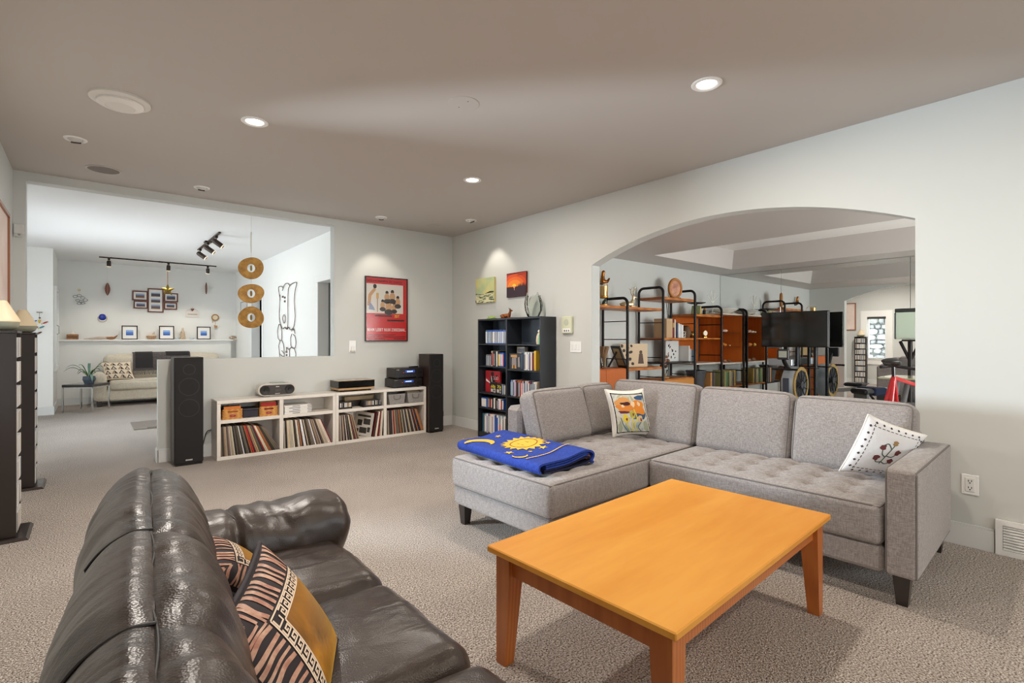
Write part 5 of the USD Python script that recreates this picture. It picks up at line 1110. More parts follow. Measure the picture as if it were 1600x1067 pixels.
# ---------------------------------------------------------------- media towers with ceramic lamps
tw = M((40, 31, 28), .45); twb = M((70, 62, 60), .3, .6)
def tower(y0, lab):
    t = T('media_tower', lab, 'disc tower', (-.425, y0, 0))
    d, w, h = .08, .135, 1.285
    for s in (-1, 1): t.part('side_panel', bx(-d, d, s * w, s * (w - .014), .02, h, .002), tw)
    t.part('back_panel', bx(-d, -d + .008, -w + .014, w - .014, .02, h), tw); t.part('top_panel', bx(-d - .006, d + .006, -w - .006, w + .006, h, h + .016, .002), tw)
    t.part('base_plate', hull([(-.08, -.18, 0), (.14, -.18, 0), (.14, .18, 0), (-.08, .18, 0), (-.08, -.17, .018), (.125, -.17, .018), (.125, .17, .018), (-.08, .17, .018)]), twb)
    for k in range(8): t.part('shelf_board', bx(-d + .008, d - .012, -w + .0142, w - .0142, .03 + k * .156, .04 + k * .156), tw)
    return t
tower(4.51, 'nearer tall narrow dark disc tower by the left wall')
tower(5.9, 'farther tall narrow dark disc tower by the left wall')
proto = {}
for ti, (y0, nm) in enumerate(((4.51, 'nearer'), (5.9, 'farther'))):
    for k in range(8):
        r_ = random.Random(100 * ti + k)
        y = y0 - .118; i = 0
        while y + .011 < y0 + .118 and i < 19:
            c = r_.choice(['white', 'grey', 'white', 'beige', 'cream', 'grey', 'charcoal', 'white', 'grey', 'red' if k == 4 else 'white', 'pale blue'])
            lab = f'{c} disc case, {ORD[i]} from the near side, {ORD[7 - k]} shelf, {nm} tower'
            loc = (-.396, y + .0058, .0405 + k * .156)
            if c not in proto:
                tt = T('disc_case', lab, 'disc case', loc, group=f'disc cases in the {nm} tower')
                tt.part('case', bx(-.085, .054, -.0052, .0052, 0, .125, .001), M((196, 196, 196), .4)); tt.part('spine_label', bx(.0535, .0548, -.0042, .0042, .004, .121), M(PAL[c], .5), smooth=False)
                proto[c] = tt
            else: copy_of(proto[c], 'disc_case', lab, 'disc case', loc, group=f'disc cases in the {nm} tower')
            y += .0122; i += 1
cream = M((224, 206, 172), .5); sage = M((150, 150, 132), .5)
for y0, lab in ((4.51, 'cream conical ceramic lamp with a sage green base, nearer tower'), (5.9, 'cream conical ceramic lamp with a sage green base, farther tower')):
    t = T('ceramic_lamp', lab, 'lamp', (-.425, y0, 1.301))
    t.part('lamp_base', lathe([(0, 0), (.05, 0), (.075, .015), (.085, .035), (.088, .055), (.084, .06), (0, .06)], 36), sage, smooth=40); t.part('lamp_shade', lathe([(.088, .056), (.089, .066), (.03, .185), (.026, .19), (0, .19)], 36), cream, smooth=40)
# ---------------------------------------------------------------- back room
DB = M((58, 44, 36), .4, .4)
def can(t, base, aim, L=.11, r=.032, power=0, col=(1, .9, .76)):
    base = np.array(base, float); aim = np.array(aim, float); aim /= np.linalg.norm(aim)
    p = base + [0, 0, -.09]
    t.part('stem', cat([bx(base[0] - .018, base[0] + .018, base[1] - .018, base[1] + .018, base[2] - .03, base[2], .003), cyl(.006, .08, 8, (base[0], base[1], base[2] - .1))]), DB)
    h = lathe([(0, -.05), (r * .7, -.05), (r, -.03), (r, L - .05), (r * .86, L - .05), (r * .8, L - .07), (0, L - .075)], 22)
    h.apply_transform(trimesh.geometry.align_vectors([0, 0, 1], aim)); h.apply_translation(p)
    q = t.part('spot_head', h, DB, smooth=40)
    g = lathe([(r * 1.02, L - .062), (r * 1.03, L - .045), (r * .9, L - .045)], 22); g.apply_transform(trimesh.geometry.align_vectors([0, 0, 1], aim)); g.apply_translation(p); t.part('glass_ring', g, M((230, 214, 190), .3, emit=.4), under=q)
    if power:
        l = UsdLux.SphereLight.Define(stage, numbered(t.path, 'lamp')); l.CreateRadiusAttr(.022); l.CreateIntensityAttr(power); l.CreateColorAttr(Gf.Vec3f(*col))
        s = UsdLux.ShapingAPI.Apply(l.GetPrim()); s.CreateShapingConeAngleAttr(48.0); s.CreateShapingConeSoftnessAttr(.7)
        l.AddTransformOp().Set(Gf.Matrix4d().SetTransform(Gf.Rotation(Gf.Vec3d(0, 0, -1), Gf.Vec3d(*map(float, aim))), Gf.Vec3d(*(p + aim * (L + .0)))))
t = T('track_light', 'bronze ceiling track with three spotlights above the beige sofa', 'track light', (0, 11.74, H))
t.part('track', cat([bx(.14, 1.99, -.016, .016, -.02, 0, .003), bx(1.02, 1.1, -.03, .03, -.022, 0, .004)]), DB)
for x in (.28, 1.18, 1.84): can(t, (x, 0, -.02), (.0, .3, -1), power=900)
t = T('track_light', 'short dark ceiling track with three tilted spotlights beside the hanging discs', 'track light', (1.39, 0, H))
t.part('track', cat([bx(-.016, .016, 7.95, 9.75, -.02, 0, .003), bx(-.05, .05, 8.8, 8.92, -.022, 0, .004)]), DB)
for y in (8.2, 8.85, 9.55): can(t, (0, y, -.02), (.8, -.25, -.62), L=.15, r=.036, power=120)
# beige sofa
bei = M((214, 204, 186), .9, noise=(40.0, (200, 190, 172)), sheen=.3)
t = T('beige_sofa', 'cream fabric sofa against the far ledge of the back room', 'sofa', (1.2, 12.2, 0))
t.part('base', bx(.10, 2.3, 11.86, 12.58, .10, .30, .03), bei, w=True)
m, f = cushion(1.82, .62, .17, .05, (0, .01, .015), (26, 10, 4)); t.part('seat_cushion', mv(m, 1.2, 12.13, .385), bei, smooth=True, w=True)
t.part('piping', tube(f(loop_rect(1.82, .62, .085)) + [1.2, 12.13, .385], .006, 6, True), M((180, 168, 150), .9), smooth=True, w=True)
for x in (.72, 1.65):
    m, f = cushion(1.02, .24, .46, .09, (.0, .03, .03), (20, 6, 12)); m.apply_transform(trimesh.transformations.translation_matrix((x, 12.46, .70)) @ trimesh.transformations.rotation_matrix(math.radians(-10), (1, 0, 0))); t.part('back_cushion', m, bei, smooth=True, w=True)
for x in (.15, 2.25):
    m, f = cushion(.20, .74, .50, .08, (.02, 0, .02), (6, 14, 10)); t.part('arm', mv(m, x, 12.2, .36), bei, smooth=True, w=True)
for x, y in ((.15, 11.92), (2.25, 11.92), (.15, 12.5), (2.25, 12.5)): t.part('foot', bx(x - .035, x + .035, y - .035, y + .035, 0, .1, .004), dark_leg, w=True)
# triangle cushion on it
tA, tB, tC, tD = (.22, 12.02, .47), (.16, 12.24, .80), (.62, 12.26, .80), (.68, 11.98, .47)
t = T('throw_pillow', 'throw pillow with brown and cream triangles on the beige sofa', 'pillow', (.42, 12.1, .47))
front, back, surf, rim = pillow(tA, tB, tC, tD, .14)
t.part('back_cover', back, M((90, 78, 70), .9), smooth=True, w=True); f = t.part('front_cover', front, M((226, 212, 190), .9), smooth=True, w=True)
tr_d, tr_m = [], []
for i in range(4):
    for j in range(4):
        x, y = .04 + i * .23, .04 + j * .23
        tr_d.append(Polygon([(x + .01, y), (x + .22, y), (x + .115, y + .20)]).difference(Polygon([(x + .06, y + .03), (x + .17, y + .03), (x + .115, y + .13)])) if (i + j) % 2 else Polygon([(x + .115, y), (x + .22, y), (x + .115, y + .2)]))
        if (i + j) % 2 == 0: tr_m.append(Polygon([(x + .01, y), (x + .105, y), (x + .105, y + .19)]))
t.part('dark_triangles', fill(unary_union(tr_d), surf, .002, .15), M((74, 58, 52), .9), smooth=True, under=f, w=True); t.part('tan_triangles', fill(unary_union(tr_m), surf, .002, .15), M((168, 140, 112), .9), smooth=True, under=f, w=True)
# fringed throw over the sofa back
t = T('throw_blanket', 'charcoal and grey fringed throw over the back of the beige sofa', 'blanket', (1.0, 12.34, .7))
def drape(x0, x1, th0, th1, off):
    pth = [(12.30, .62), (12.325, .75), (12.36, .88), (12.40, .945), (12.47, .965), (12.56, .93)]
    c = arc(pth, 5); a, b = int(th0 * (len(c) - 1)), int(th1 * (len(c) - 1)); c = c[a:b + 1]
    tg = np.gradient(c, axis=0); nn = np.stack([-tg[:, 1], tg[:, 0]], 1); nn /= np.linalg.norm(nn, axis=1, keepdims=True)
    ring = np.vstack([c + nn * (off + .006), (c + nn * (off - .004))[::-1]])
    return ext_axis(Polygon(ring).buffer(0), x1 - x0, 'x', x0)
t.part('grey_cloth', drape(.66, 1.62, .02, 1, .012), M((98, 92, 92), .95, noise=(60.0, (70, 66, 66))), smooth=30, w=True)
t.part('black_panel', drape(.70, .98, .10, .8, .019), M((44, 42, 44), .95), smooth=30, w=True); t.part('black_panel', drape(1.2, 1.6, .45, .85, .019), M((40, 38, 40), .95), smooth=30, w=True)
fr = [tube([(x, 12.295 - .012, .635), (x + rnd.uniform(-.008, .008), 12.285 - .012, .59), (x + rnd.uniform(-.012, .012), 12.28 - .012, .545)], .0035, 4) for x in np.linspace(.67, 1.6, 60)]
t.part('fringe', cat(fr), M((120, 114, 112), .95), kind='stuff', w=True)
# side table with plant
t = T('side_table', 'square side table with a dark top and chrome legs by the beige sofa', 'side table', (-.03, 11.47, 0), -31)
t.part('tabletop', bx(-.235, .235, -.235, .235, .425, .47, .004), M((40, 36, 38), .25, coat=.5)); chrome = M((214, 216, 218), .12, 1.0)
t.part('frame', cat([bx(-.235, .235, s * .235 - .01 * s, s * .215, .405, .4245) for s in (-1, 1)] + [bx(s * .235 - .01 * s, s * .215, -.235, .235, .405, .4245) for s in (-1, 1)]), chrome)
for sx in (-1, 1):
    for sy in (-1, 1): t.part('leg', bx(sx * .235, sx * .212, sy * .235, sy * .212, 0, .4048, .002), chrome)
t = T('potted_plant', 'spiky green potted plant in a faceted blue grey pot on the side table', 'plant', (.0, 11.45, .47))
pot = lathe([(0, 0), (.065, 0), (.095, .07), (.088, .125), (.078, .125), (.08, .1), (0, .1)], 7); t.part('pot', pot, M((84, 96, 110), .5), smooth=False); t.part('soil', cyl(.078, .004, 14, (0, 0, .105)), M((60, 46, 36), .95))
lr = random.Random(4)
lm = special('leaf_green', {'d': ('principled_bsdf', {'base_color': lin((78, 112, 62)), 'roughness': .45}), 't': ('translucent_bsdf', {'color': lin((120, 160, 70))}), 'm': ('mix_closure', {'fac': .2})}, [('d.BSDF', 'm.closure1'), ('t.BSDF', 'm.closure2')], 'm.closure')
lm2 = M((120, 156, 138), .4)
def leaf(a, L, rise, droop, w, z0=.11):
    n = 10; P, Q = [], []
    for i in range(n + 1):
        u = i / n; r = .012 + L * u; z = z0 + rise * math.sin(u * PI * .55) - droop * u ** 2.4; ww = w * math.sin(PI * min(1, .12 + .88 * (1 - u)) ** .9) * (1 - u) ** .35 + .001
        c, s = math.cos(a), math.sin(a)
        P += [(r * c - ww * s, r * s + ww * c, z + .3 * ww), (r * c, r * s, z - .2 * ww), (r * c + ww * s, r * s - ww * c, z + .3 * ww)]
    f = []
    for i in range(n):
        for k in (0, 1): a0 = i * 3 + k; f += [(a0, a0 + 1, a0 + 4), (a0, a0 + 4, a0 + 3)]
    P = np.array(P); top = trimesh.Trimesh(P, f, process=False); bot = trimesh.Trimesh(P - [0, 0, .0015], np.array(f)[:, ::-1], process=False)
    return cat([top, bot])
for k in range(13): t.part('leaf', leaf(k * 2.4 + .2, lr.uniform(.16, .34), lr.uniform(.12, .34), lr.uniform(.0, .16), lr.uniform(.010, .018)), lm, smooth=True)
t.part('leaf', leaf(-1.2, .12, .12, .2, .03), lm2, smooth=True); t.part('leaf', leaf(-1.5, .1, .26, .02, .026), lm2, smooth=True)
obj('floor_mat', cat([bx(.47, 1.3, 8.58, 9.36, .0, .012, .004), bx(.62, 1.28, 8.62, 9.32, .0122, .02, .003)]), M((124, 114, 106), .8), 'flat grey brown mat on the back room carpet', 'mat')
# hanging gold discs
gd = M((176, 132, 62), .45, .35, noise=(16.0, (140, 98, 36)), bump=(30.0, .3, .01)); pale = M((206, 202, 184), .4)
t = T('hanging_mobile', 'hanging mobile of three large gold rings under a pale disc', 'mobile', (1.486, 6.62, 0))
def dz(v): return 1.25 + (529 - v) / 788 * 6.03
def ring_(v, w, h, rzz, seed):
    o = blob_free(0, 0, w / 2, h / 2, seed).difference(affinity.scale(Point(0, 0).buffer(1, 20), .042, .05))
    m = ext_axis(o, .008, 'y', -.004); return mv(rot(m, rzz), 0, 0, dz(v))
def blob_free(cx_, cy_, rx, ry, seed, k=48, j=.05):
    r_ = random.Random(seed); ph = [r_.uniform(0, 6.28) for _ in range(2)]
    return Polygon([(cx_ + rx * (1 + j * (math.sin(2 * a + ph[0]) + .5 * math.sin(3 * a + ph[1]))) * math.cos(a), cy_ + ry * (1 + j * (math.sin(2 * a + ph[0]) + .5 * math.sin(3 * a + ph[1]))) * math.sin(a)) for a in np.linspace(0, 2 * PI, k, endpoint=False)])
t.part('pale_disc', mv(rot(ext_axis(blob_free(0, 0, .11, .125, 9), .008, 'y', -.004), -104), 0, 0, dz(379)), pale)
for v, w, h, sd in ((419, .262, .27, 1), (458.5, .285, .225, 2), (496, .262, .27, 3)):
    g = t.part('gold_ring', ring_(v, w, h, -14 if sd != 2 else -6, sd), gd)
    t.part('inner_disc', mv(rot(ext_axis(affinity.scale(Point(0, 0).buffer(1, 16), .022, .032), .006, 'y', -.003), 50), 0, 0, dz(v)), M((150, 124, 70), .5, .3))
t.part('cord', tube([(0, 0, H), (0, 0, dz(512))], .0012, 5), M((200, 198, 190), .6))
# far wall ornaments (front of the wall at y = YFAR)
def at_far(u, v, y=YFAR): 
    t_ = (u - 800) / FPX; a = math.radians(YAW); dx, dy = math.sin(a) + math.cos(a) * t_, math.cos(a) - math.sin(a) * t_; s = y / dy
    return dx * s, EYE + (529 - v) / FPX * s
def at_x(u, v, x):
    t_ = (u - 800) / FPX; a = math.radians(YAW); dx, dy = math.sin(a) + math.cos(a) * t_, math.cos(a) - math.sin(a) * t_; s = x / dx
    return dy * s, EYE + (529 - v) / FPX * s
def lens_poly(w, h): return Polygon([(w / 2 * math.sin(PI * u) ** .8, (u - .5) * h) for u in np.linspace(0, 1, 16)] + [(-w / 2 * math.sin(PI * u) ** .8, (u - .5) * h) for u in np.linspace(1, 0, 16)]).buffer(0)
def surfboard(u, v0, v1, w, rz, lab):
    x, z0 = at_far(u, v0, 12.68); _, z1 = at_far(u, v1, 12.68); h = z0 - z1
    t = T('surfboard_ornament', lab, 'ornament', (x, 12.68, (z0 + z1) / 2), rz)
    t.part('board', ext_axis(lens_poly(w, h), .012, 'y', -.006), M((128, 66, 44), .35, wave=(10.0, (104, 48, 32), 3.0))); t.part('stringer', bx(-.004, .004, -.008, -.005, -h * .46, h * .46), M((178, 120, 84), .4)); t.part('hanging_thread', tube([(0, 0, h / 2), (0, .03, h / 2 + .25), (0, .06, h / 2 + .3)], .001, 4), M((210, 205, 196), .6))
surfboard(168, 441.5, 462, .085, 0, 'small brown wooden surfboard ornament, left on the far wall'); surfboard(322.3, 441.5, 459.5, .085, 62, 'small brown wooden surfboard ornament seen edge-on, right on the far wall')
frame_m = M((110, 58, 44), .4); frame_d = M((52, 40, 34), .4)
def photo_frame(name, lab, catg, x, y, z, w, h, fm, prints, tilt=0, fw=.022, stand=False):
    t = T(name, lab, catg, (x, y, z))
    X = trimesh.transformations.rotation_matrix(math.radians(tilt), (1, 0, 0))
    P = lambda m: (m.apply_transform(X), m)[1]
    t.part('frame', P(ext_axis(sbox(-w / 2, 0, w / 2, h).difference(sbox(-w / 2 + fw, fw, w / 2 - fw, h - fw)), .024, 'y', -.024)), fm); mt = t.part('mount', P(bx(-w / 2 + fw, w / 2 - fw, -.012, -.004, fw, h - fw)), M((240, 238, 234), .6), smooth=False)
    for (a, b, c, d, cols) in prints:
        n = len(cols)
        for k, col in enumerate(cols):
            zz0 = b + (d - b) * k / n; zz1 = b + (d - b) * (k + 1) / n
            t.part('photo', P(bx(-w / 2 + a * w, -w / 2 + c * w, -.0135, -.0118, zz0 * h, zz1 * h)), M(col, .5), smooth=False, under=mt)
    return t
def photo_print(a, b, c, d, seed):
    r_ = random.Random(seed); return (a, b, c, d, [r_.choice([(150, 120, 96), (176, 150, 120), (120, 100, 90)]), r_.choice([(60, 66, 90), (70, 56, 56), (110, 84, 76)]), r_.choice([(120, 140, 180), (90, 110, 150)]), (200, 208, 218)])
def wall_frame(u0, v0, u1, v1, lab, prints, fm):
    x0, z0 = at_far(u0, v1); x1, z1 = at_far(u1, v0); _, z0b = at_far(u1, v1); 
    return photo_frame('photo_frame', lab, 'picture frame', (x0 + x1) / 2, YFAR - .001, z0b, x1 - x0, z1 - z0b, fm, prints)
wall_frame(206.5, 455, 231, 470, 'upper left small brown photo frame of the wall collage', [photo_print(.22, .25, .78, .75, 1)], frame_m)
wall_frame(208.5, 470.5, 231, 482.5, 'lower left small brown photo frame of the wall collage', [photo_print(.2, .25, .8, .75, 2)], frame_m)
wall_frame(230.5, 451.5, 255.5, 488.5, 'tall central brown frame with three photos in the wall collage', [photo_print(.22, .14, .78, .34, 3), photo_print(.22, .41, .78, .58, 4), photo_print(.22, .66, .78, .84, 5)], frame_m)
wall_frame(256, 458.5, 278, 472.3, 'upper right small brown photo frame of the wall collage', [photo_print(.2, .25, .8, .78, 6)], frame_m)
wall_frame(256, 472.8, 276.5, 484, 'lower right small brown photo frame of the wall collage', [photo_print(.2, .25, .8, .78, 7)], frame_m)
# gold star on a ribbon below the middle spot
x, z = at_far(262, 453, 11.74); t = T('star_ornament', 'golden five-pointed star hanging by a ribbon from the track light', 'ornament', (x, 11.74, z))
P = []; 
for i in range(10): P.append(((.125 if i % 2 == 0 else .052) * math.sin(i * PI / 5), (.125 if i % 2 == 0 else .052) * math.cos(i * PI / 5)))
V = [(a, 0, b) for a, b in P] + [(0, -.03, 0), (0, .03, 0)]; Fc = []
for i in range(10): j = (i + 1) % 10; Fc += [(i, j, 10), (j, i, 11)]
t.part('star', trimesh.Trimesh(V, Fc, process=False), M((150, 124, 56), .35, .7), smooth=False); t.part('ribbon', bx(-.008, .008, -.001, .001, .12, .36), M((206, 160, 130), .7))
x, z = at_far(160, 497); t = T('glass_ornament', 'round blue glass ornament on the far wall', 'ornament', (x, YFAR, z))
t.part('disc', lathe([(0, .03), (.045, .024), (.062, .0)], 24).apply_transform(trimesh.transformations.rotation_matrix(PI / 2, (1, 0, 0))).apply_translation((0, 0, .02)), M((40, 60, 160), .15), smooth=50); t.part('beach_edge', lathe([(.06, .012), (.078, .008), (.078, 0)], 24).apply_transform(trimesh.transformations.rotation_matrix(PI / 2, (1, 0, 0))).apply_translation((0, 0, -.005)), M((196, 186, 170), .5))
x, z = at_far(124, 467); t = T('wind_chime', 'silver wire fish mobile hanging on the far wall', 'mobile', (x, 12.7, z))
for k, (dx, dz_) in enumerate(((-.06, .04), (.0, .06), (.05, .02), (.09, -.02), (-.02, -.03), (.03, -.05), (.0, -.09), (.05, -.08))): t.part('wire_ring', tube([(dx + .032 * math.cos(a), .01 * math.sin(2 * a), dz_ + .022 * math.sin(a)) for a in np.linspace(0, 2 * PI, 18, endpoint=False)], .004, 5, True), M((150, 150, 152), .25, .9))
t.part('hook', bx(-.02, .02, .03, .05, .15, .19, .005), M((222, 206, 160), .5)); t.part('thread', tube([(0, .04, .17), (0, 0, .05)], .0012, 4), M((200, 200, 196), .5))
x, z = at_far(300.5, 490); t = T('wall_plaque', 'small white lettered plaque with a heart on the far wall', 'plaque', (x, YFAR, z))
t.part('board', ext_axis(Polygon([(-.12, -.075), (.12, -.075), (.12, .06), (-.12, .06)]), .012, 'y', -.014), M((236, 228, 220), .6)); t.part('heart', ext_axis(unary_union([Point(-.012, .09).buffer(.017), Point(.012, .09).buffer(.017), Polygon([(-.028, .084), (.028, .084), (0, .05)])]), .014, 'y', -.026), M((122, 66, 50), .5)); t.part('cord', tube([(-.1, -.008, .06), (0, -.004, .13), (.1, -.008, .06)], .002, 4), M((180, 150, 120), .7))
t.part('lettering', cat([bx(-.085 + .022 * k, -.068 + .022 * k, -.0155, -.0135, -.022, -.008) for k in range(8)]), M((120, 112, 108), .6), smooth=False)
x, z = at_far(336, 496); t = T('dream_catcher', 'round woven dream catcher hanging at the right of the far wall', 'ornament', (x, YFAR - .02, z))
t.part('hoop', tube([(.062 * math.cos(a), 0, .062 * math.sin(a)) for a in np.linspace(0, 2 * PI, 28, endpoint=False)], .013, 8, True), M((176, 134, 84), .7), smooth=True); t.part('web', lathe([(0, 0), (.055, .002)], 20).apply_transform(trimesh.transformations.rotation_matrix(PI / 2, (1, 0, 0))), M((228, 214, 190), .8), smooth=False)
t.part('tassel', cat([tube([(.0, -.01, -.06), (.0, -.01, -.17)], .003, 5), hull([(-.03, -.02, -.17), (.04, -.02, -.18), (.035, -.02, -.23), (-.02, -.02, -.225), (.0, .012, -.2)]), tube([(-.05, -.01, -.04), (-.055, -.01, -.12)], .006, 5)]), M((188, 146, 100), .8))
# things on the ledge
LZ = 1.232; LYc = YFAR - .10
def ledge(u): return at_far(u, 529, LYc)[0]
x = ledge(113.5); t = T('wooden_box', 'carved wooden tissue box at the left end of the ledge', 'box', (x, LYc, LZ)); t.part('box', bx(-.085, .085, -.06, .06, 0, .10, .005), M((182, 134, 92), .6, noise=(20.0, (140, 92, 56)))); t.part('tissue', mv(lathe([(0, .05), (.03, .03), (.05, .0), (0, 0)], 7), 0, 0, .1), M((238, 228, 220), .8), smooth=False); t.part('carved_band', bx(-.07, .07, -.063, -.059, .03, .07), M((120, 78, 48), .6))
x = ledge(158); t = T('driftwood', 'long twisted driftwood piece lying on the ledge', 'driftwood', (x, LYc, LZ))
t.part('pale_branch', tube(arc([(-.26, 0, .012), (-.12, .01, .018), (.02, -.01, .03), (.12, 0, .022)], 6), np.concatenate([np.linspace(.006, .028, 10), np.linspace(.028, .012, 9)]), 9), M((196, 176, 160), .8), smooth=True); t.part('brown_branch', tube(arc([(.06, 0, .03), (.14, 0, .028), (.2, .01, .035), (.25, 0, .085)], 6), np.concatenate([np.linspace(.02, .03, 8), np.linspace(.03, .008, 11)]), 9), M((150, 102, 62), .7), smooth=True)
for (u0, u1, v0, lab, sd) in ((190, 215, 508.5, 'left dark photo frame of a blue scene on the ledge', 1), (248.5, 272, 509, 'middle dark photo frame of a blue scene on the ledge', 2), (307.5, 329, 510.3, 'right dark photo frame of a blue scene on the ledge', 3)):
    x0, x1 = ledge(u0), ledge(u1); z1 = at_far(u0, v0, LYc)[1]
    photo_frame('photo_frame', lab, 'picture frame', (x0 + x1) / 2, LYc, LZ, x1 - x0, z1 - LZ, frame_d, [(.27, .3, .73, .68, [(60, 100, 176), (84, 128, 206), (150, 180, 224)])], tilt=-4, fw=.016)
x = ledge(236.5); t = T('boat_ornament', 'round wooden bowl holding a small pale sail boat on the ledge', 'ornament', (x, LYc, LZ))
t.part('bowl', lathe([(0, 0), (.05, .002), (.082, .04), (.088, .075), (.075, .075), (.0, .06)], 28), M((206, 172, 140), .6, wave=(20.0, (170, 130, 96), 1.0)), smooth=40); t.part('shell', hull([(-.06, 0, .075), (.07, 0, .075), (.03, .02, .12), (-.03, .02, .11), (.02, -.03, .08)]), M((220, 206, 190), .6), smooth=False); t.part('sail', hull([(.0, 0, .1), (.06, 0, .1), (.055, 0, .17), (.03, .006, .1)]), M((196, 180, 160), .7), smooth=False)
for u, lab in ((277, 'small pale blue dish on the ledge left of the bottle'), (300, 'small pale blue dish on the ledge right of the bottle')):
    obj('glass_dish', mv(lathe([(0, 0), (.025, .0), (.05, .035), (.046, .036), (.02, .008), (0, .008)], 24), ledge(u), LYc, LZ), M((196, 212, 220), .2), lab, 'dish', smooth=40)
x = ledge(285.5); t = T('shell_bottle', 'tall pale bottle filled with shells on the ledge', 'bottle', (x, LYc, LZ)); t.part('bottle', lathe([(0, 0), (.045, 0), (.05, .02), (.042, .14), (.03, .17), (.014, .19), (.013, .225), (0, .225)], 20), M((216, 198, 172), .3, vor=(60.0, (176, 150, 120))), smooth=40); t.part('cork', cyl(.015, .02, 12, (0, 0, .2255)), M((222, 204, 180), .7))
x = ledge(363.5); t = T('sea_shell', 'dark spotted sea shell at the right end of the ledge', 'shell', (x, LYc, LZ)); s_ = trimesh.creation.icosphere(3, 1.0); s_.vertices = s_.vertices * [.075, .045, .042] + [0, 0, .042]; t.part('shell', s_, M((92, 66, 54), .3, noise=(40.0, (222, 204, 182))), smooth=True); t.part('pale_shell', mv(lathe([(0, .03), (.02, .022), (.03, 0), (0, 0)], 12), .07, -.02, 0), M((232, 214, 196), .4))
# ornaments on the alcove face: hanging bird and coloured fish
def at_alc(u, v): return at_far(u, v, 11.18)
x, z = at_alc(62, 488); t = T('hanging_bird', 'small carved hanging bird with a yellow body on the alcove wall', 'ornament', (x, 11.14, z)); t.part('perch', bx(-.035, .035, -.015, .03, -.006, .006, .002), M((110, 96, 70), .6)); t.part('thread', tube([(0, 0, 0), (0, 0, -.12)], .002, 4), M((120, 100, 80), .6)); t.part('body', mv(hull([(-.018, 0, 0), (.02, -.01, 0), (.018, .014, -.01), (-.01, 0, -.055), (.006, .01, -.06)]), 0, 0, -.12), M((206, 168, 30), .5)); t.part('head', mv(trimesh.creation.icosphere(2, .014), .002, 0, -.09), M((90, 90, 92), .5), smooth=True)
for (u, v, c, lab) in ((54, 502, (70, 100, 150), 'blue'), (56, 512, (150, 110, 60), 'brown'), (71, 504, (170, 66, 48), 'red'), (65.5, 511, (60, 130, 140), 'teal'), (61.5, 520, (96, 50, 40), 'maroon')):
    x, z = at_alc(u, v); t = T('fish_ornament', f'tiny {lab} painted fish stuck to the alcove wall', 'ornament', (x, 11.155, z))
    b = trimesh.creation.icosphere(2, 1.0); b.vertices *= [.036, .01, .012]; t.part('body', rot(b, -28, (0, 1, 0)), M(c, .4), smooth=True); t.part('tail', rot(ext_axis(Polygon([(-.03, 0), (-.055, .016), (-.055, -.016)]), .004, 'y', -.002), -28, (0, 1, 0)), M((214, 196, 120), .5))
# right wall of the back room: small picture and line drawing in metal
ya, za = at_x(377, 472, BX1); yb, zb = at_x(387, 501, BX1)
t = T('framed_picture', 'pale thin-framed picture on the back room right wall', 'picture', (BX1, (ya + yb) / 2, (za + zb) / 2)); w, h = abs(ya - yb) / 2, abs(za - zb) / 2
t.part('frame', ext_axis(sbox(-w, -h, w, h).difference(sbox(-w + .02, -h + .02, w - .02, h - .02)), .02, 'x', -.02), M((176, 176, 172), .4)); t.part('print', bx(-.01, -.004, -w + .02, w - .02, -h + .02, h - .02), M((222, 222, 220), .6), smooth=False)
t = T('wire_drawing', 'large continuous line figure in thin metal wire on the back room wall', 'wall art', (BX1, 8.9, 1.5))
def wl(pts): return [(425 + a / 7.9, 430 + b / 7.9) for a, b in pts]
curves = {'line': [[(100, 300), (80, 165), (92, 140), (115, 137), (135, 158), (128, 190)], [(135, 158), (160, 110), (185, 98), (205, 110), (218, 132), (200, 180), (196, 330), (196, 600), (185, 660)], [(218, 132), (245, 105), (305, 90), (285, 190), (275, 320), (285, 500), (272, 620), (248, 668)], [(100, 240), (92, 400), (90, 520), (108, 620), (135, 662), (158, 640), (180, 655), (205, 640), (225, 672), (250, 665), (270, 680)], [(145, 590), (132, 540), (140, 495), (155, 490), (165, 530), (160, 575), (150, 592)],
                   [(85, 605), (70, 680), (75, 770), (100, 805), (120, 790), (120, 690), (105, 620), (90, 605)], [(100, 805), (85, 870), (90, 950), (95, 1010)], [(120, 800), (145, 870), (150, 960), (150, 1010)], [(245, 725), (230, 780), (235, 870), (255, 900), (285, 890), (295, 830), (285, 760), (260, 728)], [(240, 690), (265, 660), (285, 720)], [(180, 960), (180, 890), (205, 915), (240, 890), (270, 905)], [(215, 915), (215, 1010)], [(275, 905), (292, 960), (292, 1010)], [(165, 640), (170, 660), (190, 665), (200, 640)], [(120, 930), (150, 970)], [(95, 970), (120, 995), (148, 1000)]]}
for c in curves['line']:
    P = [(BX1 - .016, *at_x(u, v, BX1 - .016)) for u, v in wl(c)]
    t.part('wire', tube(arc(P, 5), .006, 6), M((120, 100, 92), .4, .6), smooth=True, w=True)
for (a, b) in ((155, 275), (155, 322), (130, 265), (175, 945), (178, 985)):
    y, z = at_x(425 + a / 7.9, 430 + b / 7.9, BX1 - .01); t.part('eye_mark', bx(BX1 - .014, BX1 - .002, y - .03, y + .03, z - .016, z + .016, .004), M((96, 78, 66), .5), w=True)

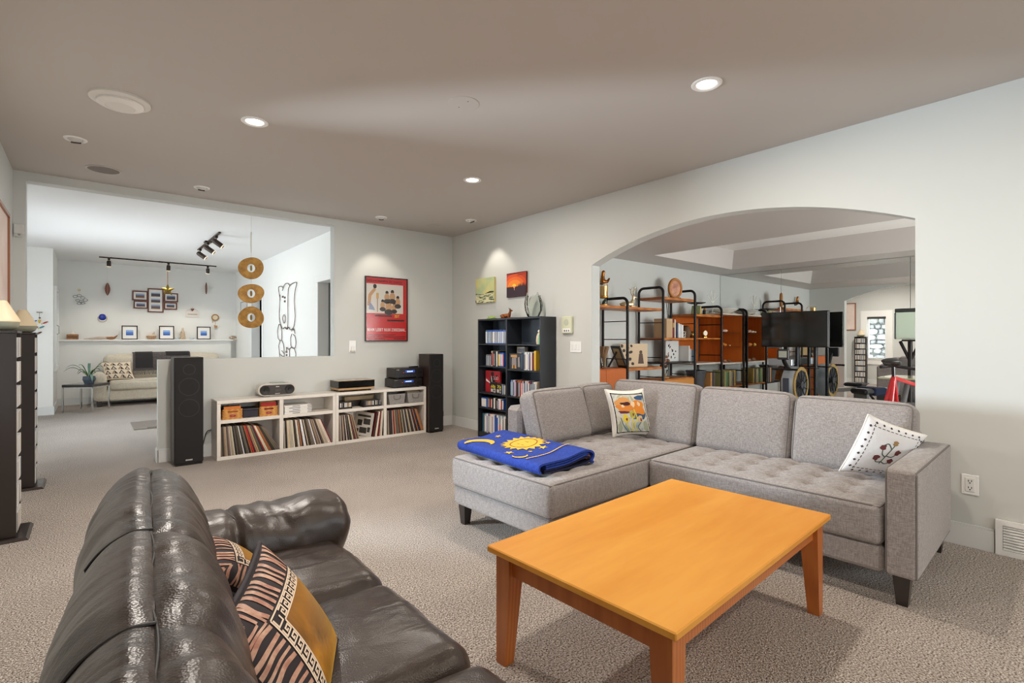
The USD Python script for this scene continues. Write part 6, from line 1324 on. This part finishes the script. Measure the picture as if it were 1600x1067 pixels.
# ---------------------------------------------------------------- exercise room: modular shelving
iron = M((40, 37, 37), .45, .5); teak = M((190, 118, 52), .4, wave=(2.5, (166, 94, 36), 4.0), stretch=(.6, 6, 6)); teak_o = M((196, 104, 36), .4, wave=(2.5, (176, 86, 26), 4.0), stretch=(6, 6, .6))
YF_, YB_ = 3.77, 4.15
LX = [4.985, 5.738, 6.515, 7.265, 7.965]; LHt = [1.745, 1.925, 1.925, 1.735, 1.72]
for k, (x, hh) in enumerate(zip(LX, LHt)):
    t = T('ladder_frame', f'black steel ladder upright with an arched top, {ORD[k]} from the arch', 'shelf upright', (x, (YF_ + YB_) / 2, 0)); d = (YB_ - YF_) / 2; r = .075
    P = [(0, -d, .0)] + [(0, -d, hh - r)] + [(0, -d + r - r * math.cos(a), hh - r + r * math.sin(a)) for a in np.linspace(0, PI / 2, 7)] + [(0, d - r + r * math.sin(a), hh - r + r * math.cos(a)) for a in np.linspace(0, PI / 2, 7)] + [(0, d, hh - r)] + [(0, d, 0)]
    t.part('upright', tube(P, .017, 10), iron, smooth=True)
    for zz in (.24, .48, .74, 1.0, 1.24, 1.46): 
        if zz < hh - .12: t.part('rung', tube([(0, -d, zz), (0, d, zz)], .006, 6), iron, smooth=True)
def board(a, b, z, lab, th=.03, m=None, y0=None): obj('shelf_board', bx(a + .0155, b - .0155, y0 or YF_ + .01, YB_ - .01, z - th, z, .002), m or teak, lab, 'shelf')
gx = [XR + TW + .01] + LX
board(gx[0], gx[1], 1.64, 'teak shelf high in the bay nearest the arch'); board(gx[1], gx[2], 1.64, 'teak shelf high in the second bay under the deer')
board(gx[1], gx[2], .885, 'teak shelf low in the second bay holding the leopard print'); board(gx[2], gx[3], 1.80, 'topmost teak shelf in the third bay', .035)
board(gx[2], gx[3], 1.26, 'middle teak shelf in the third bay holding books'); board(gx[2], gx[3], .93, 'lower dark shelf in the third bay', .014, iron)
board(gx[3], gx[4], 1.60, 'teak shelf at the top of the wood-backed fourth bay', .035); board(gx[3], gx[4], 1.26, 'middle teak shelf in the wood-backed fourth bay', .022); board(gx[3], gx[4], .90, 'lower white edged shelf of the wood-backed fourth bay', .022, M((206, 196, 186), .5)); board(gx[3], gx[4], .50, 'lowest dark shelf of the fourth bay', .014, iron)
board(gx[4], gx[5], .52, 'low teak shelf under the glass cabinet', .025)
obj('back_board', bx(gx[3] + .02, gx[4] - .02, YB_ - .008, YB_ + .012, .90, 1.60), teak_o, 'orange teak back board of the fourth bay', 'panel')
t = T('teak_cabinet', 'orange teak low cabinet in the bay nearest the arch', 'cabinet', ((gx[0] + gx[1]) / 2, 3.96, 0)); w = (gx[1] - gx[0]) / 2 - .02
t.part('body', bx(-w, w, -.17, .19, .1, .895, .003), teak_o); t.part('door', bx(-w + .004, -.002, -.19, -.1705, .11, .885, .002), teak_o); t.part('door', bx(.002, w - .004, -.19, -.1705, .11, .885, .002), teak_o); t.part('plinth', bx(-w + .03, w - .03, -.14, .16, 0, .1), iron)
t = T('drawer_unit', 'teak drawer unit hung low in the third bay', 'drawers', ((gx[2] + gx[3]) / 2, 3.96, .5)); w = (gx[3] - gx[2]) / 2 - .02; t.part('body', bx(-w, w, -.17, .19, 0, .215, .003), teak); t.part('drawer_front', bx(-w + .004, w - .004, -.19, -.1705, .01, .2, .002), M((196, 132, 62), .4))
t = T('glass_cabinet', 'teak cabinet with glass shelves of small collectables beside the mirror', 'cabinet', ((gx[4] + gx[5]) / 2, 3.96, .86)); w = (gx[5] - gx[4]) / 2 - .02
t.part('back_panel', bx(-w, w, .17, .19, 0, .775), teak_o); t.part('side_panel', bx(-w, -w + .015, -.18, .1698, .0202, .754), teak_o); t.part('side_panel', bx(w - .015, w, -.18, .1698, .0202, .754), teak_o); t.part('top_panel', bx(-w, w, -.18, .1698, .755, .775), M((222, 208, 190), .4)); t.part('bottom_panel', bx(-w, w, -.18, .1698, 0, .02), M((222, 212, 200), .4))
for zz in (.26, .48): t.part('glass_shelf', bx(-w + .016, w - .016, -.15, .16, zz, zz + .006), clear_glass, smooth=False)
for zz in (.15, .68): t.part('hinge', cyl(.012, .006, 12, (w - .06, .162, zz), 'y'), M((70, 66, 64), .3, .8))
cx_ = (gx[4] + gx[5]) / 2
for k, (dx, zz, c, s_) in enumerate(((-.22, 1.3465, (226, 204, 170), .03), (-.12, 1.3465, (232, 222, 206), .035), (0, 1.3465, (214, 176, 156), .05), (-.2, 1.1265, (226, 176, 60), .04), (-.02, 1.1265, (220, 130, 40), .05), (.15, 1.1265, (170, 120, 80), .03), (-.15, .8805, (140, 96, 64), .05), (.0, .8805, (170, 130, 96), .04), (.14, .8805, (120, 86, 60), .035))):
    m = trimesh.creation.icosphere(2, 1.0); m.vertices *= [s_, s_ * .7, s_ * .55]; m.vertices *= (1 + .5 * (meshkit.noise(m.vertices * 40 + k, k) - .5))[:, None]; m.apply_translation((0, 0, -m.bounds[0][2]))
    cn = ['cream', 'white', 'pink', 'yellow', 'orange', 'brown', 'dark brown', 'tan', 'umber'][k]
    obj('collectable', mv(m, cx_ + dx, 3.9, zz), M(c, .5), f'small {cn} shell or stone on the {["upper", "middle", "lowest"][k // 3]} shelf of the glass cabinet', 'collectable', smooth=True)
# ornaments on the shelving
brass = M((186, 140, 72), .3, .9); gold_l = M((226, 206, 166), .28, .8)
t = T('brass_ornament', 'brass seated figure ornament on the wall beside the arch', 'ornament', (4.97, YG - .05, 1.97)); t.part('figure', skin({'a': (0, 0, 0, .03), 'b': (0, 0, .07, .022), 'h': (.0, -.01, .12, .022), 'k': (.06, -.02, .0, .018), 'f': (.1, -.02, .04, .012)}, [('a', 'b'), ('b', 'h'), ('a', 'k'), ('k', 'f')], .012, 5), M((150, 92, 40), .3, .8), smooth=True); t.part('bracket', bx(-.02, .02, .01, .05, -.04, -.02), iron)
t = T('lantern', 'gold and glass cylinder lantern on the shelf nearest the arch', 'lantern', (4.73, 3.93, 1.64)); t.part('glass', lathe([(.05, .02), (.05, .10), (.046, .10), (.046, .02)], 24), clear_glass, smooth=40); t.part('base', cyl(.055, .02, 24), brass)
t.part('upper_glass', lathe([(.045, .11), (.055, .24), (.05, .24), (.041, .11)], 20), M((206, 172, 116), .3, .6)); t.part('gold_band', lathe([(.05, .095), (.056, .1), (.056, .118), (.05, .122)], 24), brass)
for a in range(6): t.part('rod', cyl(.004, .15, 6, (.05 * math.cos(a), .05 * math.sin(a), .11)), brass)
deer('deer_figurine', 'pale gold sitting deer figurine with antlers on the high shelf', (5.20, 3.93, 1.64), -30, gold_l, 1.15, True)
t = T('photo_frame', 'dark photo frame leaning on its stand in the bay nearest the arch', 'picture frame', (5.12, 3.95, .885), 62)
X = trimesh.transformations.rotation_matrix(math.radians(-22), (1, 0, 0)); P = lambda m: (m.apply_transform(X), m)[1]
t.part('frame', P(ext_axis(sbox(-.13, 0, .13, .29).difference(sbox(-.1, .03, .1, .26)), .02, 'y', -.02)), iron); t.part('print', P(bx(-.1, .1, -.01, -.004, .03, .26)), M((196, 170, 120), .6), smooth=False); t.part('easel_leg', bx(-.02, .02, .09, .2, 0, .012).apply_transform(trimesh.transformations.rotation_matrix(.0, (1, 0, 0))), iron); t.part('easel_strut', tube([(0, .08, .2), (0, .19, .005)], .012, 6), iron)
def book(x, lab, w, h, c, z=1.26, y=3.93, d=.2, name='book', lean=0, lc=None):
    t = T(name, lab, 'book', (x, y, z), group=None); m = bx(-w / 2, w / 2, -d / 2, d / 2, 0, h, .003)
    t.part('cover', rot(m, lean, (0, 1, 0)).apply_translation((0, 0, 0)) if not lean else mv(rot(m, lean, (0, 1, 0)), 0, 0, -rot(m, lean, (0, 1, 0)).bounds[0][2]), M(c, .6))
    if lc and not lean: t.part('spine_label', bx(-w / 2 + .003, w / 2 - .003, -d / 2 - .001, -d / 2 + .001, h * .55, h * .8), M(lc, .6), smooth=False)
t = T('leopard_print', 'leopard pattern book standing open-faced on the low second shelf', 'book', (5.42, 4.0, .885), -22)
X = trimesh.transformations.rotation_matrix(math.radians(-8), (1, 0, 0)); cv = t.part('cover', P(bx(-.2, .2, -.008, .008, 0, .30, .001)) if False else bx(-.2, .2, -.008, .008, 0, .30, .001), M((214, 190, 156), .6))
r_ = random.Random(9); sp = unary_union([affinity.translate(affinity.rotate(affinity.scale(Point(0, 0).buffer(1, 6), r_.uniform(.012, .024), r_.uniform(.016, .03)), r_.uniform(0, 180)), x, y) for x, y in ((-.18, .04), (-.13, .08), (-.17, .12), (-.09, .04), (-.06, .10), (-.11, .15), (-.05, .19), (-.15, .21), (-.09, .24), (-.18, .27), (-.04, .27), (-.02, .04))]).intersection(sbox(-.195, .005, .0, .295))
t.part('printed_spots', ext_axis(sp, .001, 'y', -.0092), M((44, 34, 32), .6), smooth=False, under=cv); t.part('printed_figure', ext_axis(unary_union([Point(.1, .19).buffer(.022), Polygon([(.075, .17), (.125, .17), (.145, .04), (.06, .04)])]), .001, 'y', -.0092), M((84, 58, 44), .6), smooth=False, under=cv)
book(5.98, 'thick tan book on the middle third-bay shelf', .14, .26, (190, 158, 122)); book(6.075, 'maroon book beside the thick tan book on the shelving', .045, .255, (110, 34, 40), lc=(180, 150, 90)); book(6.115, 'cream book beside the maroon book on the shelving', .03, .25, (206, 192, 170)); book(6.16, 'dark blue book beside the cream book on the shelving', .03, .21, (52, 60, 92)); book(6.21, 'first grey white binder on the middle third-bay shelf', .03, .2, (222, 222, 222)); book(6.25, 'second grey white binder on the middle third-bay shelf', .045, .19, (206, 206, 206)); book(6.30, 'third grey white binder on the middle third-bay shelf', .04, .18, (226, 226, 224))
t = T('pendant_lamp', 'small dark brown cone pendant hanging in the third bay', 'lamp', (6.33, 4.08, 1.42)); t.part('shade', lathe([(.07, .0), (.045, .1), (.04, .1), (.064, 0)], 16), M((52, 42, 38), .7)); t.part('cord', tube([(0, 0, .1), (0, .03, .34)], .004, 5), iron)
t = T('drum_ornament', 'round wooden ornament with a copper orange face on the topmost shelf', 'ornament', (6.27, 3.93, 1.80), -18)
t.part('rim', tube([(.10 * math.cos(a), 0, .15 + .125 * math.sin(a)) for a in np.linspace(0, 2 * PI, 32, endpoint=False)], .022, 8, True), M((176, 112, 44), .4), smooth=True); t.part('face', ext_axis(affinity.translate(affinity.scale(Point(0, 0).buffer(1, 24), .095, .12), 0, .15), .02, 'y', -.01), M((150, 92, 76), .3, .3, noise=(8.0, (214, 160, 128)))); t.part('foot', bx(-.06, .06, -.05, .05, 0, .022, .004), iron)
t = T('kitchen_scale', 'old green kitchen scale with a dark plate on the fourth-bay top shelf', 'scale', (6.83, 3.93, 1.60), 20); t.part('body', hull([(-.10, -.06, 0), (.10, -.06, 0), (-.10, .06, 0), (.10, .06, 0), (-.07, -.05, .13), (.07, -.05, .13), (-.07, .05, .13), (.07, .05, .13)]), M((126, 140, 96), .4)); t.part('dial', mv(lathe([(0, .004), (.055, .003), (.06, 0)], 24).apply_transform(trimesh.transformations.rotation_matrix(PI / 2, (1, 0, 0))), 0, -.06, .065), M((220, 190, 110), .4)); t.part('plate', mv(lathe([(0, 0), (.08, .004), (.13, .018), (.13, .024), (0, .012)], 28), 0, 0, .155), M((52, 52, 54), .4)); t.part('post', cyl(.012, .03, 10, (0, 0, .128)), iron)
def antler(x, y, z, lab, s=1.0):
    t = T('antler_ornament', lab, 'ornament', (x, y, z)); wm = M((238, 234, 226), .5)
    t.part('stem', tube(arc([(0, 0, 0), (.005, 0, .09 * s), (0, 0, .16 * s)], 5), .007), wm, smooth=True); t.part('base', cyl(.035, .012, 18), wm)
    for k, (dx, dz_) in enumerate(((-.11, .14), (-.07, .19), (-.02, .2), (.03, .2), (.08, .18), (.12, .13))): t.part('branch', tube(arc([(0, 0, .13 * s), (dx * .6 * s, .01 * (-1) ** k, .13 * s + dz_ * .45 * s), (dx * s, .015 * (-1) ** k, .1 * s + dz_ * s)], 5), .006, 6), wm, smooth=True)
antler(7.33, 3.95, 1.64, 'white branching coral ornament on the cabinet beside the mirror', 1.15)
obj('white_bowl', mv(lathe([(0, 0), (.06, 0), (.14, .035), (.2, .07), (.195, .078), (.13, .046), (0, .015)], 36), 7.68, 3.93, 1.64), M((240, 238, 232), .25), 'wide shallow white bowl on top of the glass cabinet', 'bowl', smooth=40)
t = T('photo_frame', 'small dark tilted frame with figure on top near the mirror', 'picture frame', (7.05, 3.93, 1.60)); t.part('frame', bx(-.03, .03, -.008, .008, 0, .07, .002), iron); t.part('ornament', mv(trimesh.creation.icosphere(2, .02), .01, 0, .085), brass, smooth=True)
t = T('pine_cone_vase', 'bunch of pine cones in a glass vase on the drawer unit', 'vase', (6.02, 3.93, .716)); t.part('vase', lathe([(0, 0), (.035, 0), (.03, .08), (.04, .11), (.036, .11), (.026, .08), (0, .01)], 18), clear_glass, smooth=40); t.part('stand', cyl(.06, .008, 20), M((206, 160, 106), .5)); r_ = random.Random(12)
for k in range(16):
    a, b = r_.uniform(0, 6.28), r_.uniform(.0, 1); m = trimesh.creation.icosphere(1, r_.uniform(.02, .032)); t.part('cone', mv(m, .075 * math.cos(a) * b ** .5, .06 * math.sin(a) * b ** .5, .14 + .16 * r_.random()), M(r_.choice([(120, 84, 62), (170, 126, 104), (216, 196, 176), (92, 66, 50)]), .7), smooth=False)
t = T('dried_grass', 'bunch of dried brown grass in a small glass on the teak cabinet', 'dried grass', (4.74, 3.93, .8955)); t.part('glass', lathe([(0, 0), (.035, 0), (.038, .12), (.034, .12), (.03, .008), (0, .008)], 18), clear_glass, smooth=40); r_ = random.Random(6)
t.part('stems', cat([tube(arc([(0, 0, .01), (.03 * math.cos(a), .03 * math.sin(a), .15), (.06 * math.cos(a) * r_.uniform(.3, 1), .06 * math.sin(a), .26)], 3), np.linspace(.002, .009, 7), 5) for a in np.linspace(0, 6.1, 26)]), M((140, 112, 84), .9), kind='stuff')
t = T('wire_ornament', 'white wire tangle ornament on the middle third-bay shelf', 'ornament', (6.40, 3.9, 1.26)); 
for k in range(5): t.part('wire', tube([(.05 * math.cos(a + k), .045 * math.sin(a) * math.cos(k), .05 + .045 * math.sin(a + k * 1.3)) for a in np.linspace(0, 2 * PI, 20, endpoint=False)], .004, 5, True), M((224, 220, 210), .4), smooth=True)
t = T('brown_jar', 'dark brown woven jar on the middle fourth-bay shelf', 'jar', (6.63, 3.98, 1.26)); t.part('body', lathe([(0, 0), (.05, .0), (.075, .07), (.06, .14), (.035, .17), (.03, .17), (0, .15)], 20), M((104, 74, 48), .7, bump=(40.0, .5, .01)), smooth=40); t.part('rim', lathe([(.03, .165), (.04, .172), (.03, .178)], 18), M((70, 48, 32), .6))
t = T('brass_clock', 'small round brass clock on the middle fourth-bay shelf', 'clock', (6.97, 3.88, 1.26), -20); t.part('case', mv(lathe([(0, .02), (.04, .016), (.05, 0), (.05, -.02), (0, -.02)], 26).apply_transform(trimesh.transformations.rotation_matrix(PI / 2, (1, 0, 0))), 0, 0, .07), brass, smooth=40); t.part('dial', mv(lathe([(0, .021), (.036, .0205)], 24).apply_transform(trimesh.transformations.rotation_matrix(PI / 2, (1, 0, 0))), 0, 0, .07), M((240, 232, 214), .3), smooth=False); t.part('foot', bx(-.03, .03, -.02, .02, 0, .022, .003), brass)
obj('brass_sphere', mv(trimesh.creation.icosphere(3, .05), 6.80, 3.98, 1.31), brass, 'round brass ball on the middle fourth-bay shelf', 'ornament', smooth=True)
t = T('framed_drawing', 'white framed picture of black birds low in the third bay', 'picture frame', (6.27, 3.98, .931)); t.part('frame', bx(-.16, .16, -.008, .008, 0, .29, .002), M((214, 214, 212), .5)); r_ = random.Random(8)
t.part('printed_birds', ext_axis(unary_union([affinity.translate(affinity.rotate(affinity.scale(Point(0, 0).buffer(1, 6), r_.uniform(.012, .03), r_.uniform(.008, .018)), r_.uniform(0, 180)), x, y) for x, y in ((-.09, .22), (-.06, .2), (-.1, .09), (-.03, .06), (.03, .1), (.06, .05), (.0, .15), (.08, .14))]), .001, 'y', -.0092), M((52, 46, 48), .6), smooth=False); t.part('printed_berries', ext_axis(unary_union([Point(-.1, .12).buffer(.01), Point(-.02, .17).buffer(.008), Point(-.07, .24).buffer(.008)]), .001, 'y', -.0096), M((180, 50, 60), .6), smooth=False)
for k, (c, cn) in enumerate((((224, 224, 222), 'white'), ((200, 204, 206), 'pale grey'), ((216, 218, 220), 'light grey'), ((150, 170, 186), 'pale blue'), ((236, 128, 40), 'orange'))): book(6.455 + k * .028 + (.05 if k > 2 else 0), f'{cn} thin book leaning low beside the framed birds', .02, .22 - .01 * k, c, z=.931 if k < 1 else (.931 if 6.455 + k * .028 < 6.47 else .90), y=3.92, lean=-4 * (k > 2) )
t = T('plant_pot', 'dark grey tall pot on the lowest fourth-bay shelf', 'pot', (6.82, 3.93, .50)); t.part('pot', lathe([(0, 0), (.10, 0), (.14, .27), (.13, .27), (.095, .02), (0, .02)], 26), M((70, 70, 74), .45), smooth=40); t.part('rim', lathe([(.13, .262), (.146, .268), (.146, .285), (.13, .285)], 26), M((60, 60, 64), .45))
for k, (c, cn) in enumerate((((196, 140, 80), 'tan'), ((60, 52, 60), 'dark'), ((90, 80, 74), 'brown'))): book(7.02 + k * .045, f'{cn} book beside the dark pot on the lowest fourth-bay shelf', .038, .25, c, z=.5, y=3.9)
for k, (c, cn) in enumerate((((150, 146, 96), 'olive'), ((96, 130, 84), 'green'), ((70, 96, 70), 'dark green'), ((190, 174, 120), 'straw'), ((170, 160, 140), 'beige'), ((92, 84, 76), 'brown'), ((190, 160, 90), 'ochre'))): book(7.40 + k * .05, f'{cn} book on the low shelf under the glass cabinet', .042, .24 - .012 * (k % 3), c, z=.52, y=3.88)

# ---------------------------------------------------------------- television on a stand, in front of the mirror
t = T('television', 'flat black television on twin poles in front of the mirror', 'television', (7.735, 2.94, 0))
t.part('screen', bx(-.012, -.006, -.44, .44, 1.14, 1.625, .001), M((16, 14, 13), .1, spec=1.0), smooth=False); t.part('bezel', bx(-.0055, .03, -.452, .452, 1.128, 1.637, .006), M((18, 17, 18), .35))
for y in (-.26, -.02, .12): t.part('pole', cyl(.022, 1.4, 16, (.062, y, .03)), M((34, 34, 38), .35, .5))
t.part('mount_plate', bx(.031, .045, -.3, .2, 1.25, 1.5), iron); t.part('stand_base', bx(-.1, .2, -.35, .25, 0, .03, .008), iron); t.part('stand_shelf', bx(-.03, .09, -.3, .2, .83, .845), iron)
obj('wire_basket', bx(7.62, 7.70, 2.92, 3.25, .86, .96, .01), M((176, 186, 194), .3, .4), 'grey silver speaker bar standing below the television', 'speaker')
# rowing machine
t = T('rowing_machine', 'rowing machine with round caged flywheel under the television', 'rowing machine', (7.42, 2.82, 0))
silver = M((176, 184, 190), .35, .4); ry = lambda m: m.apply_transform(trimesh.transformations.rotation_matrix(PI / 2, (1, 0, 0)))
t.part('flywheel_housing', mv(ry(lathe([(.0, -.09), (.2, -.09), (.245, -.07), (.255, 0), (.245, .07), (.235, .085), (.20, .085), (.20, .05), (0, .05)], 40)), 0, 0, .62), silver, smooth=35); t.part('gold_rim', mv(ry(lathe([(.20, .084), (.245, .08), (.247, .1), (.20, .1)], 40)), 0, 0, .62), M((190, 158, 96), .35, .5))
t.part('fan_disc', mv(ry(lathe([(0, .055), (.19, .055), (.19, .06), (0, .06)], 36)), 0, 0, .62), M((44, 44, 48), .4))
for k in range(10): a = k * PI / 5; t.part('cage_bar', tube([(.04 * math.cos(a), -.098, .62 + .04 * math.sin(a)), (.21 * math.cos(a + .3), -.098, .62 + .21 * math.sin(a + .3))], .006, 6), iron, smooth=True)
t.part('hub', cyl(.045, .06, 20, (0, -.11, .62), 'y'), M((60, 62, 66), .4)); t.part('vent_window', bx(-.262, -.25, -.04, .04, .52, .72, .004), M((70, 78, 92), .3))
t.part('monitor_arm', tube(arc([(-.1, 0, .8), (-.24, .02, .92), (-.30, .02, 1.02)], 6), .026, 10), iron, smooth=True); t.part('monitor', bx(-.36, -.32, -.075, .075, .97, 1.11, .01), M((50, 50, 54), .4)); t.part('monitor_screen', bx(-.364, -.359, -.05, .05, 1.0, 1.085), M((190, 196, 184), .3), smooth=False); t.part('handle', tube([(-.30, -.16, .84), (-.30, .16, .84)], .014, 8), iron)
t.part('rail', hull([(-2.0, -.05, .34), (-2.0, .05, .34), (-2.0, -.05, .40), (-2.0, .05, .40), (-.2, -.05, .42), (-.2, .05, .42), (-.2, -.05, .48), (-.2, .05, .48)]), M((150, 150, 152), .3, .8)); t.part('seat', bx(-1.5, -1.25, -.15, .15, .44, .50, .03), M((30, 30, 32), .6))
for x in (-1.9, .1): t.part('leg', cat([tube([(x, -.25, .02), (x, 0, .36), (x, .25, .02)], .025, 8)]), iron, smooth=True)
t.part('front_post', tube([(-.2, 0, .02), (-.12, 0, .5)], .03, 10), silver, smooth=True)
# standing screen and trestle table and red bicycle by the right jamb
t = T('standing_screen', 'standing screen on a black post with its reflection painted pale green', 'screen', (6.95, 1.70, 0), 0)
t.part('panel', bx(-.02, .02, -.75, -.13, 1.245, 1.56, .008), M((206, 222, 204), .5)); t.part('top_band', bx(-.024, .02, -.755, -.125, 1.54, 1.585, .006), M((50, 56, 54), .4)); t.part('edge_strip', bx(-.026, .0, -.14, -.122, 1.245, 1.54, .004), M((60, 70, 66), .4)); t.part('tray', bx(-.08, .05, -.5, -.2, 1.22, 1.24, .004), iron)  # pale green below a dark band paints in the reflection on the screen
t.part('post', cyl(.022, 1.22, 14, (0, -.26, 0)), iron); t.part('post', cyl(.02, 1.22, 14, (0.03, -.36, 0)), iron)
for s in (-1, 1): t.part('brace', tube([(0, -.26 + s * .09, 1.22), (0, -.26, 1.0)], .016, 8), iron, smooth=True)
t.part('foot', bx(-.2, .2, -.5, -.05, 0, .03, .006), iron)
t = T('trestle_table', 'glass topped trestle table with grey angled legs beyond the sofa', 'table', (6.35, 1.42, 0))
t.part('glass_top', bx(-.2, .3, -.5, .12, .845, .86, .002), M((206, 206, 170), .08, trans=.3)); 
for s in (-1, 1):
    for q in (-1, 1): t.part('leg', tube([(.05 + s * .2, -.1 + q * .06, .845), (.05 + s * .2, -.1 + q * .2, .0)], .026, 6), M((110, 110, 112), .5), smooth=True)
    t.part('cross_bar', bx(.05 + s * .2 - .02, .05 + s * .2 + .02, -.2, .0, .55, .58), M((110, 110, 112), .5))
red = M((186, 22, 30), .25, coat=.6); tyre = M((28, 27, 28), .7)
t = T('bicycle', 'red bicycle with a black saddle beside the arch jamb', 'bicycle', (5.44, 1.17, 0), -6)
for x in (-.52, .52):
    w_ = t.part('wheel', ry(trimesh.creation.torus(.33, .02, 44, 10)).apply_translation((x, 0, .35)), tyre, smooth=True); t.part('hub', cyl(.025, .08, 14, (x, -.04, .35), 'y'), M((170, 170, 172), .25, .9), under=w_)
    t.part('spokes', cat([tube([(x, 0, .35), (x + .32 * math.cos(a), 0, .35 + .32 * math.sin(a))], .0018, 4) for a in np.linspace(0, 2 * PI, 20, endpoint=False)]), M((190, 190, 192), .25, .9), under=w_)
bb_, st_, hd, hl = (-.06, 0, .32), (-.225, 0, .92), (.34, 0, .82), (.36, 0, .68)
t.part('frame', cat([tube(a, .018, 10) for a in ([bb_, st_], [st_, hd], [bb_, hl], [hd, hl], [(-.52, .05, .35), st_], [(-.52, -.05, .35), st_], [(-.52, .05, .35), bb_], [(-.52, -.05, .35), bb_])]), red, smooth=True); t.part('fork', cat([tube(arc([hl, (.44, s * .05, .5), (.52, s * .05, .35)], 5), .014, 8) for s in (-1, 1)]), red, smooth=True)
t.part('seat_post', tube([(-.225, 0, .9), (-.235, 0, 1.02)], .013, 8), M((60, 60, 62), .3, .8)); sd = trimesh.creation.icosphere(3, 1.0); sd.vertices = sd.vertices * [.15, .075, .03]; sd.vertices[:, 1] *= np.clip(.75 - sd.vertices[:, 0] * 3.2, .28, 1); sd.vertices[:, 2] += .02 * (sd.vertices[:, 0] < -.05); t.part('saddle', mv(sd, -.22, 0, 1.04), M((26, 25, 26), .4), smooth=True)
t.part('handlebar', tube(arc([(.28, -.28, .98), (.36, -.2, .99), (.36, 0, .97), (.36, .2, .99), (.28, .28, .98)], 5), .014, 8), iron, smooth=True); t.part('stem', tube([hd, (.36, 0, .97)], .015, 8), iron, smooth=True); t.part('crank', cat([ry(trimesh.creation.torus(.09, .006, 24, 6)).apply_translation((-.06, -.05, .32)), tube([(-.06, -.05, .32), (.0, -.06, .17)], .01, 6), tube([(-.06, .05, .32), (-.12, .06, .47)], .01, 6)]), M((150, 150, 152), .3, .9), smooth=True)
t = T('weight_bench', 'low dark exercise bench with a navy towel near the mirror', 'bench', (6.95, 2.35, 0), 20)
t.part('pad', bx(-.35, .3, -.13, .13, .42, .50, .025), M((34, 34, 40), .5)); t.part('leg', cat([bx(-.3, -.25, -.1, .1, 0, .42), bx(.2, .25, -.1, .1, 0, .42)]), M((120, 122, 126), .4, .6)); t.part('towel', bx(-.12, .14, -.15, .15, .40, .515, .02), M((30, 40, 70), .9))

dups = {k: v for k, v in _labels.items() if len(v) > 1}
for k, v in dups.items(): print('same label:', k, len(v))
print('things', sum(len(v) for v in _labels.values()), 'materials', len(_mats))
